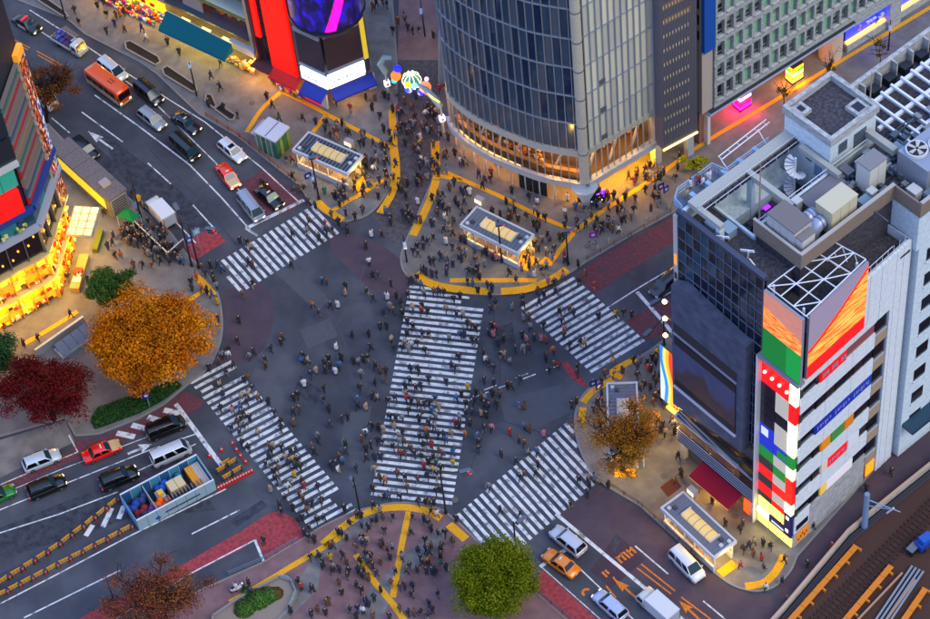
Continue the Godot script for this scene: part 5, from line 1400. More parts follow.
	var mr2 := MB.new(); mr2.cyl(ctr + Vector3(0, 24.1, 0), ctr + Vector3(0, 24.6, 0), rad + .15, 36); part(d, "screen_rim", mr2.mesh(), dark_metal)
	var mt := MB.new(); mt.tube([ctr + Vector3(0, 13.0, 0), ctr + Vector3(0, 14.7, 0)], [3.6, rad], 36); part(d, "screen_neck", mt.mesh(), mat(Color(.25, .26, .27), .5))
	# ground floor with blue awnings, pink shop
	for s in [[F, 29.6, 33.3], [R, .3, 6.3]]:
		var ba := MB.new(); var X: Transform3D = s[0]
		ba.quad(X * Vector3(s[1], 2.4, 1.7), X * Vector3(s[2], 2.4, 1.7), X * Vector3(s[2], 3.2, .1), X * Vector3(s[1], 3.2, .1)); ba.quad(X * Vector3(s[1], 2.15, 1.7), X * Vector3(s[2], 2.15, 1.7), X * Vector3(s[2], 2.4, 1.7), X * Vector3(s[1], 2.4, 1.7))
		part(d, "awning", ba.mesh(), mat(Color(.02, .14, .55), .6))
	fbox(d, "pink_shop_sign", F, 29.6, 32.0, .2, 2.3, .3, .6, glow(Color(.75, .05, .25), .6))
	fbox(d, "white_panel", F, 32.1, 33.2, .2, 2.6, .3, .6, mat(Color(.74, .74, .78), .5))
	fbox(d, "end_panel", R, 5.7, 6.6, .2, 2.9, -.2, .3, mat(Color(.70, .70, .72), .5))
	goods(d, R, .6, 5.6, .2, 1.9, -.4, bright + [Color(.9, .8, .6), Color(.85, .75, .5)], 50)
	fbox(d, "shop_lamp", R, .6, 5.6, 2.6, 2.7, -.8, -.4, glow(Color(1.0, .8, .5), 2.5))
	omni(d, R * Vector3(3.0, 2.0, .9), Color(1.0, .75, .4), 4.0, .4)
	area(d, R * Transform3D(Basis(Vector3.UP, PI), Vector3(2.8, 4.8, .7)), 5, 2, Color(.8, .88, 1.0), 5.0)

# ---------------------------------------------------------------- the bright yellow store by the trees
func lit_store():
	var F := FT(Vector2(-58.63, -3.6), Vector2(-48.7, -9.26))
	var R := FT(Vector2(-48.7, -9.26), Vector2(-46.52, -18.45))
	var fl := 11.42; var rl := 9.45
	var t := thing("lit_store", "department store glowing golden yellow at its lower floors by the trees", "building", R.origin)
	var v2 := func(v: Vector3) -> Vector2: return Vector2(v.x, v.z)
	var left: Vector3 = F * Vector3(-14, 0, 0); var bend: Vector3 = R.origin; var fr: Vector3 = R * Vector3(rl, 0, 0)
	var inset := func(dd: float) -> Array:
		return [v2.call(left + F.basis.z * -dd), v2.call(bend + (F.basis.z + R.basis.z) * -dd * .72), v2.call(fr + R.basis.z * -dd), v2.call(fr + R.basis.z * -30), v2.call(left + R.basis.z * -30)]
	part(t, "core", prism_mesh(inset.call(2.6), .1, 9.0), mat(Color(.72, .52, .22), .7))
	part(t, "upper_core", prism_mesh(inset.call(.5), 9.0, 46.0), mat(Color(.10, .11, .15), .6))
	var gold := glow(Color(1.0, .60, .06), .42); var gold2 := glow(Color(1.0, .72, .18), .62)
	var ledge := mat(Color(.72, .62, .42), .5)  # golden shop light put into the ledge colour
	var gcol := [Color(.95, .75, .2), Color(.7, .15, .06), Color(.95, .9, .7), Color(.45, .2, .06), Color(.9, .5, .1), Color(.2, .12, .05)]
	for s in [[F, -14.0, fl], [R, .0, rl]]:
		var X: Transform3D = s[0]
		for r in 2:
			var y := .2 + r * 4.3
			var bays := int((s[2] - s[1]) / 1.6)
			for k in bays:
				var x0: float = s[1] + (s[2] - s[1]) * k / bays; var x1: float = s[1] + (s[2] - s[1]) * (k + 1) / bays
				for j in 2: fbox(t, "lit_window", X, x0 + .06, x1 - .06, y + .2 + j * 1.85, y + 1.85 + j * 1.85, -.6, -.5, gold if (k + j) % 3 else gold2)
				fbox(t, "window_post", X, x0 - .05, x0 + .05, y, y + 3.95, -.5, .05, mat(Color(.80, .58, .2), .4, .3))
				fbox(t, "shelf", X, x0 + .06, x1 - .06, y + 1.86, y + 2.02, -.5, -.1, mat(Color(.85, .62, .25), .6))
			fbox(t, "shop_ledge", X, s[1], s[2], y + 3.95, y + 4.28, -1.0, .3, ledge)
			goods(t, X, s[1] + .3, s[2] - .3, y + .1, y + 1.1, -.45, gcol, int(bays * 5))
			goods(t, X, s[1] + .3, s[2] - .3, y + 2.0, y + 2.8, -.45, gcol, int(bays * 3))
		for x in range(0, int(s[2] - maxf(s[1], -6.0)), 4):
			omni(t, X * Vector3(maxf(s[1], -6.0) + x + 1.6, 3.4, .9), Color(1.0, .78, .22), 6.5, .5)
			omni(t, X * Vector3(maxf(s[1], -6.0) + x + 1.6, 7.4, .5), Color(1.0, .78, .25), 3.0, .4)
		# dim restaurant floor
		var nb := int((s[2] - s[1]) / 2.2)
		for k in nb:
			var x0: float = s[1] + (s[2] - s[1]) * k / nb; var x1: float = s[1] + (s[2] - s[1]) * (k + 1) / nb
			fbox(t, "restaurant_window", X, x0 + .05, x1 - .05, 9.1, 13.3, -.35, -.25, mat(Color(.13, .09, .09), .08))
			fbox(t, "window_post", X, x0 - .05, x0 + .05, 9.0, 13.5, -.3, .1, mat(Color(.35, .32, .33), .4))
			for j in 2: fbox(t, "restaurant_lamp", X, x0 + .4 + j * .9, x0 + .6 + j * .9, 10.2 + (k + j) % 3, 10.4 + (k + j) % 3, -.24, -.1, glow(Color(1.0, .55, .2), 1.5))
		fbox(t, "pale_ledge", X, s[1], s[2], 13.4, 14.1, -.4, .5, mat(Color(.58, .60, .66), .5))
		fbox(t, "blue_ledge", X, s[1], s[2], 16.6, 17.4, -.4, .45, mat(Color(.08, .22, .50), .5))
		for k in nb:
			var x0: float = s[1] + (s[2] - s[1]) * k / nb; var x1: float = s[1] + (s[2] - s[1]) * (k + 1) / nb
			fbox(t, "teal_window", X, x0 + .06, x1 - .06, 14.2, 16.5, -.35, -.2, glow(Color(.10, .34, .36), .25) if k % 2 else mat(Color(.10, .26, .30), .1))
	goods(t, F, -5, fl - .4, 14.3, 15.6, -.15, [Color(.6, .6, .2), Color(.1, .3, .3), Color(.8, .75, .5)], 30)
	# red block and teal windows over the front
	fbox(t, "red_glow_panel", F, -14, fl - 1.0, 17.5, 21.2, -.3, .35, glow(Color(.80, .05, .04), .5))  # red block drawn with its own glow
	for k in 8: fbox(t, "teal_window", F, -5.2 + k * 2.0, -3.3 + k * 2.0, 21.5, 24.6, -.3, .0, glow(Color(.14, .50, .42), .25))
	fbox(t, "white_ledge", F, -14, fl, 24.7, 25.4, -.3, .4, mat(Color(.7, .7, .68), .5))
	for k in 3: fbox(t, "dark_panel", F, -14, fl, 25.5 + k * 4.0, 29.2 + k * 4.0, -.3, .0, mat(Color(.10, .16, .20), .2))
	# bands of coloured goods behind the narrow side
	var tones := [Color(.5, .07, .07), Color(.10, .22, .32), Color(.34, .30, .28), Color(.45, .08, .08), Color(.10, .28, .25), Color(.42, .34, .22)]
	for r in 11:
		var y := 17.5 + r * 1.5
		fbox(t, "display_band", R, .0, 7.1, y, y + 1.25, -.4, -.1, glow(tones[r % 6], .22))
		fbox(t, "band_rail", R, .0, 7.1, y + 1.28, y + 1.42, -.3, .2, mat(Color(.42, .38, .37), .5))
	# tall printed mural at the edge, drawn with a faint glow of its own
	var nz := FastNoiseLite.new(); nz.seed = 33; nz.frequency = 1.0; nz.fractal_octaves = 4
	board(t, "mural_board", R, 7.15, 9.45, 8.3, 33.5, -.1, picture(48, 320, func(u, v):
		var q := nz.get_noise_2d(u * 4.0, v * 22.0) * .5 + .5
		var k := nz.get_noise_2d(u * 2.0 + 40.0, v * 9.0) * .5 + .5
		if u > .72 and v > .3 and v < .75: return Color(.15, .28, .55).lerp(Color(.7, .72, .75), smoothstep(.4, .6, q))
		if q > .60: return Color(.82, .72, .55) if k > .5 else Color(.75, .10, .08)
		if q > .48: return Color(.55, .12, .10) if k > .45 else Color(.75, .45, .15)
		return Color(.14, .10, .12).lerp(Color(.30, .16, .12), k), .3), .3, mat(Color(.75, .7, .6), .5))
	fbox(t, "mural_crown", R, 7.3, 9.4, 33.6, 34.8, -.4, .25, glow(Color(.85, .55, .12), .3))
	fbox(t, "roof_screen", R, -4, 9.3, 36.2, 46, -1.2, -.8, mat(Color(.05, .07, .14), .3))
	var et := MB.new(); et.bar(R * Vector3(9.4, 36, -.6), R * Vector3(9.4, 46, -.6), .15, .15); part(t, "roof_screen_edge", et.mesh(), mat(Color(.6, .62, .68), .5))
	# canopy of bright lamps by the side door, and the counter in front
	for i in 3:
		for j in 4:
			var o: Vector3 = R * Vector3(6.0 + j * 1.15, 5.4, .9 + i * 1.1)
			fbox(t, "canopy_lamp", R, 5.6 + j * 1.15, 6.5 + j * 1.15, 5.72, 5.85, .5 + i * 1.05, 1.35 + i * 1.05, glow(Color(1.0, .86, .5), .7))
	fbox(t, "canopy_frame", R, 5.4, 10.2, 5.52, 5.7, .3, 3.7, mat(Color(.5, .48, .42), .5))
	omni(t, R * Vector3(8.0, 4.8, 2.2), Color(1.0, .82, .3), 13.0, .6)
	fbox(t, "sales_counter", R, 1.0, 6.4, .13, 1.0, .9, 2.1, mat(Color(.60, .46, .28), .6))
	fbox(t, "counter_goods", R, 3.0, 3.9, 1.0, 1.5, 1.0, 2.0, mat(Color(.75, .12, .06), .6))
	fbox(t, "counter_cloth", R, 2.0, 2.8, 1.0, 1.05, 1.0, 2.0, mat(Color(.8, .78, .75), .6))
	fbox(t, "low_hedge", R, 7.4, 10.6, .13, .9, 2.2, 2.9, mat(Color(.34, .36, .05), .9))

# ---------------------------------------------------------------- railway
func railway():
	var ballast := grain([Color(.17, .12, .11), Color(.27, .19, .17), Color(.35, .26, .22)], 3.0, .95, .06, 121, 1.5, [.2, .5, .8])
	var edge: Array = [Vector2(19.55, 57.11), Vector2(30.22, 47.09), Vector2(38.84, 38.46), Vector2(43.36, 35.25), Vector2(50.18, 30.53), Vector2(64.45, 20.51)]
	var poly := edge.duplicate(); poly.append_array([Vector2(65.32, 26.37), Vector2(55, 68.35), Vector2(18.58, 63.4)])
	struct("railway_bed", prism_mesh(poly, -.02, .55), ballast)
	var w := thing("railway_wall", "low concrete wall with a pale coping beside the railway tracks", "wall", Vector3(edge[1].x, 0, edge[1].y))
	for i in edge.size() - 1:
		var X := FT(edge[i], edge[i + 1])
		var l: float = edge[i].distance_to(edge[i + 1])
		fbox(w, "panel", X, 0, l, .0, 1.35, -.15, .1, concrete)
		fbox(w, "coping", X, 0, l, 1.35, 1.47, -.2, .16, mat(Color(.66, .56, .48), .8))
		var cb := MB.new()
		for k in 3: cb.tube([X * Vector3(0, .8, .5 + k * .22), X * Vector3(l, .8, .5 + k * .22)], [.08, .08], 6)
		part(w, "cable", cb.mesh(), mat(Color(.16, .18, .24), .6))
	var rail := mat(Color(.34, .24, .22), .4, .6)
	var wood := mat(Color(.20, .13, .11), .9)
	for tr in [[Vector2(32.75, 49.77), Vector2(49.61, 35.56)], [Vector2(41.7, 55), Vector2(52.83, 45.9)]]:
		var a: Vector2 = tr[0]; var b: Vector2 = tr[1]
		a -= (b - a) * .1; b += (b - a) * .3
		var X := FT(a, b)
		var l := a.distance_to(b)
		var t := thing("railway_track", "brown railway track on dark sleepers beside the side street" if tr[0].x < 33.0 else "brown railway track beyond the cable trays", "track", Vector3(a.x, .55, a.y))
		for k in int(l / .62): fbox(t, "sleeper", X, k * .62, k * .62 + .24, .55, .68, -1.15, 1.15, wood)
		for z in [-.72, -.53, .53, .72]: fbox(t, "rail" if absf(z) < .6 else "guard_rail", X, 0, l, .68, .83 if absf(z) < .6 else .78, z - .04, z + .04, rail)
	# orange timber walkways
	var ow := grain([Color(.60, .33, .10), Color(.78, .46, .15), Color(.84, .54, .2)], 1.6, .8, .04, 122)
	for q in [[Vector3(29.01, 1, 50.18), Vector3(39.3, 1, 40.38), "orange timber walkway beside the railway wall"], [Vector3(35.03, 1, 50.78), Vector3(42.53, 1, 43.45), "orange timber walkway between the track and the cable trays"], [Vector3(40.58, 1, 52.56), Vector3(45.53, 1, 46.84), "orange timber walkway beyond the cable trays"]]:
		var a := Vector2(q[0].x, q[0].z); var b := Vector2(q[1].x, q[1].z)
		var X := FT(a, b); var l := a.distance_to(b)
		var t := thing("timber_walkway", q[2], "walkway", q[0])
		for k in int(l / 2.2) + 1:
			fbox(t, "plank", X, k * 2.2, minf(l, k * 2.2 + 2.16), .95, 1.07, -.32, .32, ow)
			fbox(t, "support", X, k * 2.2 + .9, k * 2.2 + 1.1, .55, .95, -.4, .7, ow)
	# silver cable trays
	var t2 := thing("cable_tray", "bundle of silver cable trays lying along the railway", "cable tray", Vector3(40.07, .9, 49.8))
	for k in 4:
		var m := MB.new(); var o := Vector3(.35 * k, 0, .28 * k)
		m.bar(Vector3(37.69, .85, 52.06) + o, Vector3(44.79, .85, 43.68) + o, .22, .2); part(t2, "tray", m.mesh(), mat(Color(.52, .56, .60), .4, .4))
	for q in [[Vector3(36.2, .9, 50.88), Vector3(43.54, .9, 44.44)], [Vector3(38.72, .9, 52.23), Vector3(44.73, .9, 45.51)]]:
		var m := MB.new(); m.bar(q[0], q[1], .18, .25); part(t2, "tan_trough", m.mesh(), mat(Color(.62, .48, .38), .8))
	# catenary mast
	var c := thing("catenary_mast", "pale blue steel catenary mast with a bracket arm over the track", "mast", Vector3(40.7, .5, 37.87))
	var bm := mat(Color(.42, .52, .64), .5)
	var o: Vector3 = Vector3(40.7, .5, 37.87)
	var m1 := MB.new(); m1.tube([o, o + Vector3(0, 6.6, 0)], [.36, .3], 10); part(c, "post", m1.mesh(), bm)
	var hd: Vector3 = Vector3(44.21, 4.6, 39.03)
	var m2 := MB.new(); m2.tube([o + Vector3(0, 5.6, 0), hd], [.09, .07], 6); m2.tube([o + Vector3(0, 4.4, 0), o.lerp(hd, .7) + Vector3(0, 1.5, 0)], [.08, .07], 6); part(c, "bracket_arm", m2.mesh(), bm)
	var m3 := MB.new(); m3.cyl(o.lerp(hd, .62) + Vector3(0, 1.0, 0), o.lerp(hd, .8) + Vector3(0, 1.4, 0), .12, 6); part(c, "insulator", m3.mesh(), mat(Color(.7, .72, .74), .4))
	# small trackside things
	var u := thing("blue_machine", "blue track maintenance trolley standing by the rails", "trolley", Vector3(46.87, .7, 41.15))
	var UX := Transform3D(Basis(UPV, .5), Vector3(46.87, .7, 41.15))
	fbox(u, "body", UX, -1.3, 1.3, .4, 1.2, -.6, .6, mat(Color(.05, .22, .55), .5)); fbox(u, "cab", UX, -.9, .5, 1.2, 1.8, -.5, .5, mat(Color(.08, .30, .66), .5))
	for z in [-.6, .6]:
		for x in [-.8, .8]:
			var mw := MB.new(); mw.cyl(UX * Vector3(x, .3, z - .06), UX * Vector3(x, .3, z + .06), .3, 10); part(u, "wheel", mw.mesh(), dark_metal)
	var bx2 := thing("signal_cabinet", "dark trackside equipment cabinet beside the rails", "cabinet", Vector3(45.21, .6, 41.76))
	var CX := Transform3D(Basis(UPV, .7), Vector3(45.21, .6, 41.76))
	fbox(bx2, "body", CX, -.6, .6, 0, .9, -.4, .4, dark_metal); fbox(bx2, "lid", CX, -.65, .65, .9, .98, -.45, .45, steel)


# ---------------------------------------------------------------- subway entrance shelters
# fl, fr are the roof corners on the front long side, depth runs back from it
func shelter(label: String, fl: Vector2, fr: Vector2, depth: float, roof_m: Material, vault_m: Material, lit: bool, box_at: float, turn_lamp := 1.0):
	var F := FT(fl, fr)
	var l := fl.distance_to(fr)
	var h := 3.5
	var t := thing("subway_entrance", label, "shelter", Vector3(fl.x, .13, fl.y))
	var white := mat(Color(.70, .72, .74), .5)
	fbox(t, "roof_deck", F, .15, l - .15, h - .25, h - .08, -depth + .15, -.15, roof_m)
	# white rim
	for q in [[.0, l, -.22, .0], [.0, l, -depth, -depth + .22], [.0, .22, -depth + .22, -.22], [l - .22, l, -depth + .22, -.22]]:
		fbox(t, "rim", F, q[0], q[1], h - .45, h + .1, q[2], q[3], white)
	# roof ribs
	var n := int(l / .55)
	for k in n:
		var x := .4 + (l - .8) * (k + .5) / n
		fbox(t, "roof_rib", F, x - .04, x + .04, h - .08, h + .02, -depth + .3, -.3, mat(Color(.42, .45, .50), .6))
	# barrel skylight
	var x0 := l * .26; var x1 := l * .80
	var zc := -depth * .52; var rr := depth * .21
	var panels := 5
	for k in panels:
		var m := MB.new()
		var s0 := x0 + (x1 - x0) * k / panels + .03; var s1 := x0 + (x1 - x0) * (k + 1) / panels - .03
		for j in 6:
			var a0 := PI * j / 6; var a1 := PI * (j + 1) / 6
			m.quad(F * Vector3(s0, h + sin(a1) * rr * .6, zc + cos(a1) * rr), F * Vector3(s0, h + sin(a0) * rr * .6, zc + cos(a0) * rr), F * Vector3(s1, h + sin(a0) * rr * .6, zc + cos(a0) * rr), F * Vector3(s1, h + sin(a1) * rr * .6, zc + cos(a1) * rr))
		part(t, "skylight_pane", m.mesh(), vault_m)
	for e in [x0, x1]:
		fbox(t, "skylight_end", F, e - .06, e + .06, h - .05, h + rr * .5, zc - rr, zc + rr, white)
	# small plant on the roof
	for k in 5:
		var x: float = [.5, .9, l - .9, l - 1.4, l - .7][k]
		fbox(t, "roof_box", F, x, x + .4, h - .08, h + .2 + .1 * (k % 2), -.9 - .5 * k, -.5 - .5 * k, [white, mat(Color(.22, .24, .3), .6)][k % 2])
	# walls: a pale plinth, posts, glass between
	var warm := Color(1.0, .80, .32)
	fbox(t, "plinth", F, .2, l - .3, .13, 1.0, -.5, -.25, white)
	fbox(t, "plinth", F, .2, l - .3, .13, 1.0, -depth + .25, -depth + .5, white)
	fbox(t, "plinth", F, .2, .45, .13, 1.0, -depth + .5, -.5, white)
	var np := int(l / 1.5)
	for k in np + 1:
		var x := .3 + (l - .6) * k / np
		fbox(t, "post", F, x - .05, x + .05, 1.0, h - .4, -.45, -.33, white); fbox(t, "post", F, x - .05, x + .05, 1.0, h - .4, -depth + .33, -depth + .45, white)
		if k < np:
			var xe := .3 + (l - .6) * (k + 1) / np
			fbox(t, "glass_pane", F, x + .06, xe - .06, 1.02, h - .45, -.41, -.37, glass(Color(.9, .85, .7), .12))
			fbox(t, "glass_pane", F, x + .06, xe - .06, 1.02, h - .45, -depth + .37, -depth + .41, glass(Color(.9, .85, .7), .12))
	# stair going down inside, lamps under the roof
	fbox(t, "stairwell", F, .6, l - 1.6, .135, .16, -depth + .6, -.6, mat(Color(.30, .22, .12), .8))
	for k in 6: fbox(t, "step", F, l - 1.6 - .35 * (k + 1), l - 1.6 - .35 * k, .16, .2 + .02 * (6 - k), -depth + .8, -.8, mat(Color(.55, .42, .25), .7))
	fbox(t, "inner_wall", F, .6, l - 2.0, .16, 2.4, -depth * .55, -depth * .52, mat(Color(.85, .62, .25), .6))
	if lit:
		for k in 3:
			fbox(t, "ceiling_lamp", F, l * (.14 + .3 * k), l * (.28 + .3 * k), h - .36, h - .27, -1.1, -.8, glow(Color(1.0, .78, .35), 5.0))
		omni(t, F * Vector3(l * .2, h - .7, -.9), warm, 5.0, .3)
		omni(t, F * Vector3(l * .75, h - .7, -.9), warm, 5.0, .3)
		omni(t, F * Vector3(l + .2, 2.6, -depth * .5), warm, 4.0, .3)
	fbox(t, "yellow_mat", F, l - .2, l + .9, .155, .165, -depth + .6, -.6, paint_yellow)
	# little lit sign box on a stalk
	var bo := F * Vector3(l * box_at, 0, -depth - .35)
	var bx := F; bx.origin = bo
	var s := fbox(t, "sign_stalk", bx, -.12, .12, .13, 4.0, -.1, .1, white)
	fbox(t, "sign_box", bx, -.45, .65, 4.0, 4.8, -.35, .35, mat(Color(.56, .53, .50), .6))
	fbox(t, "sign_lamp", bx, -.4, .6, 4.1, 4.7, .36, .4, glow(Color(.95, .8, .6), .8))
	return t

func shelters():
	var darkr := grain([Color(.13, .17, .22), Color(.20, .24, .30), Color(.33, .37, .42)], 2.2, .6, .05, 131)
	var greyr := grain([Color(.36, .36, .42), Color(.46, .46, .52)], 2.5, .7, .04, 132)
	var cream := glow(Color(.66, .58, .38), .30)
	var pale := glow(Color(.66, .56, .36), .5)
	shelter("subway entrance with a dark blue roof and cream skylight by the glass lift", Vector2(-19.1, -26.01), Vector2(-12.5, -20.78), 3.6, darkr, cream, true, .72)
	shelter("subway entrance with a light grey roof and yellow skylight before the glass tower", Vector2(.57, -10.35), Vector2(7.05, -4.69), 3.6, mat(Color(.34, .38, .43), .6), pale, true, .02)
	shelter("subway entrance with a pale roof half hidden by the brown tree", Vector2(15.03, 16.07), Vector2(13.97, 25.97), 3.6, mat(Color(.40, .40, .44), .6), glow(Color(.6, .55, .5), .15), true, .95)
	shelter("subway entrance with a violet-grey roof and yellow skylight near the wine-red awning", Vector2(18.68, 34.01), Vector2(23.46, 41.36), 3.4, greyr, pale, true, .12)
	# glass lift
	var lf := thing("glass_lift", "square glass lift house with a white roof and green glass sides", "lift", Vector3(-21.93, .13, -29.57))
	var F := FT(Vector2(-23.6, -29.81), Vector2(-21.15, -27.73))
	var w := 3.21; var dp := 2.85
	fbox(lf, "roof", F, -.1, w + .1, 3.4, 3.65, -dp - .1, .1, mat(Color(.72, .74, .78), .5))
	fbox(lf, "roof_seam", F, w * .48, w * .52, 3.65, 3.68, -dp, .0, steel)
	var gg := mat(Color(.16, .34, .27), .08)
	for k in 4:
		fbox(lf, "glass_pane", F, w * k / 4.0 + .05, w * (k + 1) / 4.0 - .05, .2, 3.4, -.06, .0, gg if k % 2 else mat(Color(.28, .45, .36), .1))
		fbox(lf, "glass_pane", F, w - .06, w, .2, 3.4, -dp * (k + 1) / 4.0 + .05, -dp * k / 4.0 - .05, gg if k % 2 == 0 else mat(Color(.36, .45, .22), .1))
		fbox(lf, "post", F, w * k / 4.0 - .05, w * k / 4.0 + .05, .13, 3.4, -.08, .04, pale_metal)
	fbox(lf, "shaft", F, .3, w - .3, .13, 3.3, -dp + .2, -.4, mat(Color(.40, .48, .42), .6))
	fbox(lf, "side_ramp_roof", F, -1.0, -.15, 2.6, 2.8, -dp, -.1, mat(Color(.62, .64, .68), .5))
	# the long low kiosk beside the road
	var K := FT(Vector2(-49.07, -30.4), Vector2(-42.32, -21.06))
	var kl := 11.52; var kd := 2.93
	var kk := thing("long_kiosk", "long low kiosk with a flat grey roof and a row of yellow windows", "kiosk", K.origin)
	fbox(kk, "wall", K, .1, kl - .1, .13, 3.3, -kd + .1, -.12, mat(Color(.42, .40, .38), .8))
	fbox(kk, "base", K, -1.0, .1, .13, 3.3, -kd + .1, -.12, mat(Color(.42, .40, .38), .8))
	for k in 5:
		fbox(kk, "roof_panel", K, -1.0 + (kl + 1.0) * k / 5.0 + .03, -1.0 + (kl + 1.0) * (k + 1) / 5.0 - .03, 3.3, 3.6 + .02 * (k % 2), -kd, .0, grain([Color(.36, .33, .34), Color(.46, .42, .42)], 4.0, .85, .02, 135 + k % 2))
	for k in 9:
		var x := .4 + (kl - 1.4) * k / 9.0
		fbox(kk, "yellow_window", K, x, x + (kl - 1.4) / 9.0 - .12, 1.2, 2.9, -.11, .0, glow(Color(.85, .74, .16), .4))
	fbox(kk, "end_louvre_frame", K, kl - .1, kl + .05, .3, 3.2, -kd + .3, -.3, mat(Color(.5, .5, .52), .6))
	for k in 7: fbox(kk, "end_louvre", K, kl + .05, kl + .1, .4 + k * .4, .62 + k * .4, -kd + .4, -.4, mat(Color(.22, .24, .27), .5))
	fbox(kk, "roof_hatch", K, kl * .72, kl * .72 + 1.2, 3.6, 3.95, -kd * .7, -kd * .3, mat(Color(.58, .54, .52), .7))
	area(kk, K * Transform3D(Basis(Vector3.UP, PI), Vector3(kl / 2, 2.0, .3)), kl - 2, 1.5, Color(1.0, .85, .15), 4.0)
	# glass roof light in the pavement under the trees
	var G := FT(Vector2(-48.31, .15), Vector2(-44.7, -2.52))
	var gl := 5.0
	var gt := thing("glass_roof_light", "low sloping glass roof light in the pavement under the orange tree", "roof light", G.origin)
	for k in 4:
		var m := MB.new()
		m.quad(G * Vector3(k * 1.2, .5, 0), G * Vector3(k * 1.2 + 1.12, .5, 0), G * Vector3(k * 1.2 + 1.12, 1.3, -1.7), G * Vector3(k * 1.2, 1.3, -1.7))
		part(gt, "pane", m.mesh(), mat(Color(.35, .40, .48), .1))
	fbox(gt, "kerb_wall", G, -.2, gl, .13, .5, -1.8, .05, concrete)
	fbox(gt, "back_wall", G, -2.2, gl, .13, 1.5, -2.6, -2.4, mat(Color(.5, .5, .52), .6))
	fbox(gt, "back_rail", G, -2.2, gl, 1.5, 1.58, -2.65, -2.35, pale_metal)

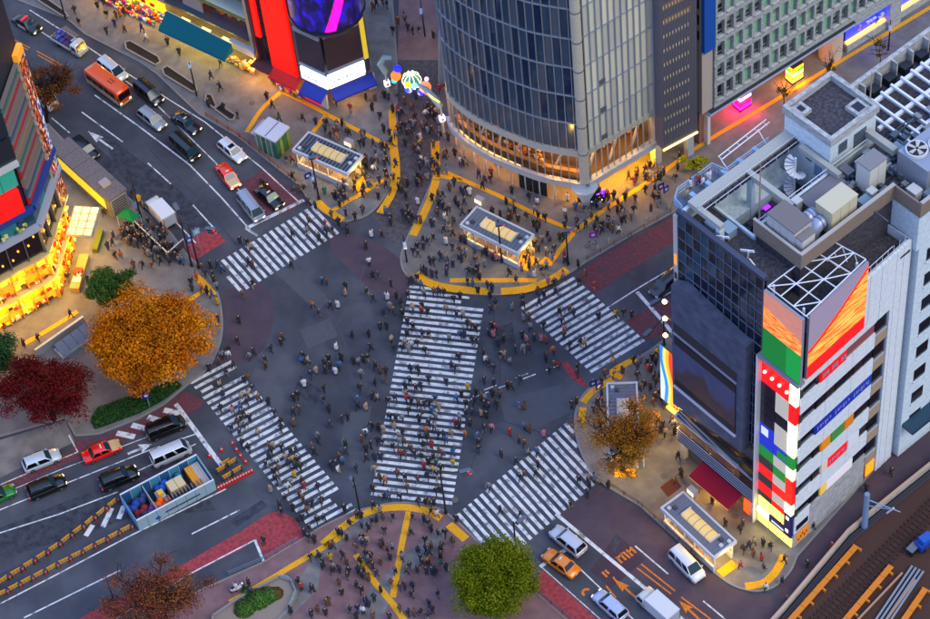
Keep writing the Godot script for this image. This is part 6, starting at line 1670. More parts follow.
# ---------------------------------------------------------------- the road works
func construction():
	var F := FT(Vector2(-39.52, 26.24), Vector2(-30.65, 21.9))
	var l := 9.87; var d := 4.31
	var t := thing("site_hoarding", "pale blue walled road works enclosure open to the sky", "hoarding", F.origin)
	var wallm := grain([Color(.42, .52, .58), Color(.52, .62, .67), Color(.62, .70, .73)], 3.0, .6, .04, 141)
	var bl := mat(Color(.12, .32, .52), .5)
	var n := int(l / 1.2)
	for k in n:
		var x0 := l * k / n; var x1 := l * (k + 1) / n
		fbox(t, "panel", F, x0 + .02, x1 - .02, .02, 2.0, -.08, .0, wallm); fbox(t, "panel", F, x0 + .02, x1 - .02, .02, 2.0, -d, -d + .08, mat(Color(.22, .50, .62), .5) if k % 2 else bl)
		fbox(t, "post", F, x0 - .04, x0 + .04, .02, 2.15, -d + .08, -d + .16, pale_metal)
	for k in 4:
		fbox(t, "panel", F, -.04, .04, .02, 2.0, -d * (k + 1) / 4.0 + .02, -d * k / 4.0 - .02, mat(Color(.36, .55, .66), .5)); fbox(t, "panel", F, l - .04, l + .04, .02, 2.0, -d * (k + 1) / 4.0 + .02, -d * k / 4.0 - .02, wallm)
	fbox(t, "top_rail", F, 0, l, 2.0, 2.1, -.12, .04, mat(Color(.75, .78, .80), .5)); fbox(t, "top_rail", F, 0, l, 2.0, 2.1, -d - .04, -d + .12, mat(Color(.75, .78, .80), .5))
	fbox(t, "ground_plate", F, .1, l - .1, .018, .03, -d + .1, -.1, grain([Color(.10, .12, .16), Color(.2, .22, .26)], 3.0, .7, .04, 142))
	fbox(t, "divider", F, l * .27, l * .27 + .08, .02, 1.9, -d + .2, -.1, mat(Color(.55, .6, .62), .5))
	fbox(t, "wall_print", F, l * .35, l * .8, .7, 1.0, .0, .015, mat(Color(.24, .28, .34), .6))
	# what stands inside
	var c := thing("site_hut", "beige two-lidded site box inside the road works", "box", F * Vector3(l * .62, .03, -d * .5))
	fbox(c, "body", F, l * .52, l * .72, .03, 1.5, -d * .72, -d * .38, mat(Color(.66, .56, .40), .7))
	for k in 2: fbox(c, "lid", F, l * (.52 + .1 * k) + .03, l * (.62 + .1 * k) - .03, 1.5, 1.62, -d * .73, -d * .37, mat(Color(.74, .66, .50), .7))
	for k in 2:
		var y := thing("timber_stack", "stack of yellow planks inside the road works" if k == 0 else "stack of pale tan planks inside the road works", "timber", F * Vector3(l * (.83 + .08 * k), .03, -d * .5))
		for j in 4:
			for i in 3: fbox(y, "plank", F, l * (.80 + .09 * k) + i * .3, l * (.80 + .09 * k) + i * .3 + .27, .03 + j * .32, .32 + j * .32, -d + .4, -.5, mat(Color(.80, .52, .08), .7) if k == 0 else mat([Color(.58, .60, .66), Color(.66, .58, .46)][i % 2], .7))
	var cr := thing("site_crate", "pale crate holding a yellow machine inside the road works", "crate", F * Vector3(l * .40, .03, -d * .55))
	fbox(cr, "box", F, l * .36, l * .46, .03, 1.1, -d * .7, -d * .42, mat(Color(.56, .62, .62), .6)); fbox(cr, "machine", F, l * .38, l * .44, 1.1, 1.5, -d * .64, -d * .48, mat(Color(.85, .62, .05), .5))
	var heap := [[.07, .7, Color(.10, .22, .55), "blue tarpaulin heap"], [.13, .45, Color(.45, .06, .10), "dark red canvas heap"], [.20, .8, Color(.14, .22, .40), "navy tarpaulin heap"], [.20, .3, Color(.30, .20, .50), "violet sheet heap"], [.33, .42, Color(.85, .36, .04), "orange bag heap"], [.40, .30, Color(.80, .32, .05), "small orange bag heap"], [.48, .86, Color(.04, .28, .62), "bright blue sheet heap"], [.25, .15, Color(.05, .24, .55), "blue hose heap"], [.66, .86, Color(.08, .36, .48), "teal sheet heap"], [.74, .2, Color(.05, .20, .50), "blue canvas heap"], [.10, .25, Color(.16, .18, .28), "grey canvas heap"]]
	for h in heap:
		var o := thing("tarpaulin_heap", h[3] + " inside the road works enclosure", "heap", F * Vector3(l * h[0], .03, -d * h[1]))
		for k in 3:
			var m := MB.new(); m.ball(F * Vector3(l * h[0] + (k - 1) * .45, .45 + .1 * k, -d * h[1] + .3 * (k % 2)), Vector3(.55, .5 + .1 * k, .5), 7, 4)
			part(o, "fold", m.mesh(), mat(h[2], .8))
	for k in 12:
		var p2 := F * Vector3(l * .42 + k * .42, .03, -d * .22)
		var o := thing("lattice_panel", "grey steel mesh panel leaning in the road works", "panel", p2, .0, "mesh panels leaning in the road works")
		var PX := F; PX.origin = p2
		fbox(o, "frame", PX, 0, .06, .0, 1.6, -.5, .2, mat(Color(.5, .52, .55), .5)); fbox(o, "brace", PX, 0, .32, .7, .78, -.2, -.1, mat(Color(.5, .52, .55), .5))
	# red cones and yellow gates at the end of the works
	var cone := thing("traffic_cone", "red and white road cone in the row by the road works", "traffic cone", Vector3.ZERO, .0, "road cones round the works")
	var mc := MB.new(); mc.tube([Vector3(0, .05, 0), Vector3(0, .8, 0)], [.2, .05], 9); lpart(cone, "body", mc.mesh(), mat(Color(.85, .10, .05), .5))
	var mb := MB.new(); mb.tube([Vector3(0, .38, 0), Vector3(0, .55, 0)], [.15, .115], 9); lpart(cone, "white_collar", mb.mesh(), mat(Color(.8, .8, .8), .5))
	lpart(cone, "foot", box_mesh(Vector3(.46, .06, .46)), mat(Color(.6, .08, .05), .7), Transform3D(Basis.IDENTITY, Vector3(0, .03, 0)))
	var spots := []
	for k in 13: spots.append(Vector3(-30.39, 0, 21.8).lerp(Vector3(-26.51, 0, 19.99), k / 12.0))
	spots.append_array([Vector3(-31.28, 0, 17.15),Vector3(-29.87, 0, 16.51),Vector3(-28.56, 0, 15.77),Vector3(-28.13, 0, 16.77),Vector3(-27.7, 0, 17.69),Vector3(-27.15, 0, 18.62)])
	for k in spots.size():
		var o: Node3D = cone
		if k > 0:
			o = cone.duplicate(); o.name = numbered("traffic_cone"); add_child(o)
		o.position = spots[k] + Vector3(0, .015, 0)
	# yellow barriers
	var bar := thing("barrier_gate", "yellow folding barrier with a green foot in the chain along the road works", "barrier", Vector3.ZERO, .0, "yellow barriers along the road works")
	var ym := mat(Color(.82, .58, .05), .5)
	for y in [.45, .72, .98]: lpart(bar, "rail", box_mesh(Vector3(1.2, .09 if y < .9 else .2, .05)), ym, Transform3D(Basis.IDENTITY, Vector3(0, y, 0)))
	for x in [-.55, .55]: lpart(bar, "leg", box_mesh(Vector3(.06, 1.0, .34)), mat(Color(.10, .32, .26), .6), Transform3D(Basis.IDENTITY, Vector3(x, .5, 0)))
	for x in [-.2, .2]: lpart(bar, "upright", box_mesh(Vector3(.05, .6, .05)), mat(Color(.7, .2, .1), .6), Transform3D(Basis.IDENTITY, Vector3(x, .72, 0)))
	var weight := thing("barrier_weight", "small red and pink weight between two yellow barriers", "weight", Vector3.ZERO, .0, "weights between the barriers")
	var mw := MB.new(); mw.tube([Vector3(0, .02, 0), Vector3(0, .3, 0), Vector3(0, .8, 0)], [.22, .18, .08], 8); lpart(weight, "body", mw.mesh(), mat(Color(.62, .16, .20), .6))
	var mw2 := MB.new(); mw2.tube([Vector3(0, .5, 0), Vector3(0, .62, 0)], [.16, .14], 8); lpart(weight, "band", mw2.mesh(), mat(Color(.75, .55, .58), .6))
	var first := true
	for ln in [[Vector2(-41.9, 21.92), Vector2(-44.66, 24.14), Vector2(-48.87, 27.35), Vector2(-55.37, 31.38), Vector2(-58.71, 32.76)], [Vector2(-40.33, 25.87), Vector2(-48.63, 29.82), Vector2(-55.34, 32.97), Vector2(-58.67, 34.21)]]:
		var pts := resample(ln, int(_len(ln) / 1.55))
		for k in pts.size() - 1:
			var a: Vector2 = pts[k]; var b: Vector2 = pts[k + 1]
			var o: Node3D = bar; var w2: Node3D = weight
			if not first:
				o = bar.duplicate(); o.name = numbered("barrier_gate"); add_child(o)
				w2 = weight.duplicate(); w2.name = numbered("barrier_weight"); add_child(w2)
			first = false
			o.position = Vector3((a.x + b.x) / 2, .015, (a.y + b.y) / 2); o.rotation.y = -atan2(b.y - a.y, b.x - a.x) + rng.randf_range(-.08, .08)
			w2.position = Vector3(a.x, .015, a.y)
	for q in [[Vector3(-29.31, 0, 20.56), .5], [Vector3(-28.13, 0, 19.89), .5], [Vector3(-29.96, 0, 19.48), .5], [Vector3(-28.66, 0, 18.68), .5], [Vector3(-29.47, 0, 18.7), .5]]:
		var o: Node3D = bar.duplicate(); o.name = numbered("barrier_gate"); add_child(o); o.position = q[0] + Vector3(0, .015, 0); o.rotation.y = q[1]
		o.set_meta("label", "yellow folding barrier standing inside the row of red cones")

func _len(p: Array) -> float:
	var s := .0
	for i in p.size() - 1: s += p[i].distance_to(p[i + 1])
	return s


# ---------------------------------------------------------------- trees
# lobes: leafy clumps spread over an ellipsoid; leaves are small bent faces set all through each clump
func tree(called: String, label: String, base: Vector3, crown: Vector3, rad: Vector3, pal: Array, leaves: int, leaf: float, lobes: int, fill: float, trunk_r: float, seed_: int, limbs := 9, twigs := 0):
	var r := RandomNumberGenerator.new(); r.seed = seed_
	var t := thing(called, label, "tree", base)
	var c := base + crown
	# trunk and limbs
	var m := MB.new()
	var fork := base + Vector3(0, maxf(crown.y - rad.y * .85, 1.6), 0) + Vector3(crown.x, 0, crown.z) * .3
	m.tube([base, base.lerp(fork, .5) + Vector3(.1, 0, 0), fork], [trunk_r * 1.25, trunk_r, trunk_r * .8], 8)
	part(t, "trunk", m.mesh(), bark_mat)
	var lob := []
	for k in lobes:
		var d := Vector3(r.randfn(), r.randfn() * .9 + .25, r.randfn()).normalized()
		var f := pow(r.randf(), .4) * .78
		lob.append([c + d * (f if k % 5 else f * 1.18) * rad * 1.05, r.randf_range(.16, .36)])
	for k in limbs:
		var tip: Vector3 = lob[k % lobes][0] + Vector3(r.randf_range(-.4, .4), r.randf_range(-.2, .6), r.randf_range(-.4, .4))
		var mid := fork.lerp(tip, .5) + Vector3(r.randf_range(-.4, .4), .3, r.randf_range(-.4, .4))
		var b := MB.new()
		b.tube([fork - Vector3(0, .3, 0), mid, tip], [trunk_r * .5, trunk_r * .3, trunk_r * .1], 6)
		for j in twigs:
			var f := r.randf_range(.25, 1.0)
			var o := (fork.lerp(mid, f * 2.0) if f < .5 else mid.lerp(tip, f * 2.0 - 1.0))
			var d := (Vector3(r.randfn(), r.randf_range(.1, 1.2), r.randfn()).normalized() + (o - base).normalized() * .5) * r.randf_range(.8, 2.0)
			b.tube([o, o + d * .6 + Vector3(0, .1, 0), o + d], [.045, .03, .015], 4, false)
			for s in 2:
				var e := o + d * r.randf_range(.4, .9)
				b.tube([e, e + Vector3(r.randfn(), r.randfn() * .5 + .3, r.randfn()) * .5], [.025, .012], 3, false)
		part(t, "limb", b.mesh(), bark_mat)
	# crown
	var g := MB.new(); g.use_col = true
	var lr := []
	for q in lob: lr.append(pal[r.randi() % pal.size()])
	for i in leaves:
		var k := r.randi() % lobes
		var L: Array = lob[k]
		var d := Vector3(r.randfn(), r.randfn(), r.randfn()).normalized()
		var o: Vector3 = L[0] + d * rad * L[1] * pow(r.randf(), fill) * Vector3(1, 1.0, 1)
		var s := leaf * r.randf_range(.6, 1.35)
		var x := Vector3(r.randfn(), r.randfn() * .6, r.randfn()).normalized()
		var up := (d * .9 + Vector3(0, .6, 0) + Vector3(r.randfn(), r.randfn(), r.randfn()) * .55).normalized()
		var y := up.cross(x).normalized(); x = y.cross(up)
		var cc: Color = lr[k].lerp(pal[r.randi() % pal.size()], .45)
		var br := r.randf_range(.7, 1.3)
		g.col = Color(cc.r * br, cc.g * br, cc.b * br)
		var bend := up * s * .25
		g.quad(o - x * s * .5 - bend, o - y * s * .4, o + x * s * .5 - bend, o + y * s * .4)
	part(t, "crown", g.mesh(), leaf_mat)
	return t

var leaf_mat: StandardMaterial3D
var bark_mat: Material

func trees():
	bark_mat = grain([Color(.10, .075, .065), Color(.16, .12, .10), Color(.22, .17, .14)], .8, .95, .05, 150)
	leaf_mat = vmat(.95, .18)
	leaf_mat.metallic_specular = .12
	var orange := [Color(.48, .125, .005), Color(.55, .17, .006), Color(.36, .075, .005), Color(.60, .22, .008), Color(.24, .055, .006), Color(.44, .15, .008)]
	tree("maple_tree", "big broad tree with dense orange autumn leaves at the crossing corner", Vector3(-36.87, .13, 4.86), Vector3(0, 7.6, 0), Vector3(7.7, 4.9, 7.0), orange, 60000, .25, 130, .5, .45, 11, 14)
	var green := [Color(.035, .085, .018), Color(.05, .11, .02), Color(.025, .06, .016), Color(.07, .12, .025)]
	tree("evergreen_tree", "small dark green tree growing against the orange one", Vector3(-41.93, .13, -6.52), Vector3(0, 4.2, 0), Vector3(3.3, 2.3, 2.7), green, 16000, .22, 60, .45, .22, 12, 6)
	tree("evergreen_tree", "dark green tree beside the golden store front", Vector3(-56.3, .13, .98), Vector3(0, 4.4, 0), Vector3(3.5, 3.2, 3.6), [Color(.02, .05, .025), Color(.03, .075, .03), Color(.04, .09, .025)], 15000, .22, 50, .45, .22, 13, 6)
	tree("cherry_tree", "tree with dark crimson leaves beside the orange one", Vector3(-49.48, .13, 9.03), Vector3(0, 6.0, 0), Vector3(5.9, 3.6, 4.9), [Color(.09, .008, .010), Color(.13, .010, .012), Color(.06, .008, .010), Color(.10, .018, .010)], 28000, .22, 90, .55, .3, 14, 10)
	var rust := [Color(.15, .045, .02), Color(.20, .065, .025), Color(.11, .04, .022), Color(.17, .08, .02)]
	tree("zelkova_tree", "thin rust-brown tree beside the northwest road kerb", Vector3(-50.87, .13, -39.29), Vector3(1.6, 6.0, -.4), Vector3(4.7, 3.0, 3.9), rust, 8000, .17, 34, .65, .22, 15, 16, 12)
	tree("zelkova_tree", "thin golden-brown tree overhanging a pale subway entrance roof", Vector3(15.45, .13, 26.02), Vector3(.4, 6.2, .3), Vector3(6.0, 2.8, 5.2), [Color(.28, .10, .012), Color(.34, .14, .014), Color(.22, .075, .012), Color(.34, .18, .03)], 13000, .19, 44, .65, .25, 16, 18, 12)
	tree("round_tree", "round dense bright green clipped tree on the plaza edge", Vector3(-.41, .13, 41.66), Vector3(0, 5.4, 0), Vector3(4.9, 4.4, 4.9), [Color(.08, .115, .006), Color(.11, .14, .007), Color(.14, .165, .008), Color(.06, .085, .006), Color(.17, .18, .012)], 56000, .2, 170, .42, .35, 17, 12)
	tree("zelkova_tree", "wide reddish bare-branched tree at the kerb of the west road", Vector3(-36.36, .13, 39.91), Vector3(0, 7.2, 0), Vector3(7.8, 3.2, 5.6), [Color(.15, .04, .028), Color(.20, .06, .03), Color(.11, .035, .028), Color(.24, .09, .02)], 15000, .19, 46, .65, .26, 18, 20, 12)
	# saplings along the store arcade
	for q in [[Vector3(42.98, .13, -26.3), "sapling in the pavement beside the glowing red kiosk"], [Vector3(49.43, .13, -29.45), "sapling in the pavement beside the glowing orange kiosk"], [Vector3(56.21, .13, -31.34), "sapling in the pavement opposite the blue shop window"]]:
		tree("young_tree", q[1], q[0], Vector3(0, 3.2, 0), Vector3(.9, 1.4, .9), [Color(.10, .09, .01), Color(.14, .12, .015), Color(.16, .10, .02)], 420, .2, 6, .7, .06, 30 + int(q[0].x), 5, 3)
	tree("young_tree", "low yellow-green shrub coloured as if lit beside the roof platform corner", Vector3(30.2, .13, -17.6), Vector3(0, 1.4, 0), Vector3(2.0, 1.1, 1.7), [Color(.24, .26, .01), Color(.30, .30, .02), Color(.18, .20, .01)], 2600, .26, 10, .5, .07, 36, 5)  # lit look put into the bright leaf palette, no lamp below
	# clipped hedges and grass
	hedge("grass_bank", "grass bank between the kerb and the orange tree", [Vector2(-44.54, 11.28), Vector2(-39.34, 9.73), Vector2(-36.47, 8.24), Vector2(-34.3, 6.5), Vector2(-34.99, 5.49), Vector2(-38.11, 6.66), Vector2(-41.69, 7.6), Vector2(-44.3, 8.39), Vector2(-45.01, 10.04)], .13, .42, 5200, [Color(.02, .06, .018), Color(.03, .075, .02), Color(.015, .045, .016)], 41)
	# planter bed on the plaza with clipped shrubs
	var bed := thing("planter_bed", "stone planter bed with low green shrubs on the plaza", "planter", Vector3(-26.11, .13, 38))
	var poly: Array = [Vector2(-31.49, 39.1), Vector2(-28.54, 37.19), Vector2(-23.99, 35.08), Vector2(-22.69, 35.8), Vector2(-22.22, 37.44), Vector2(-23.09, 39.39), Vector2(-25.41, 41.64), Vector2(-31.58, 41.79)]
	part(bed, "soil", prism_mesh(poly, .1, .55), grain([Color(.45, .40, .36), Color(.56, .50, .46)], 2.0, .9, .04, 152))
	for i in poly.size():
		var a: Vector2 = poly[i]; var b: Vector2 = poly[(i + 1) % poly.size()]
		var X := FT(a, b)
		fbox(bed, "kerb_stone", X, 0, a.distance_to(b), .13, .8, -.15, .15, kerb_stone)
		if i >= 2 and i <= 4: fbox(bed, "glass_rail", X, .1, a.distance_to(b) - .1, .8, 1.4, -.04, .02, glass(Color(.6, .75, .8), .35))
	for q in [[Vector3(-27.97, .5, 38.62), 1.3, "rounded dark green shrub in the stone planter bed"], [Vector3(-26.49, .5, 37.66), 1.5, "wide bright green shrub in the stone planter bed"], [Vector3(-25.36, .5, 37.3), 1.2, "low green shrub in the stone planter bed near its glass rail"], [Vector3(-24.47, .5, 37.17), .9, "brown-green shrub in the stone planter bed corner"], [Vector3(-27.55, .5, 36.47), .7, "small blue-green shrub in the stone planter bed"]]:
		shrub(q[2], q[0], q[1], [Color(.03, .08, .015), Color(.045, .11, .02), Color(.06, .12, .03)] if not "brown" in q[2] else [Color(.09, .06, .02), Color(.07, .07, .02)])

func shrub(label: String, at: Vector3, s: float, pal: Array):
	var t := thing("shrub", label, "shrub", at)
	var g := MB.new(); g.use_col = true
	for i in int(900 * s):
		var d := Vector3(rng.randfn(), absf(rng.randfn()), rng.randfn()).normalized()
		var o := at + d * Vector3(s, s * .7, s) * pow(rng.randf(), .35)
		var x := Vector3(rng.randfn(), rng.randfn(), rng.randfn()).normalized(); var y := d.cross(x).normalized(); x = y.cross(d)
		var c: Color = pal[rng.randi() % pal.size()]; var b := rng.randf_range(.7, 1.3)
		g.col = Color(c.r * b, c.g * b, c.b * b)
		g.quad(o - x * .13, o - y * .1, o + x * .13, o + y * .1)
	part(t, "foliage", g.mesh(), leaf_mat)
	var st := MB.new(); st.tube([at, at + Vector3(0, s * .4, 0)], [.05, .03], 5); part(t, "stem", st.mesh(), mat(Color(.2, .15, .1), .9))

func hedge(called: String, label: String, poly: Array, y0: float, h: float, count: int, pal: Array, seed_: int):
	var r := RandomNumberGenerator.new(); r.seed = seed_
	var lo := Vector2(1e9, 1e9); var hi := Vector2(-1e9, -1e9)
	for q in poly: lo = lo.min(q); hi = hi.max(q)
	var g := MB.new(); g.use_col = true
	var pp := PackedVector2Array(poly)
	g.col = pal[2]
	g.prism(poly, y0, y0 + .08)
	var k := 0; var tries := 0
	while k < count and tries < count * 6:
		tries += 1
		var q := Vector2(r.randf_range(lo.x, hi.x), r.randf_range(lo.y, hi.y))
		if not Geometry2D.is_point_in_polygon(q, pp): continue
		k += 1
		var o := Vector3(q.x, y0 + r.randf() * h, q.y)
		var x := Vector3(r.randfn(), r.randfn() * .5, r.randfn()).normalized(); var up := Vector3(r.randfn() * .5, 1, r.randfn() * .5).normalized(); var y := up.cross(x).normalized(); x = y.cross(up)
		var c: Color = pal[r.randi() % pal.size()]; var b := r.randf_range(.7, 1.35)
		g.col = Color(c.r * b, c.g * b, c.b * b)
		g.quad(o - x * .16, o - y * .1, o + x * .16, o + y * .1)
	var o2 := part(self, called, g.mesh(), leaf_mat)
	tag(o2, label, "grass", "", "stuff")


# ---------------------------------------------------------------- vehicles
# rounded outline across the car at station x: half width w, from y0 to y1
func _section(x: float, w: float, y0: float, y1: float, r: float) -> Array:
	var out := []
	for q in [[-w + r * .5, y0], [-w, y0 + r * .6], [-w - .0, (y0 + y1) * .5], [-w * .985, y1 - r], [-w + r * 1.1, y1], [w - r * 1.1, y1], [w * .985, y1 - r], [w, (y0 + y1) * .5], [w, y0 + r * .6], [w - r * .5, y0]]:
		out.append(Vector3(x, q[1], q[0]))
	return out

func smooth_loft(rows: Array) -> ArrayMesh:
	var st := SurfaceTool.new()
	st.begin(Mesh.PRIMITIVE_TRIANGLES)
	st.set_smooth_group(0)
	var m: int = rows[0].size()
	for i in rows.size() - 1:
		for k in m:
			var a: Vector3 = rows[i][k]; var b: Vector3 = rows[i][(k + 1) % m]; var c: Vector3 = rows[i + 1][(k + 1) % m]; var d: Vector3 = rows[i + 1][k]
			for v in [a, b, c, a, c, d]: st.add_vertex(v)
	st.set_smooth_group(-1)
	for e in [0, rows.size() - 1]:
		for k in range(1, m - 1):
			for v in ([rows[e][0], rows[e][k + 1], rows[e][k]] if e else [rows[e][0], rows[e][k], rows[e][k + 1]]): st.add_vertex(v)
	st.generate_normals()
	return st.commit()

func paint_mat(c: Color) -> StandardMaterial3D:
	var key := "car %s" % c.to_html()
	if M.has(key): return M[key]
	var m := StandardMaterial3D.new()
	m.albedo_color = c; m.roughness = .32; m.metallic = .15
	m.clearcoat_enabled = true; m.clearcoat = .6; m.clearcoat_roughness = .08
	M[key] = m
	return m

# panel on the side of a cabin: four corners, shrunk by e, pushed out a little
func _panel(p: Array, e: float, out: Vector3) -> ArrayMesh:
	var c: Vector3 = (p[0] + p[1] + p[2] + p[3]) / 4.0
	var q := []
	for v in p: q.append(v + (c - v).normalized() * e + out)
	var m := MB.new()
	m.quad(q[0], q[1], q[2], q[3])
	return m.mesh()

var wheel_meshes := {}
func wheel(t: Node3D, at: Vector3, r: float):
	if not wheel_meshes.has(r):
		var a := MB.new(); a.tube([Vector3(0, 0, -.1), Vector3(0, 0, -.07), Vector3(0, 0, .07), Vector3(0, 0, .1)], [r * .9, r, r, r * .9], 14)
		var b := MB.new(); b.tube([Vector3(0, 0, -.112), Vector3(0, 0, .112)], [r * .6, r * .6], 12)
		wheel_meshes[r] = [a.mesh(), b.mesh()]
	var ty := lpart(t, "wheel", wheel_meshes[r][0], mat(Color(.05, .05, .055), .9), Transform3D(Basis.IDENTITY, at))
	lpart(ty, "rim", wheel_meshes[r][1], mat(Color(.5, .5, .52), .35, .7))

# kind: sedan, wagon, van, suv; the car faces +x; c2 colours the roof, c3 the bonnet
func car(label: String, group: String, at: Vector3, turn: float, kind: String, c: Color, c2 = null, c3 = null, category := "car", lights := 0) -> Node3D:
	var t := thing(category.replace(" ", "_") if category != "car" else "parked_car" if group == "" else "car", label, category, at, turn, group)
	var L := 4.6; var W := .87; var H := 1.46; var belt := .92; var hood := 1.25; var boot := .85; var rake := .65; var rrake := .45; var hoodh := .86; var booth := .90
	match kind:
		"wagon": L = 4.5; H = 1.52; boot = .12; rrake = .28; hood = 1.1; booth = .93
		"suv": L = 4.6; W = .92; H = 1.70; belt = 1.05; boot = .12; rrake = .3; hood = 1.15; hoodh = 1.0; booth = 1.05
		"minivan": L = 4.75; W = .9; H = 1.86; belt = 1.08; boot = .08; rrake = .16; hood = .75; hoodh = 1.0; rake = .85; booth = 1.08
		"van": L = 4.8; W = .88; H = 1.96; belt = 1.12; boot = .06; rrake = .1; hood = .28; hoodh = .98; rake = .6; booth = 1.12
	var h2 := L / 2
	var body := []
	for s in [[-h2, .80, .42, booth - .16, .1], [-h2 + .12, .97, .28, booth - .03, .1], [-h2 + boot + .2, 1.0, .22, booth, .1], [-.3, 1.0, .2, belt, .1], [h2 - hood - .1, 1.0, .2, belt - .02, .1], [h2 - hood * .55, .99, .22, hoodh + .01, .11], [h2 - .3, .95, .25, hoodh - .08, .12], [h2 - .08, .86, .3, hoodh - .2, .12], [h2, .74, .4, hoodh - .32, .1]]:
		body.append(_section(s[0], W * s[1], s[2], s[3], s[4]))
	var bm := paint_mat(c)
	lpart(t, "body", smooth_loft(body), bm)
	# cabin
	var xb0 := -h2 + boot; var xb1 := h2 - hood; var xt0 := xb0 + rrake; var xt1 := xb1 - rake
	var wb := W * .95; var wt := W * .78
	var yb := belt - .03
	var cab := []
	for s in [[xb0, xt0], [lerpf(xb0, xb1, .33), lerpf(xt0, xt1, .33)], [lerpf(xb0, xb1, .66), lerpf(xt0, xt1, .66)], [xb1, xt1]]:
		var ht := H - (.03 if s[0] == xb0 or s[0] == xb1 else .0)
		cab.append([Vector3(s[0], yb, -wb), Vector3(lerpf(s[0], s[1], .85), lerpf(yb, ht, .85), -lerpf(wb, wt, .85)), Vector3(s[1], ht, -wt * .82), Vector3(s[1], ht + .02, 0), Vector3(s[1], ht, wt * .82), Vector3(lerpf(s[0], s[1], .85), lerpf(yb, ht, .85), lerpf(wb, wt, .85)), Vector3(s[0], yb, wb)])
	lpart(t, "cabin", smooth_loft(cab), paint_mat(c2) if c2 != null else bm)
	var gl := mat(Color(.045, .06, .075), .06)
	var A := Vector3(xb1, yb, 0); var T := Vector3(xt1, H, 0)
	var Z := Vector3(0, 0, 1)
	var nf := Vector3(H - yb, rake, 0).normalized() * .012
	lpart(t, "windscreen", _panel([A + Z * wb, A - Z * wb, T - Z * wt, T + Z * wt], .1, nf), mat(Color(.10, .20, .25), .05))
	var B := Vector3(xb0, yb, 0); var U := Vector3(xt0, H, 0)
	lpart(t, "rear_window", _panel([B - Z * wb, B + Z * wb, U + Z * wt, U - Z * wt], .12, Vector3(-(H - yb), rrake, 0).normalized() * .012), gl)
	var nw := 3 if kind in ["minivan", "van"] else 2
	for s in [-1.0, 1.0]:
		for k in nw:
			var f0 := (k + .04) / nw; var f1 := (k + .96) / nw
			var p := [Vector3(lerpf(xb0, xb1, f0), yb, s * wb), Vector3(lerpf(xb0, xb1, f1), yb, s * wb), Vector3(lerpf(xt0, xt1, f1), H, s * wt), Vector3(lerpf(xt0, xt1, f0), H, s * wt)]
			if s < 0: p = [p[1], p[0], p[3], p[2]]
			lpart(t, "side_window", _panel(p, .09, Vector3(0, .02, s * .016)), gl)
		lpart(t, "wing_mirror", box_mesh(Vector3(.14, .12, .16)), bm, Transform3D(Basis.IDENTITY, Vector3(xb1 - .25, belt + .1, s * (W + .07))))
		lpart(t, "headlight", box_mesh(Vector3(.16, .14, .32)), glow(Color(.95, .92, .82), 1.2) if lights else mat(Color(.75, .78, .80), .15), Transform3D(Basis(UPV, -s * .35), Vector3(h2 - .1, hoodh - .28, s * W * .66)))
		lpart(t, "tail_light", box_mesh(Vector3(.08, .2, .22)), glow(Color(.9, .04, .03), .8 if lights else .2), Transform3D(Basis.IDENTITY, Vector3(-h2 + .05, booth - .26, s * W * .78)))
		for x in [-h2 + .85, h2 - .85]: wheel(t, Vector3(x, .32, s * (W - .09)), .32)
	lpart(t, "front_bumper", box_mesh(Vector3(.1, .16, W * 1.3)), mat(Color(.08, .08, .09), .6), Transform3D(Basis.IDENTITY, Vector3(h2 - .03, .45, 0)))
	lpart(t, "number_plate", box_mesh(Vector3(.03, .12, .32)), mat(Color(.8, .8, .76), .5), Transform3D(Basis.IDENTITY, Vector3(-h2 - .01, .6, 0)))
	if c3 != null:
		var m := MB.new()
		m.loft([[Vector3(h2 - hood + .04, belt + .0, -W * .86), Vector3(h2 - hood + .04, belt + .02, 0), Vector3(h2 - hood + .04, belt + .0, W * .86)], [Vector3(h2 - hood * .55, hoodh + .025, -W * .82), Vector3(h2 - hood * .55, hoodh + .035, 0), Vector3(h2 - hood * .55, hoodh + .025, W * .82)], [Vector3(h2 - .3, hoodh - .06, -W * .76), Vector3(h2 - .3, hoodh - .05, 0), Vector3(h2 - .3, hoodh - .06, W * .76)], [Vector3(h2 - .1, hoodh - .19, -W * .7), Vector3(h2 - .1, hoodh - .18, 0), Vector3(h2 - .1, hoodh - .19, W * .7)]], false, false)
		lpart(t, "bonnet", m.mesh(), paint_mat(c3))
	if category == "taxi":
		lpart(t, "roof_sign", box_mesh(Vector3(.16, .14, .5)), mat(Color(.75, .75, .7), .5), Transform3D(Basis.IDENTITY, Vector3((xt0 + xt1) / 2 + .3, H + .08, 0)))
	return t

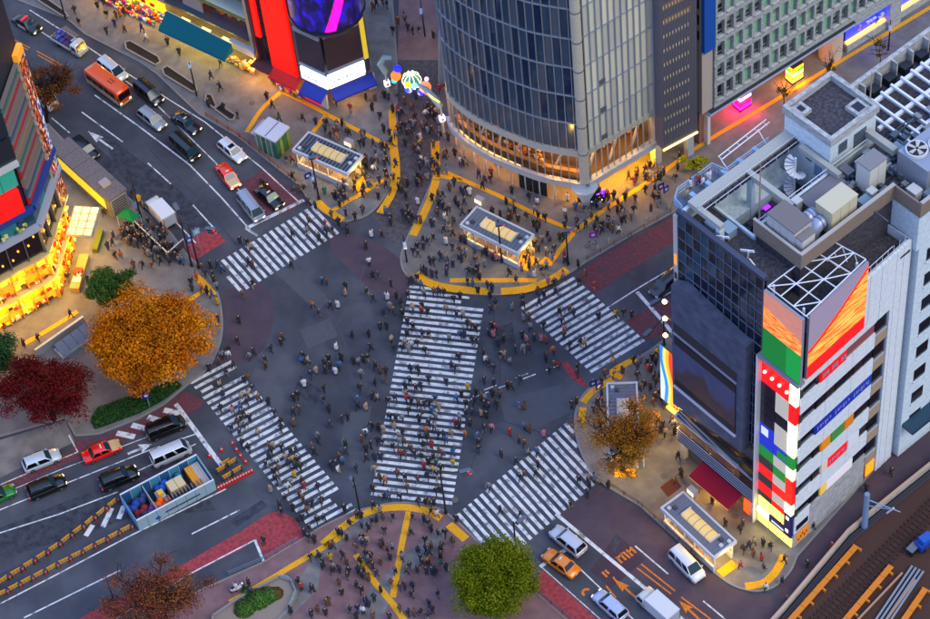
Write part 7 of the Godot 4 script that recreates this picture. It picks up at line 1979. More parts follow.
func truck(label: String, at: Vector3, turn: float, L: float, cargo: String):
	var t := thing("truck", label, "truck", at, turn)
	var W := .92; var h2 := L / 2
	var wm := paint_mat(Color(.74, .74, .72))
	var cab := []
	for s in [[h2 - 1.5, .98, .45, 2.0], [h2 - 1.2, 1.0, .4, 2.12], [h2 - .55, .99, .4, 2.08], [h2 - .2, .97, .4, 1.3], [h2, .9, .5, 1.0]]: cab.append(_section(s[0], W * s[1], s[2], s[3], .1))
	lpart(t, "cab", smooth_loft(cab), wm)
	var gl := mat(Color(.07, .10, .12), .06)
	lpart(t, "windscreen", _panel([Vector3(h2 - .2, 1.3, W * .95), Vector3(h2 - .2, 1.3, -W * .95), Vector3(h2 - .55, 2.05, -W * .9), Vector3(h2 - .55, 2.05, W * .9)], .1, Vector3(.02, .015, 0)), gl)
	for s in [-1.0, 1.0]:
		var p := [Vector3(h2 - 1.35, 1.2, s * W), Vector3(h2 - .3, 1.2, s * W), Vector3(h2 - .55, 1.95, s * W * .98), Vector3(h2 - 1.35, 1.95, s * W * .98)]
		if s < 0: p = [p[1], p[0], p[3], p[2]]
		lpart(t, "side_window", _panel(p, .1, Vector3(0, 0, s * .02)), gl)
		lpart(t, "headlight", box_mesh(Vector3(.1, .16, .26)), mat(Color(.75, .75, .72), .2), Transform3D(Basis.IDENTITY, Vector3(h2 - .03, .75, s * W * .7)))
		lpart(t, "tail_light", box_mesh(Vector3(.06, .14, .24)), glow(Color(.8, .05, .03), .3), Transform3D(Basis.IDENTITY, Vector3(-h2, .6, s * W * .75)))
		for x in [-h2 + 1.0, h2 - .8]: wheel(t, Vector3(x, .36, s * (W - .1)), .36)
	lpart(t, "chassis", box_mesh(Vector3(L - 1.4, .24, 1.3)), dark_metal, Transform3D(Basis.IDENTITY, Vector3(-.7, .6, 0)))
	var bl := L - 1.65
	var bc := -h2 + bl / 2
	if cargo == "box":
		lpart(t, "cargo_box", box_mesh(Vector3(bl, 1.75, 1.95)), mat(Color(.68, .69, .72), .5), Transform3D(Basis.IDENTITY, Vector3(bc, 1.65, 0)))
		lpart(t, "box_roof", box_mesh(Vector3(bl - .1, .05, 1.85)), mat(Color(.74, .75, .76), .5), Transform3D(Basis.IDENTITY, Vector3(bc, 2.55, 0)))
		for s in [-1.0, 1.0]: lpart(t, "corner_rail", box_mesh(Vector3(.08, 1.75, .06)), steel, Transform3D(Basis.IDENTITY, Vector3(-h2 - .02, 1.65, s * .9)))
		lpart(t, "rear_door", box_mesh(Vector3(.04, 1.6, 1.6)), mat(Color(.6, .61, .64), .5), Transform3D(Basis.IDENTITY, Vector3(-h2 - .02, 1.65, 0)))
	else:
		lpart(t, "bed", box_mesh(Vector3(bl, .1, 1.95)), mat(Color(.42, .36, .30), .8), Transform3D(Basis.IDENTITY, Vector3(bc, .85, 0)))
		for s in [-1.0, 1.0]: lpart(t, "side_board", box_mesh(Vector3(bl, .42, .06)), mat(Color(.70, .70, .68), .5), Transform3D(Basis.IDENTITY, Vector3(bc, 1.1, s * .97)))
		for x in [-h2 + .03, -h2 + bl - .03]: lpart(t, "end_board", box_mesh(Vector3(.06, .42, 1.9)), mat(Color(.70, .70, .68), .5), Transform3D(Basis.IDENTITY, Vector3(x, 1.1, 0)))
		var cols := [Color(.08, .16, .5), Color(.10, .2, .55), Color(.45, .32, .26), Color(.6, .6, .62), Color(.12, .15, .25), Color(.3, .1, .2)] if cargo == "blue" else [Color(.7, .7, .68), Color(.5, .45, .4), Color(.75, .74, .7), Color(.35, .33, .35), Color(.3, .25, .2), Color(.6, .55, .5)]
		for k in 10:
			var b := thing("cargo_crate", (["bright blue", "blue", "brown", "pale grey", "dark navy", "plum"][(k * 5 + 1) % 6] + " load piece on the flatbed truck" if cargo == "blue" else ["white", "tan", "off-white", "dark grey", "dark brown", "buff"][(k * 5 + 1) % 6] + " load piece on the truck under the rust-brown tree"), "cargo", Vector3.ZERO, .0, "load on the " + cargo + " flatbed")
			b.transform = t.transform * Transform3D(Basis(UPV, rng.randf_range(-.3, .3)), Vector3(bc + (k % 5 - 2) * bl * .19, .9, (-.45 if k < 5 else .45)))
			var s := Vector3(bl * .17, rng.randf_range(.3, .75), .75)
			lpart(b, "box", box_mesh(s), mat(cols[(k * 5 + 1) % 6], .7), Transform3D(Basis.IDENTITY, Vector3(0, s.y / 2, 0)))
			lpart(b, "strap", box_mesh(Vector3(.06, s.y + .02, s.z + .02)), mat(cols[(k * 5 + 3) % 6], .7), Transform3D(Basis.IDENTITY, Vector3(0, s.y / 2, 0)))
	return t

func bus(at: Vector3, turn: float):
	var t := thing("bus", "small orange bus with a cream lower band in the northwest road", "bus", at, turn)
	var L := 7.0; var W := 1.08; var h2 := L / 2
	var rows := []
	for s in [[-h2, .94, .4, 2.55], [-h2 + .2, 1.0, .32, 2.72], [h2 - .5, 1.0, .32, 2.72], [h2 - .12, .98, .34, 2.6], [h2, .92, .4, 2.3]]: rows.append(_section(s[0], W * s[1], s[2], s[3], .16))
	lpart(t, "body", smooth_loft(rows), paint_mat(Color(.84, .30, .02)))
	lpart(t, "lower_band", box_mesh(Vector3(L - .5, .75, W * 2 + .02)), paint_mat(Color(.72, .62, .46)), Transform3D(Basis.IDENTITY, Vector3(0, .85, 0)))
	var gl := mat(Color(.05, .06, .08), .06)
	for s in [-1.0, 1.0]:
		for k in 5: lpart(t, "side_window", box_mesh(Vector3(1.0, .85, .03)), gl, Transform3D(Basis.IDENTITY, Vector3(-h2 + 1.0 + k * 1.2, 1.78, s * (W + .01))))
		for x in [-h2 + 1.4, h2 - 1.4]: wheel(t, Vector3(x, .42, s * (W - .1)), .42)
		lpart(t, "headlight", box_mesh(Vector3(.06, .18, .3)), glow(Color(1.0, .95, .85), 1.2), Transform3D(Basis.IDENTITY, Vector3(h2, .8, s * W * .7)))
		lpart(t, "wing_mirror", box_mesh(Vector3(.12, .3, .2)), dark_metal, Transform3D(Basis.IDENTITY, Vector3(h2 + .1, 1.9, s * (W + .1))))
		lpart(t, "tail_light", box_mesh(Vector3(.05, .25, .2)), glow(Color(.9, .05, .03), .5), Transform3D(Basis.IDENTITY, Vector3(-h2, .9, s * W * .75)))
	lpart(t, "windscreen", _panel([Vector3(h2, 1.25, W * .92), Vector3(h2, 1.25, -W * .92), Vector3(h2 - .06, 2.5, -W * .92), Vector3(h2 - .06, 2.5, W * .92)], .08, Vector3(.05, 0, 0)), gl)
	lpart(t, "bumper", box_mesh(Vector3(.12, .2, W * 1.9)), mat(Color(.7, .62, .5), .5), Transform3D(Basis.IDENTITY, Vector3(h2 + .02, .5, 0)))
	for k in 6: lpart(t, "roof_vent", box_mesh(Vector3(.18, .06, .2)), mat(Color(.3, .1, .05), .7), Transform3D(Basis.IDENTITY, Vector3(.7 + .35 * (k % 3), 2.75, .22 if k < 3 else -.22)))
	lpart(t, "roof_panel", box_mesh(Vector3(L - 1.2, .03, W * 1.5)), paint_mat(Color(.88, .33, .02)), Transform3D(Basis.IDENTITY, Vector3(0, 2.725, 0)))

func motorbike(label: String, at: Vector3, turn: float, c: Color):
	var t := thing("motor_scooter", label, "scooter", at, turn)
	wheel(t, Vector3(-.6, .26, 0), .26); wheel(t, Vector3(.62, .26, 0), .26)
	var rows := []
	for s in [[-.8, .14, .5, .72], [-.4, .2, .35, .8], [.0, .18, .25, .5], [.3, .2, .25, .6], [.55, .16, .4, .95]]: rows.append(_section(s[0], s[1], s[2], s[3], .06))
	lpart(t, "body", smooth_loft(rows), paint_mat(c))
	lpart(t, "seat", box_mesh(Vector3(.6, .12, .28)), mat(Color(.06, .06, .07), .7), Transform3D(Basis.IDENTITY, Vector3(-.4, .84, 0)))
	lpart(t, "handlebar", box_mesh(Vector3(.06, .06, .66)), dark_metal, Transform3D(Basis.IDENTITY, Vector3(.5, 1.05, 0)))
	lpart(t, "headlight", box_mesh(Vector3(.1, .12, .14)), glow(Color(.95, .9, .8), .8), Transform3D(Basis.IDENTITY, Vector3(.66, .85, 0)))
	return t

func vehicles():
	var R := .008
	var g1 := "cars on the northwest road"
	var black := Color(.025, .027, .032); var white := Color(.72, .73, .75); var silver := Color(.52, .55, .58); var navy := Color(.03, .06, .14); var red := Color(.80, .09, .03); var cream := Color(.74, .64, .42)
	var pc := car("black and white patrol car with a red roof light bar on the northwest road", g1, Vector3(-53.68, 0, -57.46), -.799, "sedan", black, null, null, "car", 1)
	lpart(pc, "light_bar", box_mesh(Vector3(.25, .14, 1.1)), glow(Color(.85, .08, .05), .8), Transform3D(Basis.IDENTITY, Vector3(-.2, 1.56, 0)))
	for s in [-1.0, 1.0]: lpart(pc, "white_door", box_mesh(Vector3(1.5, .45, .02)), paint_mat(white), Transform3D(Basis.IDENTITY, Vector3(-.1, .62, s * .885)))
	truck("white flatbed truck carrying a blue and brown load", Vector3(-47.84, 0, -52.47), -.79, 5.4, "blue")
	car("white minivan beside the orange bus", g1, Vector3(-42.11, 0, -46.65), -.904, "minivan", white, null, null, "van", 1)
	bus(Vector3(-42.65, 0, -43.45), -.881)
	car("dark blue minivan ahead of the orange bus", g1, Vector3(-37.41, 0, -41.66), -.93, "minivan", Color(.035, .06, .10), null, null, "van", 1)
	car("silver car behind the black van", g1, Vector3(-37.08, 0, -37.12), -.892, "wagon", silver, null, null, "car", 1)
	car("dark blue taxi with blue windows beside the black van", g1, Vector3(-32.69, 0, -35.68), -.875, "sedan", navy, null, null, "taxi", 1)
	car("black van next to the dark blue taxi", g1, Vector3(-32.93, 0, -31.15), -.955, "van", black, null, null, "van", 1)
	var ws := car("white estate car with a dark sunroof beside the kerb", g1, Vector3(-26.93, 0, -29.82), -.939, "wagon", Color(.76, .77, .79), null, null, "car", 1)
	lpart(ws, "sunroof", box_mesh(Vector3(.6, .02, .8)), mat(Color(.04, .05, .06), .1), Transform3D(Basis.IDENTITY, Vector3(.0, 1.545, 0)))
	car("orange-red taxi with a cream bonnet on the northwest road", g1, Vector3(-27.59, 0, -25.62), -1.128, "sedan", Color(.86, .19, .02), null, cream, "taxi", 1)
	car("silver van waiting at the stop line", g1, Vector3(-24.9, 0, -19.79), -1.113, "van", Color(.50, .55, .62), null, null, "van", 1)
	var gt := car("black taxi with a green lamp waiting on red road surface", g1, Vector3(-22.57, 0, -21.25), -.945, "sedan", Color(.02, .04, .045), null, null, "taxi", 1)
	lpart(gt, "green_lamp", box_mesh(Vector3(.2, .1, .3)), glow(Color(.1, .8, .2), 1.0), Transform3D(Basis.IDENTITY, Vector3(.9, 1.0, -.3)))
	car("black car parked beside the long grey kiosk", "", Vector3(-45.79, 0, -33.26), -.923, "wagon", black, null, null, "car")
	truck("white box truck parked beside the waiting crowd", Vector3(-36.2, 0, -20.44), 2.121, 4.9, "box")
	truck("small white truck under the rust-brown tree", Vector3(-51.34, 0, -42.91), -.813, 4.6, "pale")
	var g2 := "cars on the west road"
	car("white estate car beside the parking bay", g2, Vector3(-50.73, 0, 15.12), .324, "wagon", Color(.70, .74, .78), null, null, "car")
	car("red taxi with a cream bonnet on the west road", g2, Vector3(-43.72, 0, 14.87), .347, "sedan", Color(.84, .08, .03), null, cream, "taxi")
	car("black minivan at the stop line by the hatched paving", g2, Vector3(-36.2, 0, 12.68), .341, "minivan", Color(.03, .03, .035), null, null, "van")
	car("black estate car behind another, near the green taxi", g2, Vector3(-50.1, 0, 19.04), .346, "suv", Color(.03, .03, .04), null, null, "car", 1)
	car("black estate car beside the road works", g2, Vector3(-41.76, 0, 19), .344, "suv", Color(.025, .03, .045), null, null, "car", 1)
	car("white van beside the road works hoarding", g2, Vector3(-35.69, 0, 16.5), .366, "van", Color(.70, .71, .73), null, null, "van")
	car("green taxi cut by the edge of the west road", g2, Vector3(-55.89, 0, 19.45), .369, "sedan", Color(.03, .42, .12), null, null, "taxi")
	var g3 := "cars on the south road"
	car("white estate car waiting on the south road stop line", g3, Vector3(8.21, 0, 34.95), 2.244, "suv", Color(.66, .68, .72), null, null, "car")
	car("yellow taxi waiting beside the red lane", g3, Vector3(7.1, 0, 37.7), 2.32, "sedan", Color(.82, .46, .03), null, null, "taxi")
	car("pale blue car with red tail lights behind the yellow taxi", g3, Vector3(11.74, 0, 43.82), 2.199, "wagon", Color(.60, .66, .78), null, null, "car", 1)
	truck("white box truck on the purple-brown road", Vector3(16.71, 0, 45.04), 2.199, 5.2, "box")
	car("white minivan beside the subway entrance kerb", g3, Vector3(20.76, 0, 39.93), -1.039, "minivan", Color(.74, .75, .78), null, null, "van")
	car("dark grey car on the east road", "", Vector3(24.1, 0, .27), -2.437, "wagon", Color(.10, .14, .19), null, null, "car")
	car("red car below the canopy of the pale tower wall", "", Vector3(51.42, 0, 23.14), -2.429, "wagon", Color(.65, .04, .05), null, null, "car")
	motorbike("black motor scooter waiting beside the black taxi", Vector3(-23.1, 0, -23.7), -.905, Color(.05, .05, .06))
	motorbike("white motor scooter parked on the plaza pavement by the red lane", Vector3(-28.7, .13, 35.81), .411, Color(.74, .75, .76))


# ---------------------------------------------------------------- street furniture
var pole_m: Material
func signal_post(label: String, at: Vector3, h: float, arm_to = null, heads := 1):
	var t := thing("traffic_signal", label, "traffic signal", at)
	var m := MB.new(); m.tube([at, at + Vector3(0, h, 0)], [.13, .09], 8); part(t, "post", m.mesh(), pole_m)
	var f := MB.new(); f.cyl(at, at + Vector3(0, .5, 0), .2, 8); part(t, "foot", f.mesh(), pole_m)
	var hp := at + Vector3(.3, h - .6, .2)
	var d := Vector3(1, 0, 0)
	if arm_to != null:
		var tip: Vector3 = arm_to
		var a := MB.new(); a.tube([at + Vector3(0, h - .4, 0), tip], [.08, .06], 6); part(t, "arm", a.mesh(), pole_m)
		hp = tip
		d = (tip - at); d.y = 0; d = d.normalized()
	for k in heads:
		var X := Transform3D(Basis(UPV, -atan2(d.z, d.x)), hp + d * (k * .2) + Vector3(0, -k * .5, 0))
		var hd := fbox(t, "signal_head", X, -.65, .65, -.22, .22, -.14, .14, mat(Color(.22, .24, .27), .5))
		for j in 3: fbox(hd, "lens", X, -.55 + j * .38, -.25 + j * .38, -.14, .14, .14, .17, glow(Color(.9, .08, .05), 1.2) if j == 2 else mat(Color(.10, .14, .12), .3))
		fbox(hd, "visor", X, -.65, .65, .22, .27, -.14, .34, mat(Color(.30, .33, .38), .5))
	return t

func lamp_post(label: String, at: Vector3, h: float, tip: Vector3, c := Color(.85, .9, .75), e := 1.0):
	var t := thing("street_lamp", label, "street lamp", at)
	var m := MB.new(); m.tube([at, at + Vector3(0, h, 0)], [.12, .08], 8); part(t, "post", m.mesh(), pole_m)
	var a := MB.new(); a.tube([at + Vector3(0, h, 0), tip], [.06, .05], 6); part(t, "arm", a.mesh(), pole_m)
	var X := Transform3D(Basis(UPV, -atan2(tip.z - at.z, tip.x - at.x)), tip)
	fbox(t, "lamp_housing", X, -.5, .5, .0, .16, -.2, .2, mat(Color(.62, .66, .70), .4))
	fbox(t, "lamp_glass", X, -.42, .42, -.06, .0, -.16, .16, glow(c, e))
	return t

func sign_post(label: String, at: Vector3, h: float, cols: Array, turn := .5):
	var t := thing("sign_post", label, "sign", at)
	var m := MB.new(); m.tube([at, at + Vector3(0, h, 0)], [.07, .06], 7); part(t, "post", m.mesh(), mat(Color(.45, .48, .52), .5))
	for k in cols.size():
		var X := Transform3D(Basis(UPV, turn + .25 * k), at + Vector3(0, h - .6 - .15 * k, 0) + Vector3(.55 * k, 0, .4 * k))
		var s := fbox(t, "sign_plate", X, -.5, .4, -.5, .5, .08, .14, mat(cols[k], .4))
		fbox(s, "sign_mark", X, -.25, .15, -.2, .2, .14, .155, mat(Color(.75, .76, .8), .5))
	return t

func street_furniture():
	pole_m = mat(Color(.12, .13, .16), .5, .2)
	signal_post("black traffic signal post between the west and middle crosswalks", Vector3(-14.45, .13, 28.1), 8.0, Vector3(-14.79, 5.6, 27.03), 1)
	signal_post("black traffic signal with a long arm at the plaza tip", Vector3(-4.88, .13, 28.95), 8.2, Vector3(-2.15, 7.2, 28.52), 2)
	signal_post("black traffic signal with an arm over the southeast crosswalk", Vector3(2.42, .13, 35.79), 6.8, Vector3(3.29, 6.2, 35.19), 1)
	signal_post("black post behind the grey-roofed subway entrance", Vector3(5.15, .13, -6.55), 7.8, null, 1)
	signal_post("black post at the kerb of the tower pavement", Vector3(13.04, .13, -4.98), 7.0, null, 1)
	signal_post("black post in front of the dark-roofed subway entrance", Vector3(-16.43, .13, -20.31), 8.5, null, 1)
	signal_post("black traffic signal with an arm beside the white box truck", Vector3(-32.62, .13, -11.89), 8.6, Vector3(-29.13, 7.6, -10.94), 2)
	signal_post("black post with an arm at the pavement corner beside the crowd", Vector3(-31.77, .13, -11.44), 7.6, Vector3(-33.38, 7, -15.52), 1)
	signal_post("black traffic signal beside the kiosk and green tent", Vector3(-38.82, .13, -20.91), 8.6, Vector3(-38.36, 6.4, -17.18), 1)
	signal_post("traffic signal with an arm over the east road stop line", Vector3(26.92, .13, 4.69), 6.6, Vector3(21.97, 6.2, 7.45), 1)
	signal_post("traffic signal with a short arm at the east road kerb", Vector3(22.7, .13, 9.04), 5.6, Vector3(20.65, 4.8, 10.75), 1)
	lamp_post("lit lamp on a post in the narrow street behind the festive gate", Vector3(-.88, .13, -46.56), 6.8, Vector3(-1.01, 6.6, -44.47), Color(.95, .95, .45), 3.0)
	omni(self, Vector3(-.78, 5, -44.22), Color(.95, .9, .4), 4.0, .3)
	lamp_post("street lamp with blue banners beside the planters", Vector3(-31.24, .13, -40.68), 6.2, Vector3(-31.21, 6, -40.39))
	lamp_post("street lamp beside the first planter at the goods shop", Vector3(-48.52, .13, -57.97), 6.2, Vector3(-48.12, 6, -56.44))
	lamp_post("tall thin lamp in the arcade pavement", Vector3(57.9, .13, -33.94), 5.4, Vector3(57.59, 5.3, -32.6))
	lamp_post("short lamp beside the middle crosswalk head", Vector3(-6.32, .13, -8.37), 5.0, Vector3(-6.23, 4.9, -6.88), Color(.95, .85, .5), 2.0)
	omni(self, Vector3(-5.89, 4.2, -5.84), Color(1.0, .85, .5), 1.5, .3)
	sign_post("pair of blue traffic signs at the pavement tip beside the east crosswalk", Vector3(13.6, .13, 15.49), 3.6, [Color(.03, .10, .42), Color(.04, .12, .48)], .3)
	sign_post("blue and white street signs before the dark-roofed subway entrance", Vector3(-17.37, .13, -21.64), 3.8, [Color(.05, .10, .40), Color(.35, .55, .72)], .4)
	sign_post("blue signs at the tower pavement near the orange-lit entrance", Vector3(25.49, .13, -12.7), 4.0, [Color(.06, .08, .40), Color(.07, .09, .42)], .4)
	sign_post("violet banner sign at the tower pavement kerb", Vector3(16.42, .13, -6.68), 3.6, [Color(.50, .10, .52)], .1)
	sign_post("blue sign on the grass bank under the orange tree", Vector3(-38.12, .13, 8.98), 3.0, [Color(.05, .08, .45)], .1)
	sign_post("small blue square sign at the corner beside the crowd fence", Vector3(-32.45, .13, -13.81), 3.4, [Color(.06, .25, .62)], .4)
	sign_post("pale blue sign over the red road surface beside the crowd", Vector3(-31.44, .13, -14.3), 4.2, [Color(.45, .62, .72)], .5)
	# festive gate over the narrow street
	var gt := thing("festive_gate", "festive street gate with a glowing globe and curved arms", "gate", Vector3(-3.19, .13, -32.95))
	var pale := mat(Color(.55, .66, .66), .5)
	var l0: Vector3 = Vector3(-6.42, .13, -36.34); var r0: Vector3 = Vector3(.03, .13, -29.07)
	var H := 4.6
	for o in [l0, r0]:
		var m := MB.new(); m.tube([o, o + Vector3(0, H, 0)], [.2, .16], 8); part(gt, "post", m.mesh(), pale)
		var X := Transform3D(Basis(UPV, .3), o + Vector3(0, 2.6, 0))
		fbox(gt, "lit_sign_box", X, -.35, .35, -.4, .4, -.25, .3, glow(Color(.85, .82, .95), .9))
		fbox(gt, "sign_mark", X, -.15, .15, -.2, .15, .3, .32, mat(Color(.5, .1, .2), .5))
	var mid := (l0 + r0) / 2 + Vector3(0, 6.3, 0)
	var am := MB.new()
	am.tube([r0 + Vector3(0, H, 0), r0.lerp(mid, .22) + Vector3(0, 4.2, 0), r0.lerp(mid, .5) + Vector3(0, 3.1, 0), mid + (r0 - l0) * .12], [.42, .46, .4, .2], 9); part(gt, "curved_arm", am.mesh(), pale)
	var am2 := MB.new()
	am2.tube([l0 + Vector3(0, H, 0), l0 + Vector3(-.5, H + 1.5, 0), l0 + Vector3(.1, H + 2.6, 0), l0 + Vector3(1.0, H + 2.4, 0)], [.4, .44, .4, .25], 9); part(gt, "curved_arm", am2.mesh(), pale)
	var st := MB.new(); st.tube([r0.lerp(mid, .05) + Vector3(.1, H + .8, .35), r0.lerp(mid, .24) + Vector3(0, 4.3, .4), r0.lerp(mid, .48) + Vector3(0, 3.2, .4)], [.12, .14, .1], 6); part(gt, "light_strip", st.mesh(), glow(Color(.9, .85, .35), 1.0))
	var gb := MB.new(); gb.ball(mid, Vector3(1.05, 1.05, 1.05), 14, 9); var gl := part(gt, "globe_lamp", gb.mesh(), glow(Color(.15, .45, .42), .4))
	for k in 5:
		var ring := []; var rad := []
		for j in 19:
			var an := TAU * j / 18
			ring.append(mid + Basis(UPV, PI * k / 5) * Vector3(cos(an) * 1.22, sin(an) * 1.22, 0)); rad.append(.06)
		var rg := MB.new(); rg.tube(ring, rad, 5, false); part(gt, "globe_ring_light", rg.mesh(), glow(Color(.95, .93, .75), .9))
	var balls := [[Vector3(-1.9, .2, -.9), .7, Color(1.0, .45, .12)], [Vector3(-1.6, 1.0, -1.3), .55, Color(.1, .15, .9)], [Vector3(1.6, -.7, .8), .8, Color(1.0, .5, .3)], [Vector3(1.9, -1.2, 1.2), .5, Color(.95, .2, .6)], [Vector3(-.5, -1.1, .4), .55, Color(.2, .3, .95)], [Vector3(1.0, -1.4, .9), .5, Color(.15, .2, .9)], [Vector3(-.5, .3, 1.0), .42, Color(.95, .8, .15)], [Vector3(.3, .1, 1.1), .4, Color(.5, .85, .95)], [Vector3(-2.2, -.5, -.8), .4, Color(.2, .75, .8)], [Vector3(1.9, .2, .3), .3, Color(.9, .8, .95)]]
	for b in balls:
		var m := MB.new(); m.ball(mid + b[0], Vector3(b[1], b[1], b[1]), 9, 6); part(gt, "ball_lamp", m.mesh(), glow(b[2], .55))
	omni(gt, mid + Vector3(0, -1.9, 1.4), Color(1.0, .75, .6), 5.0, .6)
	# planters along the northwest road
	for q in [[[Vector2(-52.41, -63.63), Vector2(-48.83, -59.5), Vector2(-48, -58.01), Vector2(-48.95, -58.37), Vector2(-52.39, -62.06)], "long low planter bed beside the lamp at the goods shop"], [[Vector2(-40.47, -51.97), Vector2(-39.8, -52.04), Vector2(-36.11, -48.42), Vector2(-35.86, -47.45), Vector2(-36.53, -47), Vector2(-40.35, -50.63)], "long low planter bed of dark soil before the teal awning"], [[Vector2(-35.62, -46.11), Vector2(-34.95, -46.55), Vector2(-31.35, -42.46), Vector2(-31.11, -41.33), Vector2(-31.77, -41.26), Vector2(-35.38, -44.97)], "long low planter bed ending at the street lamp with blue banners"], [[Vector2(-29.96, -40.59), Vector2(-29.31, -40.3), Vector2(-28.72, -38.22), Vector2(-29.12, -37.93), Vector2(-30.12, -39.36)], "small planter bed with dark shrubs beside the kerb"], [[Vector2(-29, -37.73), Vector2(-28.33, -38.34), Vector2(-26.32, -36.22), Vector2(-26.61, -35.38), Vector2(-27.12, -35.46)], "small planter bed of dark soil near the glass lift"]]:
		var poly: Array = q[0]
		var t := thing("planter", q[1], "planter", Vector3(poly[0].x, PV, poly[0].y))
		part(t, "soil", prism_mesh(poly, .1, .38), grain([Color(.10, .09, .09), Color(.17, .15, .14), Color(.24, .22, .18)], 1.2, .95, .08, 161))
		for i in poly.size():
			var a: Vector2 = poly[i]; var b: Vector2 = poly[(i + 1) % poly.size()]
			fbox(t, "kerb_stone", FT(a, b), 0, a.distance_to(b), .13, .5, -.1, .1, mat(Color(.52, .49, .47), .85))
	# low guard fences along the kerbs
	for q in [[[Vector2(-30.33, -36.71), Vector2(-26.2, -32.31), Vector2(-21.46, -26.16), Vector2(-19.19, -23.23)], Color(.55, .30, .18), "low brown guard fence along the northwest road kerb"], [[Vector2(15.48, -5.02), Vector2(21.24, -7.95), Vector2(26.57, -10.83)], Color(.42, .36, .34), "low guard fence along the east road kerb"], [[Vector2(13.57, 28.14), Vector2(16.74, 31.48), Vector2(22.07, 39.33)], Color(.40, .32, .30), "low guard fence along the kerb beside the subway entrance"], [[Vector2(-29.55, 34.02), Vector2(-25.79, 32.7), Vector2(-21.52, 30.51)], Color(.36, .40, .46), "low guard fence along the plaza kerb by the red road surface"], [[Vector2(2.67, 39.56), Vector2(6.25, 43.94), Vector2(9.08, 47.51)], Color(.30, .30, .34), "low guard fence along the plaza kerb behind the round green tree"]]:
		var pts: Array = q[0]
		var t := thing("guard_fence", q[2], "fence", Vector3(pts[0].x, PV, pts[0].y))
		for i in pts.size() - 1:
			var X := FT(pts[i], pts[i + 1]); var l: float = pts[i].distance_to(pts[i + 1])
			for k in int(l / 2.0) + 1: fbox(t, "post", X, k * 2.0, k * 2.0 + .1, .13, .95, -.35, -.25, mat(q[1], .6))
			for y in [.45, .8]: fbox(t, "rail", X, 0, l, y, y + .09, -.33, -.27, mat(q[1], .6))
	# bollards on the tower pavement
	var bd := thing("bollard", "short pale bollard at the kerb of the tower pavement", "bollard", Vector3.ZERO, .0, "bollards along the tower pavement kerb")
	var bm := MB.new(); bm.tube([Vector3(0, 0, 0), Vector3(0, .75, 0), Vector3(0, .85, 0)], [.12, .12, .07], 9); lpart(bd, "shaft", bm.mesh(), mat(Color(.62, .56, .50), .6))
	var b2 := MB.new(); b2.tube([Vector3(0, .55, 0), Vector3(0, .63, 0)], [.125, .125], 9); lpart(bd, "band", b2.mesh(), mat(Color(.75, .66, .4), .5))
	var spots := [Vector3(15.31, .13, -5.58),Vector3(16.9, .13, -6.6),Vector3(18.36, .13, -7.5),Vector3(20.07, .13, -8.35),Vector3(23.27, .13, -10.11),Vector3(26.34, .13, -11.74)]
	for k in spots.size():
		var o: Node3D = bd
		if k: o = bd.duplicate(); o.name = numbered("bollard"); add_child(o)
		o.position = spots[k]
	# fenced waiting area and green tent by the kiosk
	var ft := thing("crowd_fence", "white-railed fence round the waiting crowd beside the box truck", "fence", Vector3(-37.74, .13, -17.26))
	for e in [[Vector2(-40.48, -20.46), Vector2(-35.34, -13.08)], [Vector2(-35.34, -13.08), Vector2(-33.31, -15.03)]]:
		var X := FT(e[0], e[1]); var l: float = e[0].distance_to(e[1])
		for k in int(l / 1.4) + 1: fbox(ft, "post", X, k * 1.4, k * 1.4 + .08, .13, 1.7, -.08, .0, mat(Color(.6, .6, .58), .5))
		for k in int(l / 1.4): fbox(ft, "panel", X, k * 1.4 + .1, k * 1.4 + 1.36, .3, 1.5, -.06, -.03, mat(Color(.26, .28, .30), .4))
		fbox(ft, "top_rail", X, 0, l, 1.7, 1.78, -.1, .04, mat(Color(.72, .70, .62), .5))
	var tent := thing("green_tent", "small bright green tent canopy beside the waiting crowd", "tent", Vector3(-40.34, .13, -19.99))
	var c0: Vector3 = Vector3(-41.43, 2.4, -19.53); var c1: Vector3 = Vector3(-40.29, 2.4, -20.84); var c2: Vector3 = Vector3(-38.56, 2.4, -19.23); var c3: Vector3 = Vector3(-39.44, 2.4, -18.22); var ap: Vector3 = Vector3(-39.92, 3.1, -19.83)
	var tm := MB.new()
	for e in [[c0, c3], [c3, c2], [c2, c1], [c1, c0]]: tm.tri(e[0], e[1], ap)
	part(tent, "canopy", tm.mesh(), grain([Color(.02, .36, .18), Color(.03, .46, .24)], 1.5, .8, .04, 163))
	for q in [c0, c1, c2, c3]:
		var m := MB.new(); m.cyl(Vector3(q.x, .13, q.z), q, .05, 6); part(tent, "leg", m.mesh(), pale_metal)
	# lit illuminated tree and violet screen by the tower corner
	var xt := thing("lit_fir", "small dark fir with fairy lights beside the tower's corner foot", "tree", Vector3(17.78, .13, -14.44))
	var xo: Vector3 = Vector3(17.78, .13, -14.44)
	for k in 4:
		var m := MB.new(); m.tube([xo + Vector3(0, .5 + k * .8, 0), xo + Vector3(0, 1.7 + k * .8, 0)], [1.15 - .25 * k, .1], 12, false); part(xt, "branch_tier", m.mesh(), mat(Color(.03, .07, .06), .9))
	var tk := MB.new(); tk.cyl(xo, xo + Vector3(0, .9, 0), .12, 7); part(xt, "trunk", tk.mesh(), bark_mat)
	for k in 26:
		var an := k * 2.4; var y := .6 + k * .115
		var m := MB.new(); var rr := 1.2 - .32 * y; m.ball(xo + Vector3(cos(an) * maxf(rr, .15), y, sin(an) * maxf(rr, .15)), Vector3(.07, .07, .07), 5, 3); part(xt, "fairy_light", m.mesh(), glow([Color(1, .85, .5), Color(.6, .8, 1.0), Color(1, .4, .6)][k % 3], 2.0))
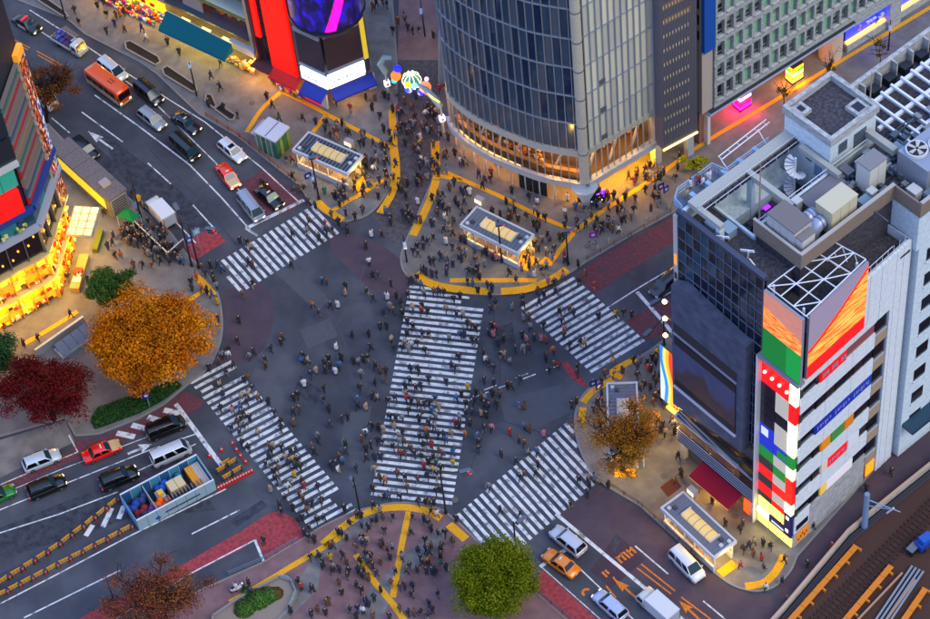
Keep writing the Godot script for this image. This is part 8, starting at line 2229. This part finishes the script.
	var sc := thing("violet_screen", "small glowing violet screen standing beside the fir", "screen", Vector3(18.25, .13, -14.2))
	var SX := Transform3D(Basis(UPV, .45), Vector3(18.25, .13, -14.2))
	fbox(sc, "stand", SX, -.5, .5, .0, .5, -.15, .15, dark_metal); fbox(sc, "screen", SX, -.65, .65, .5, 2.0, -.1, .1, glow(Color(.45, .12, .95), 1.1))
	# bicycles
	for q in [[Vector3(16.14, .13, -7.37), .4, "parked bicycle at the tower pavement kerb"], [Vector3(16.31, .13, 12.68), 1.2, "parked bicycle on the yellow tactile paving"]]:
		var b := thing("bicycle", q[2], "bicycle", q[0], q[1])
		for x in [-.5, .5]:
			var ring := []; var rad := []
			for j in 13: ring.append(Vector3(x + cos(TAU * j / 12) * .33, .34 + sin(TAU * j / 12) * .33, 0)); rad.append(.03)
			var m := MB.new(); m.tube(ring, rad, 5, false); lpart(b, "wheel", m.mesh(), mat(Color(.08, .08, .09), .7))
		var m2 := MB.new(); m2.tube([Vector3(-.5, .34, 0), Vector3(-.15, .75, 0), Vector3(.4, .8, 0), Vector3(.5, .34, 0)], [.025, .025, .025, .025], 5); m2.tube([Vector3(-.15, .75, 0), Vector3(.05, .35, 0), Vector3(.4, .8, 0)], [.025, .025, .025], 5); lpart(b, "frame", m2.mesh(), mat(Color(.55, .56, .6), .4))
		lpart(b, "saddle", box_mesh(Vector3(.26, .07, .14)), mat(Color(.06, .06, .06), .7), Transform3D(Basis.IDENTITY, Vector3(-.2, .88, 0)))
		lpart(b, "handlebar", box_mesh(Vector3(.05, .05, .5)), dark_metal, Transform3D(Basis.IDENTITY, Vector3(.42, .98, 0)))
	# red plate in the pavement by the last subway entrance
	patch("planter_plate", [Vector2(19.35, 28.99), Vector2(20.86, 27.98), Vector2(21.81, 29.22), Vector2(20.04, 30.47)], PV + .02, mat(Color(.30, .12, .09), .8))


# ---------------------------------------------------------------- people
var body_cache := {}
var figure_cache := {}

# joints of one pose: [a, b, radius a, radius b, region]; regions 0 skin, 1 hair, 2 coat, 3 trousers, 4 shoes, 5 bag
func pose_bones(k: int) -> Array:
	var s: float = [.20, -.21, .05, -.05, .15, .02][k]      # stride
	var lean: float = [.03, .03, .0, .01, .06, .0][k]
	var hip := Vector3(0, .92, 0); var ch := Vector3(lean, 1.28, 0); var nk := Vector3(lean * 1.4, 1.45, 0); var hd := Vector3(lean * 1.6 + .02, 1.60, 0)
	var b := [[hip, ch, .185, .20, 2], [ch, nk, .185, .085, 2], [nk, hd, .055, .06, 0], [hd, hd + Vector3(.012, .015, 0), .105, .105, 0], [hd + Vector3(-.035, .045, 0), hd + Vector3(-.02, .07, 0), .1, .09, 1], [hd + Vector3(.1, -.01, 0), hd + Vector3(.105, -.02, 0), .02, .018, 0]]
	if k % 2: b.append([hd + Vector3(-.06, -.02, 0), nk + Vector3(-.09, -.05, 0), .09, .07, 1])
	for e: float in [-1.0, 1.0]:
		var f: float = s * e
		var h := hip + Vector3(0, -.04, e * .09)
		var kn := h + Vector3(f * .75 + .05, -.41, 0); var an := Vector3(f * 1.15 - (.06 if f < 0 else .0), .10 + (.07 if f < -.1 else .0), e * .09)
		b.append([h, kn, .112, .082, 3]); b.append([kn, an, .08, .058, 3])
		b.append([an + Vector3(-.03, -.04, 0), an + Vector3(.15, -.055, e * .02), .048, .04, 4])
		var sh := ch + Vector3(0, .10, e * .215)
		var el := sh + Vector3(-f * .7, -.27, e * .055); var wr := el + Vector3(-f * .5 + .09, -.22, -e * .02)
		if k == 2 or (k == 5 and e > 0): el = sh + Vector3(.02, -.27, e * .06); wr = el + Vector3(.20, .05, -e * .12)
		if k == 3: el = sh + Vector3(-.05, -.27, e * .07); wr = el + Vector3(.1, -.16, -e * .08)
		b.append([sh, el, .078, .068, 2]); b.append([el, wr, .066, .05, 2])
		b.append([wr, wr + (wr - el).normalized() * .09 + Vector3(.01, 0, 0), .036, .03, 0])
	if k in [3, 5]: b.append([hip + Vector3(-.01, .05, 0), Vector3(.0, .55, 0), .19, .23, 2])
	if k == 4: b.append([ch + Vector3(-.17, .04, 0), ch + Vector3(-.19, -.22, 0), .11, .12, 5])
	if k == 1: b.append([hip + Vector3(-.02, .02, .24), hip + Vector3(-.02, -.14, .25), .07, .09, 5])
	return b

# one continuous surface round the bones: surface nets on a grid
func body(k: int) -> Array:
	if body_cache.has(k): return body_cache[k]
	var bones := pose_bones(k)
	var cs := .05
	var lo := Vector3(-.55, -.06, -.45); var n := Vector3i(23, 37, 18)
	var nx := n.x + 1; var ny := n.y + 1; var nz := n.z + 1
	var f := PackedFloat32Array(); f.resize(nx * ny * nz); f.fill(1.0)
	var reg := PackedByteArray(); reg.resize(nx * ny * nz)
	var best := PackedFloat32Array(); best.resize(nx * ny * nz); best.fill(9.0)
	for b in bones:
		var a: Vector3 = b[0]; var e: Vector3 = b[1]; var ra: float = b[2]; var rb: float = b[3]
		var d := e - a; var dd := maxf(d.length_squared(), 1e-6)
		var mr := maxf(ra, rb) + .12
		var p0 := ((a.min(e) - Vector3.ONE * mr - lo) / cs).floor(); var p1 := ((a.max(e) + Vector3.ONE * mr - lo) / cs).ceil()
		for y in range(maxi(0, int(p0.y)), mini(ny - 1, int(p1.y)) + 1):
			for z in range(maxi(0, int(p0.z)), mini(nz - 1, int(p1.z)) + 1):
				for x in range(maxi(0, int(p0.x)), mini(nx - 1, int(p1.x)) + 1):
					var q := lo + Vector3(x, y, z) * cs
					var t := clampf((q - a).dot(d) / dd, .0, 1.0)
					var v := q.distance_to(a + d * t) - lerpf(ra, rb, t)
					var i := (y * nz + z) * nx + x
					if v < best[i]: best[i] = v; reg[i] = b[4]
					var o := f[i]
					var h := maxf(.035 - absf(o - v), .0) / .035
					f[i] = minf(o, v) - h * h * .035 * .25
	var vid := {}
	var vs := PackedVector3Array(); var vr := PackedByteArray()
	var st := [0, 1, nx, nx + 1, nx * nz, nx * nz + 1, nx * nz + nx, nx * nz + nx + 1]
	var of := [Vector3(0, 0, 0), Vector3(1, 0, 0), Vector3(0, 0, 1), Vector3(1, 0, 1), Vector3(0, 1, 0), Vector3(1, 1, 0), Vector3(0, 1, 1), Vector3(1, 1, 1)]
	var eds := [[0, 1], [2, 3], [4, 5], [6, 7], [0, 2], [1, 3], [4, 6], [5, 7], [0, 4], [1, 5], [2, 6], [3, 7]]
	for y in ny - 1:
		for z in nz - 1:
			for x in nx - 1:
				var i := (y * nz + z) * nx + x
				var neg := 0
				for c in 8: if f[i + st[c]] < .0: neg += 1
				if neg == 0 or neg == 8: continue
				var s := Vector3.ZERO; var m := 0; var bi := i; var bv := 9.0
				for e in eds:
					var u := f[i + st[e[0]]]; var w := f[i + st[e[1]]]
					if (u < .0) != (w < .0): s += of[e[0]].lerp(of[e[1]], u / (u - w)); m += 1
				for c in 8:
					if best[i + st[c]] < bv: bv = best[i + st[c]]; bi = i + st[c]
				vid[i] = vs.size(); vs.append(lo + (Vector3(x, y, z) + s / m) * cs); vr.append(reg[bi])
	var idx := PackedInt32Array()
	for i in vid:
		for ax in 3:
			var stp: int = [1, nx, nx * nz][ax]; var u: int = [nx, nx * nz, 1][ax]; var w: int = [nx * nz, 1, nx][ax]
			if i - u < 0 or i - w < 0: continue
			if (f[i] < .0) == (f[i + stp] < .0): continue
			if not (vid.has(i - u) and vid.has(i - w) and vid.has(i - u - w)): continue
			var q := [vid[i], vid[i - u], vid[i - u - w], vid[i - w]]
			if f[i] >= .0: q.reverse()
			idx.append_array([q[0], q[1], q[2], q[0], q[2], q[3]])
	body_cache[k] = [vs, vr, idx]
	return body_cache[k]

const COATS = {"k": ["black", Color(.012, .012, .016)], "n": ["dark navy", Color(.016, .022, .05)], "b": ["brown", Color(.10, .045, .025)], "r": ["red", Color(.24, .018, .022)], "w": ["white", Color(.48, .48, .5)], "t": ["beige", Color(.28, .20, .14)], "u": ["blue", Color(.025, .085, .20)], "y": ["yellow", Color(.40, .25, .02)], "o": ["orange", Color(.34, .09, .018)], "p": ["pink", Color(.36, .12, .17)], "g": ["grey", Color(.15, .16, .18)], "e": ["green", Color(.015, .10, .07)]}
const LEGS = [["black", Color(.012, .012, .015)], ["dark blue", Color(.025, .035, .075)], ["grey", Color(.10, .10, .115)], ["tan", Color(.26, .19, .13)]]

func figure(k: int, code: String, leg: int, hair: int) -> ArrayMesh:
	var key := "%d%s%d%d" % [k, code, leg, hair]
	if figure_cache.has(key): return figure_cache[key]
	var b := body(k)
	var pal := [Color(.46, .27, .19), [Color(.012, .01, .01), Color(.05, .025, .015)][hair], COATS[code][1], LEGS[leg][1], Color(.02, .018, .018), [Color(.02, .02, .025), Color(.12, .05, .03)][hair]]
	var st := SurfaceTool.new()
	st.begin(Mesh.PRIMITIVE_TRIANGLES)
	for i in b[0].size():
		st.set_smooth_group(0); st.set_color(pal[b[1][i]]); st.add_vertex(b[0][i])
	for i in b[2]: st.add_index(i)
	st.generate_normals()
	figure_cache[key] = st.commit()
	return figure_cache[key]

func people():
	var m := vmat(.85)
	var r := RandomNumberGenerator.new(); r.seed = 77
	var rest := SurfaceTool.new()
	rest.begin(Mesh.PRIMITIVE_TRIANGLES)
	# per place: wording, headings, x, z in decimetres and the coat's number; the flag says whether each is a thing of its own
	for P in CROWD:
		for i in range(0, P[2].size(), 3):
			var code: String = COATS.keys()[P[2][i + 2]]
			var at := Vector3(P[2][i] * .1, P[4], P[2][i + 1] * .1)
			var walking: bool = P[1] > -9.0 or r.randf() < .5
			var k: int = [0, 1, 4, 0, 1, 3][r.randi() % 6] if walking else [2, 3, 5][r.randi() % 3]
			var leg: int = [0, 0, 0, 1, 1, 2, 0, 3][r.randi() % 8]
			var hair: int = 0 if r.randf() < .7 else 1
			var turn: float = (P[1] + (PI if r.randf() < .5 else .0) + r.randfn() * .35) if P[1] > -9.0 else r.randf() * TAU
			var s := r.randf_range(.95, 1.08)
			var X := Transform3D(Basis(UPV, turn).scaled(Vector3.ONE * s), at)
			var mesh := figure(k, code, leg, hair)
			if P[3]:
				var o := part(self, "person", mesh, m, X)
				var cut: String = "long coat" if k in [3, 5] else "jacket"
				tag(o, "person in %s %s and %s trousers %s %s" % [COATS[code][0], cut, LEGS[leg][0], "walking" if k in [0, 1, 4] else "standing", P[0].replace(" beside the road works", "")], "person", "people " + P[0])
			else: rest.append_from(mesh, 0, X)
	# the thick of the crowd, where single people cannot be told apart
	for Q in [[[Vector2(-6.24, -33.76), Vector2(-.64, -32.82), Vector2(-1.65, -21.22), Vector2(-5.57, -13.21), Vector2(-8.43, -18.13), Vector2(-6.56, -22.87)], 35], [[Vector2(-.71, -26.19), Vector2(6.2, -19.1), Vector2(14.5, -10), Vector2(10.18, -4.59), Vector2(2.17, -3.64), Vector2(-6.16, -5.9), Vector2(-4.12, -15.77)], 90], [[Vector2(-18.1, -34.32), Vector2(-7.62, -29.07), Vector2(-7.1, -22.45), Vector2(-12.65, -18.81), Vector2(-18.74, -22.31), Vector2(-13, -23.07), Vector2(-10.7, -25.26)], 45], [[Vector2(-40.24, -20.09), Vector2(-33.47, -13.43), Vector2(-34.12, -12.24), Vector2(-37.81, -14.12), Vector2(-41.51, -17.65)], 45], [[Vector2(16.96, -14.85), Vector2(26.42, -20.02), Vector2(26.33, -12.51), Vector2(17.19, -6.99), Vector2(14.64, -11.12)], 45], [[Vector2(-18.1, 29.92), Vector2(-10.01, 27.7), Vector2(-5.64, 29.7), Vector2(-5.44, 35.1), Vector2(-8.95, 42.3), Vector2(-22.04, 40.44)], 45], [[Vector2(20.21, 10.8), Vector2(22.93, 17.1), Vector2(22.55, 22.77), Vector2(19.97, 16.65)], 20]]:
		var pg := PackedVector2Array(Q[0])
		var lo := pg[0]; var hi := pg[0]
		for q in pg: lo = lo.min(q); hi = hi.max(q)
		for i in Q[1]:
			var q := Vector2.ZERO
			for j in 20:
				q = Vector2(r.randf_range(lo.x, hi.x), r.randf_range(lo.y, hi.y))
				if Geometry2D.is_point_in_polygon(q, pg): break
			rest.append_from(figure([0, 1, 2, 3, 4, 5][r.randi() % 6], ["k", "k", "n", "n", "g", "b"][r.randi() % 6], r.randi() % 3, r.randi() % 2), 0, Transform3D(Basis(UPV, r.randf() * TAU), Vector3(q.x, PV, q.y)))
	var o := part(self, "crowd", rest.commit(), m)
	tag(o, "crowd of people in dark coats on the pavements beyond the crossing", "crowd", "", "stuff")

const CROWD = [
	["on the middle crosswalk", -1.78, [-64,150,2,-101,151,0,-52,149,6,-12,145,0,-44,145,5,-79,145,0,-54,139,0,-60,138,1,-67,137,2,-22,136,6,-47,133,6,-75,133,0,-16,130,0,-80,129,3,-101,128,0,-93,124,1,-8,122,7,-81,120,5,-68,114,0,-62,112,1,-32,110,1,-80,111,0,-52,104,1,-74,102,0,-20,92,1,-24,89,0,-63,89,0,-72,85,0,-14,76,0,-53,60,0,9,56,1,-72,56,10,4,54,0,-79,52,0,-89,52,0,-68,49,4,-61,48,0,-23,46,10,-5,45,1,-76,45,5,-10,42,6,10,36,0,-46,36,0,-54,36,1,-72,33,0,5,31,2,1,29,0,-64,22,0,-11,13,0,-70,14,1,-3,13,5,-45,2,0,-22,1,5,-52,0,3,-75,0,0,-62,-5,5,-51,-7,0,-12,-12,0,-4,-16,0,-75,-15,0,18,-21,0,-23,-24,0,-29,-25,1,-34,-26,2,-46,-27,10,-66,-28,1,-49,-39,6,-59,-47,1], false, .0],
	["on the middle crosswalk", -1.78, [-98,264,1,-57,262,0,-52,261,1,-111,261,6,-116,261,0,-90,253,2,-128,250,0,-77,243,2,-65,241,0,-54,240,1,-91,239,0,-114,240,8,-58,233,7,-49,232,0,-119,235,2,-99,233,2,-35,226,7,-68,225,3,-53,223,11,-62,221,0,-124,222,5,-56,215,0,-45,212,2,-70,213,0,-33,211,6,-49,210,2,-77,207,1,-88,207,2,-93,205,3,-116,206,1,-123,205,1,-57,198,3,-66,198,0,-81,199,2,-40,194,6,-101,193,0,-17,189,8,-88,189,2,-61,186,0,-93,188,10,-42,186,1,-33,184,5,-48,184,1,-69,184,0,-112,185,1,-118,183,0,-93,180,10,-23,176,0,-62,177,8,-89,175,0,-52,174,10,-27,171,3,-57,166,1,-22,165,10,-110,168,5,-98,165,5,-68,160,0,-14,159,1,-49,159,10,-87,155,10,-95,155,0], true, .0],
	["on the northwest crosswalk", .52, [-251,-103,2,-288,-103,6,-256,-109,1,-294,-111,1,-167,-134,0,-253,-132,5,-158,-143,1,-150,-144,1,-200,-145,0,-182,-148,10,-256,-141,0,-159,-155,3,-179,-165,2,-169,-187,0,-178,-195,1], false, .0],
	["on the west crosswalk", -1.08, [-274,164,0,-228,148,0,-256,151,5,-228,140,0,-276,147,1,-270,140,1,-286,139,1,-278,132,2,-235,124,1,-264,128,0,-273,128,0,-271,120,1,-283,114,9,-241,108,0,-274,112,6,-266,104,1,-297,109,0,-252,101,2,-273,96,5,-264,94,5,-259,86,1,-294,90,1,-268,71,0,-263,70,2,-297,73,5,-289,57,1,-280,48,1,-309,47,0], false, .0],
	["on the west crosswalk", -1.08, [-193,282,0,-186,280,0,-162,271,0,-210,276,1,-204,268,2,-203,261,1,-187,258,0,-198,259,0,-208,250,2,-228,247,0,-212,243,2,-190,237,0,-206,233,3,-225,232,4,-208,225,0,-221,226,10,-233,225,10,-216,216,7,-238,218,1,-208,207,0,-239,208,0,-214,204,1,-234,206,2,-222,200,1,-211,197,0,-217,195,7,-248,197,0,-236,194,4,-225,191,5,-212,184,1,-219,184,0,-244,186,1,-240,179,0,-229,176,0,-239,172,5,-243,172,2,-267,171,0], true, .0],
	["on the east crosswalk", -.97, [117,79,0,135,78,5,130,77,0,112,63,2,114,54,9,90,45,0,112,41,1,156,41,1,177,41,7,128,32,1,111,26,0,124,25,2,89,10,1,69,8,0,70,0,1,96,-3,0,110,-4,1,89,-7,2,156,-6,3,139,-15,0,110,-18,1,122,-28,9], false, .0],
	["on the southeast crosswalk", .64, [34,306,0,91,303,0,12,299,0,111,291,1,115,279,1,127,274,5,104,271,0,122,270,10,3,265,10,115,269,5,39,258,0,44,254,2,57,254,0,61,244,0,37,234,1,51,225,10,62,225,6], true, .0],
	["on the open crossing", -10.0, [-172,151,1,-2,142,1,10,141,10,-157,146,0,28,138,2,6,138,2,-150,144,0,20,136,0,1,131,0,-213,143,2,-128,133,5,42,128,0,38,126,0,-138,130,0,-171,129,0,23,119,1,54,120,1,121,122,1,-114,121,5,12,115,0,-137,120,6,-119,119,0,-213,127,0,-205,124,2,89,112,0,122,113,0,-176,115,0,101,105,3,96,104,2,-133,105,0,25,98,1,-115,98,0,-211,107,0,-103,97,2,45,92,10,20,91,0,-206,103,0,87,93,0,-175,98,0,16,85,4,-101,84,0,39,81,5,97,83,8,35,81,0,-131,83,10,-108,81,2,-198,88,4,15,76,0,69,76,1,53,75,0,63,75,10,-113,75,0,-160,75,4,-189,75,1,-172,72,0,91,66,3,-155,68,6,85,63,9,34,62,1,-183,70,5,-132,65,10,68,61,9,77,61,1,-165,66,0,-138,63,0,-126,62,0,-121,61,0,41,57,0,-172,63,0,63,55,0,-152,56,0,-167,55,0,30,48,9,25,46,1,-192,54,5,74,44,10,-198,53,6,-116,46,0,33,39,3,-242,54,2,-91,38,5,-197,46,0,29,36,0,-157,39,4,-242,45,0,74,30,2,68,29,10,-117,25,0,-260,37,10,-137,23,0,-234,30,0,-298,39,2,-95,17,0,-255,31,1,-103,16,0,31,11,0,56,10,10,-286,31,4,-222,22,0,-293,30,10,37,3,1,-285,24,0,-220,13,2,-97,-4,1,-85,-6,2,-274,11,0,32,-11,0,-89,-13,10,-175,-14,1,-80,-29,0,-91,-28,4,-108,-28,0,-151,-25,4,-160,-25,0,-181,-30,8,-271,-20,0,-115,-40,0,-141,-43,5,-85,-49,0,-140,-52,0,-99,-63,1,-106,-64,0,-163,-63,2,-168,-66,6,-265,-57,2,-109,-86,4,-252,-73,0,-204,-97,0,-111,-112,0,-132,-139,0,-132,-147,1], false, .0],
	["on the open crossing", -10.0, [-61,277,0,-66,277,2,-70,275,0,-78,275,0,-129,271,0,21,222,1,-4,213,0,-145,218,1,49,211,2,-166,216,4,43,205,2,-3,202,0,-168,208,1,72,201,9,-133,205,0,-174,208,0,-160,205,6,-4,194,6,34,193,3,57,192,2,-164,198,2,52,189,6,-132,192,0,-156,192,1,5,184,1,14,184,9,-126,188,0,-191,187,0,-155,182,0,-10,173,0,-136,177,2,-194,179,2,10,165,0,-131,170,4,109,166,0,-186,172,1,4,161,5,-116,164,0,-5,159,1,54,159,2,115,161,0,-123,161,0,49,157,6,-186,165,10,14,153,1,23,152,0,9,150,0], true, .0],
	["on the pink plaza paving", -10.0, [-80,426,1,-88,421,0,-75,419,0,-95,420,2,-101,419,0,-122,420,1,-140,417,2,-110,412,2,-78,410,0,-158,415,0,-150,409,4,-67,400,0,-146,400,1,-207,405,0,-137,395,1,-94,385,0,-229,398,0,-187,392,2,-129,385,0,-150,382,0,-117,379,2,-172,382,0,-67,370,0,-71,369,1,-155,375,0,-55,367,1,-77,368,0,-87,365,1,-99,364,2,-60,361,11,-174,369,2,-111,363,0,-205,373,0,-75,356,8,-216,369,3,-146,358,0,-60,351,0,-152,356,1,-82,350,0,-162,355,0,-219,362,0,-273,367,1,-72,344,1,-140,348,1,-181,352,0,-149,345,0,-84,340,1,-69,336,2,-164,343,2,-45,334,2,-288,359,4,-142,337,0,-274,354,0,-190,340,1,-112,330,10,-182,335,7,-75,326,0,-52,321,0,-60,321,0,-152,326,2,-204,331,0,-195,329,5,-140,318,5,-67,313,0,-90,314,0,-145,313,0,-119,308,0,-38,304,0,-162,311,0,-198,309,0,-74,298,0,-167,304,1,-137,301,0,-59,294,4,-171,302,0,-205,304,0,-65,290,0,-144,295,6,-108,291,0,-132,292,1,-127,291,0,-157,294,0,-209,297,1,-203,293,0,-144,285,0,-149,282,2,-122,279,5], true, .13],
	["beside the golden-brown tree", -10.0, [145,154,1,189,155,1,202,153,0,196,149,0,147,138,0,189,135,0,152,127,2,173,127,0,203,127,3,191,123,1,213,119,0,164,111,5,188,113,0,196,112,10,210,112,0,216,105,7], false, .13],
	["beside the golden-brown tree", -10.0, [219,256,0,210,221,5,220,221,0,205,216,0,192,213,2,208,210,1,220,210,4,203,204,0,193,201,5,115,191,2,188,197,0,138,180,0,133,176,1,202,175,2,145,170,1,139,167,0,193,170,2], true, .13],
	["below the sign building", -10.0, [287,441,4,289,417,1,265,409,3,313,409,0,289,403,3,281,396,2,271,390,0,301,390,0,278,386,1,294,384,0,284,381,5,272,363,0,257,353,0,276,356,1,226,317,3,248,319,0,258,321,1,238,302,0,136,283,0,212,289,2,219,279,0], true, .13],
	["beside the railway wall", -10.0, [308,460,1,337,418,0,368,398,3,450,311,0], true, .0],
	["on the tower pavement", -10.0, [35,-21,1,30,-26,0,65,-28,1,13,-32,6,7,-35,0,88,-34,4,22,-41,0,97,-39,1,58,-42,0,142,-42,0,104,-46,10,74,-48,9,83,-48,1,-53,-51,0,127,-49,0,-29,-53,0,-17,-53,1,-35,-54,1,92,-54,1,112,-57,10,30,-61,10,-15,-62,1,80,-61,0,127,-60,3,45,-68,9,40,-70,3,107,-69,10,90,-70,5,116,-69,1,3,-73,1,98,-75,1,34,-79,0,-22,-80,0,9,-81,10,20,-85,6,94,-86,7,-6,-92,1,197,-88,4,177,-91,1,10,-102,2,149,-97,0,-13,-103,4,5,-104,1,169,-97,1,173,-107,0,103,-113,2,187,-108,0,136,-116,0,-14,-123,0,208,-113,10,111,-122,0,78,-125,0,200,-120,0,241,-117,1,136,-127,4,-9,-135,10,160,-128,1,190,-127,10,-29,-136,0,172,-130,1,57,-137,0,250,-122,10,150,-133,6,202,-130,1,75,-140,0,-11,-143,4,-46,-144,1,246,-132,0,11,-147,1,156,-142,0,104,-148,4,-19,-152,0,192,-144,3,142,-150,4,-4,-158,10,95,-158,0,238,-146,0,-13,-161,1,250,-146,0,-42,-173,4,75,-172,0,-24,-176,0,227,-164,3,23,-178,4,278,-161,1,-10,-180,1,15,-180,1,248,-166,5,257,-167,5,244,-170,5,40,-186,0,-1,-189,2,265,-173,1,283,-178,0,37,-205,1,53,-205,3,-27,-212,10,288,-195,0,-19,-217,2,-2,-219,10,-13,-226,1,23,-228,10,17,-231,4,-18,-237,1,-11,-244,0,11,-245,0,-3,-248,7,5,-274,1,-4,-280,0], false, .13],
	["on the pavement by the shops", -10.0, [195,45,0,186,40,0,103,-22,9,149,-24,2,-296,-26,1,-63,-50,2,-296,-52,7,-302,-64,6,-308,-71,0,-531,-23,0,-514,-29,0,-296,-76,10,-314,-75,8,-326,-77,1,-299,-86,0,-327,-88,0,-475,-60,0,-300,-95,0,-320,-95,8,-309,-99,1,-90,-127,0,-103,-129,4,-313,-109,2,-303,-111,0,-78,-145,0,-336,-122,6,-58,-150,0,-51,-150,1,-78,-152,0,-353,-125,1,-374,-122,2,-142,-154,0,-364,-128,0,-345,-131,1,-454,-110,0,-265,-144,0,-386,-125,0,-121,-160,0,-83,-162,6,-397,-125,2,-373,-134,1,-463,-117,4,-111,-169,1,-132,-169,1,-150,-168,2,-478,-119,0,-349,-149,1,-361,-150,0,-355,-153,1,-56,-185,0,-413,-145,8,-420,-145,0,-376,-155,1,-139,-185,0,-90,-190,0,-363,-164,0,-392,-159,1,-132,-193,0,-358,-167,0,-383,-164,0,-90,-198,5,-109,-197,0,-64,-200,0,-376,-166,0,-404,-164,2,-143,-200,0,-357,-174,2,-399,-167,1,-429,-161,1,-41,-205,0,-52,-206,0,-394,-169,0,-388,-171,2,-79,-207,0,-423,-166,1,-365,-177,1,-35,-210,0,-360,-183,1,-101,-212,6,-156,-209,11,-410,-175,0,-398,-179,0,-372,-185,2,-87,-217,1,-69,-218,2,-76,-219,1,-422,-178,1,-387,-186,3,-408,-182,2,-182,-216,0,-195,-215,1,-188,-217,2,-400,-188,0,-378,-194,0,-104,-226,0,-405,-192,1,-93,-236,4,-27,-238,5,-32,-242,4,-78,-244,0,-101,-244,0,-93,-247,1,-195,-240,0,-88,-253,10,-383,-222,10,-101,-255,2,-76,-258,1,-451,-213,0,-434,-218,0,-88,-264,6,-389,-233,7,-31,-269,7,-73,-271,0,-201,-269,1,-194,-270,3,-67,-279,0,-30,-280,4,-396,-244,0,-102,-282,1,-15,-290,1,-41,-290,1,-46,-290,0,-68,-294,1,-103,-296,0,1,-299,4,-26,-300,3,-53,-302,0,-135,-298,8,-75,-302,0,-5,-304,10,-137,-308,2,-34,-314,0,-20,-319,4,-6,-320,5,-11,-323,0,-127,-321,0,-78,-326,0,-16,-331,1,-36,-333,2,-55,-333,3,-61,-335,0,-87,-341,0,-45,-346,2,-8,-347,5,-115,-345,3,-30,-350,1,-207,-343,11,-65,-357,1,2,-360,3,-82,-359,2,7,-362,2,-70,-361,0,-132,-359,1,-54,-364,10,-94,-362,0,-260,-357,0,-215,-367,0,-59,-381,0,-278,-374,0,-221,-384,0,-297,-384,0,-213,-414,0,-281,-411,1,-292,-433,0,2,-459,0,-247,-448,4,-16,-470,1,-24,-471,0,-279,-455,0,-30,-477,1,-50,-477,0,-42,-491,2,-33,-496,10,-333,-485,0,-54,-525,1,-73,-524,3,-348,-506,0,-68,-530,0,-59,-532,8,-377,-518,4,-382,-537,0,-405,-539,2,-429,-540,0,-418,-552,1,-416,-568,2,-411,-571,8,-466,-562,0,-405,-573,0,-429,-572,0,-400,-579,2,-418,-594,1,-441,-591,0,-472,-587,0,-433,-597,0], false, .13],
	["on the pavement by the shops", -10.0, [306,435,0,352,371,0,-255,302,0,419,329,0,-214,281,0,-233,265,0,-220,262,0,-235,256,1,-244,233,5], true, .13],
	["on the roof platform", -10.0, [241,217,4,250,214,3,254,217,4,261,211,4,235,231,5], true, 41.9]]
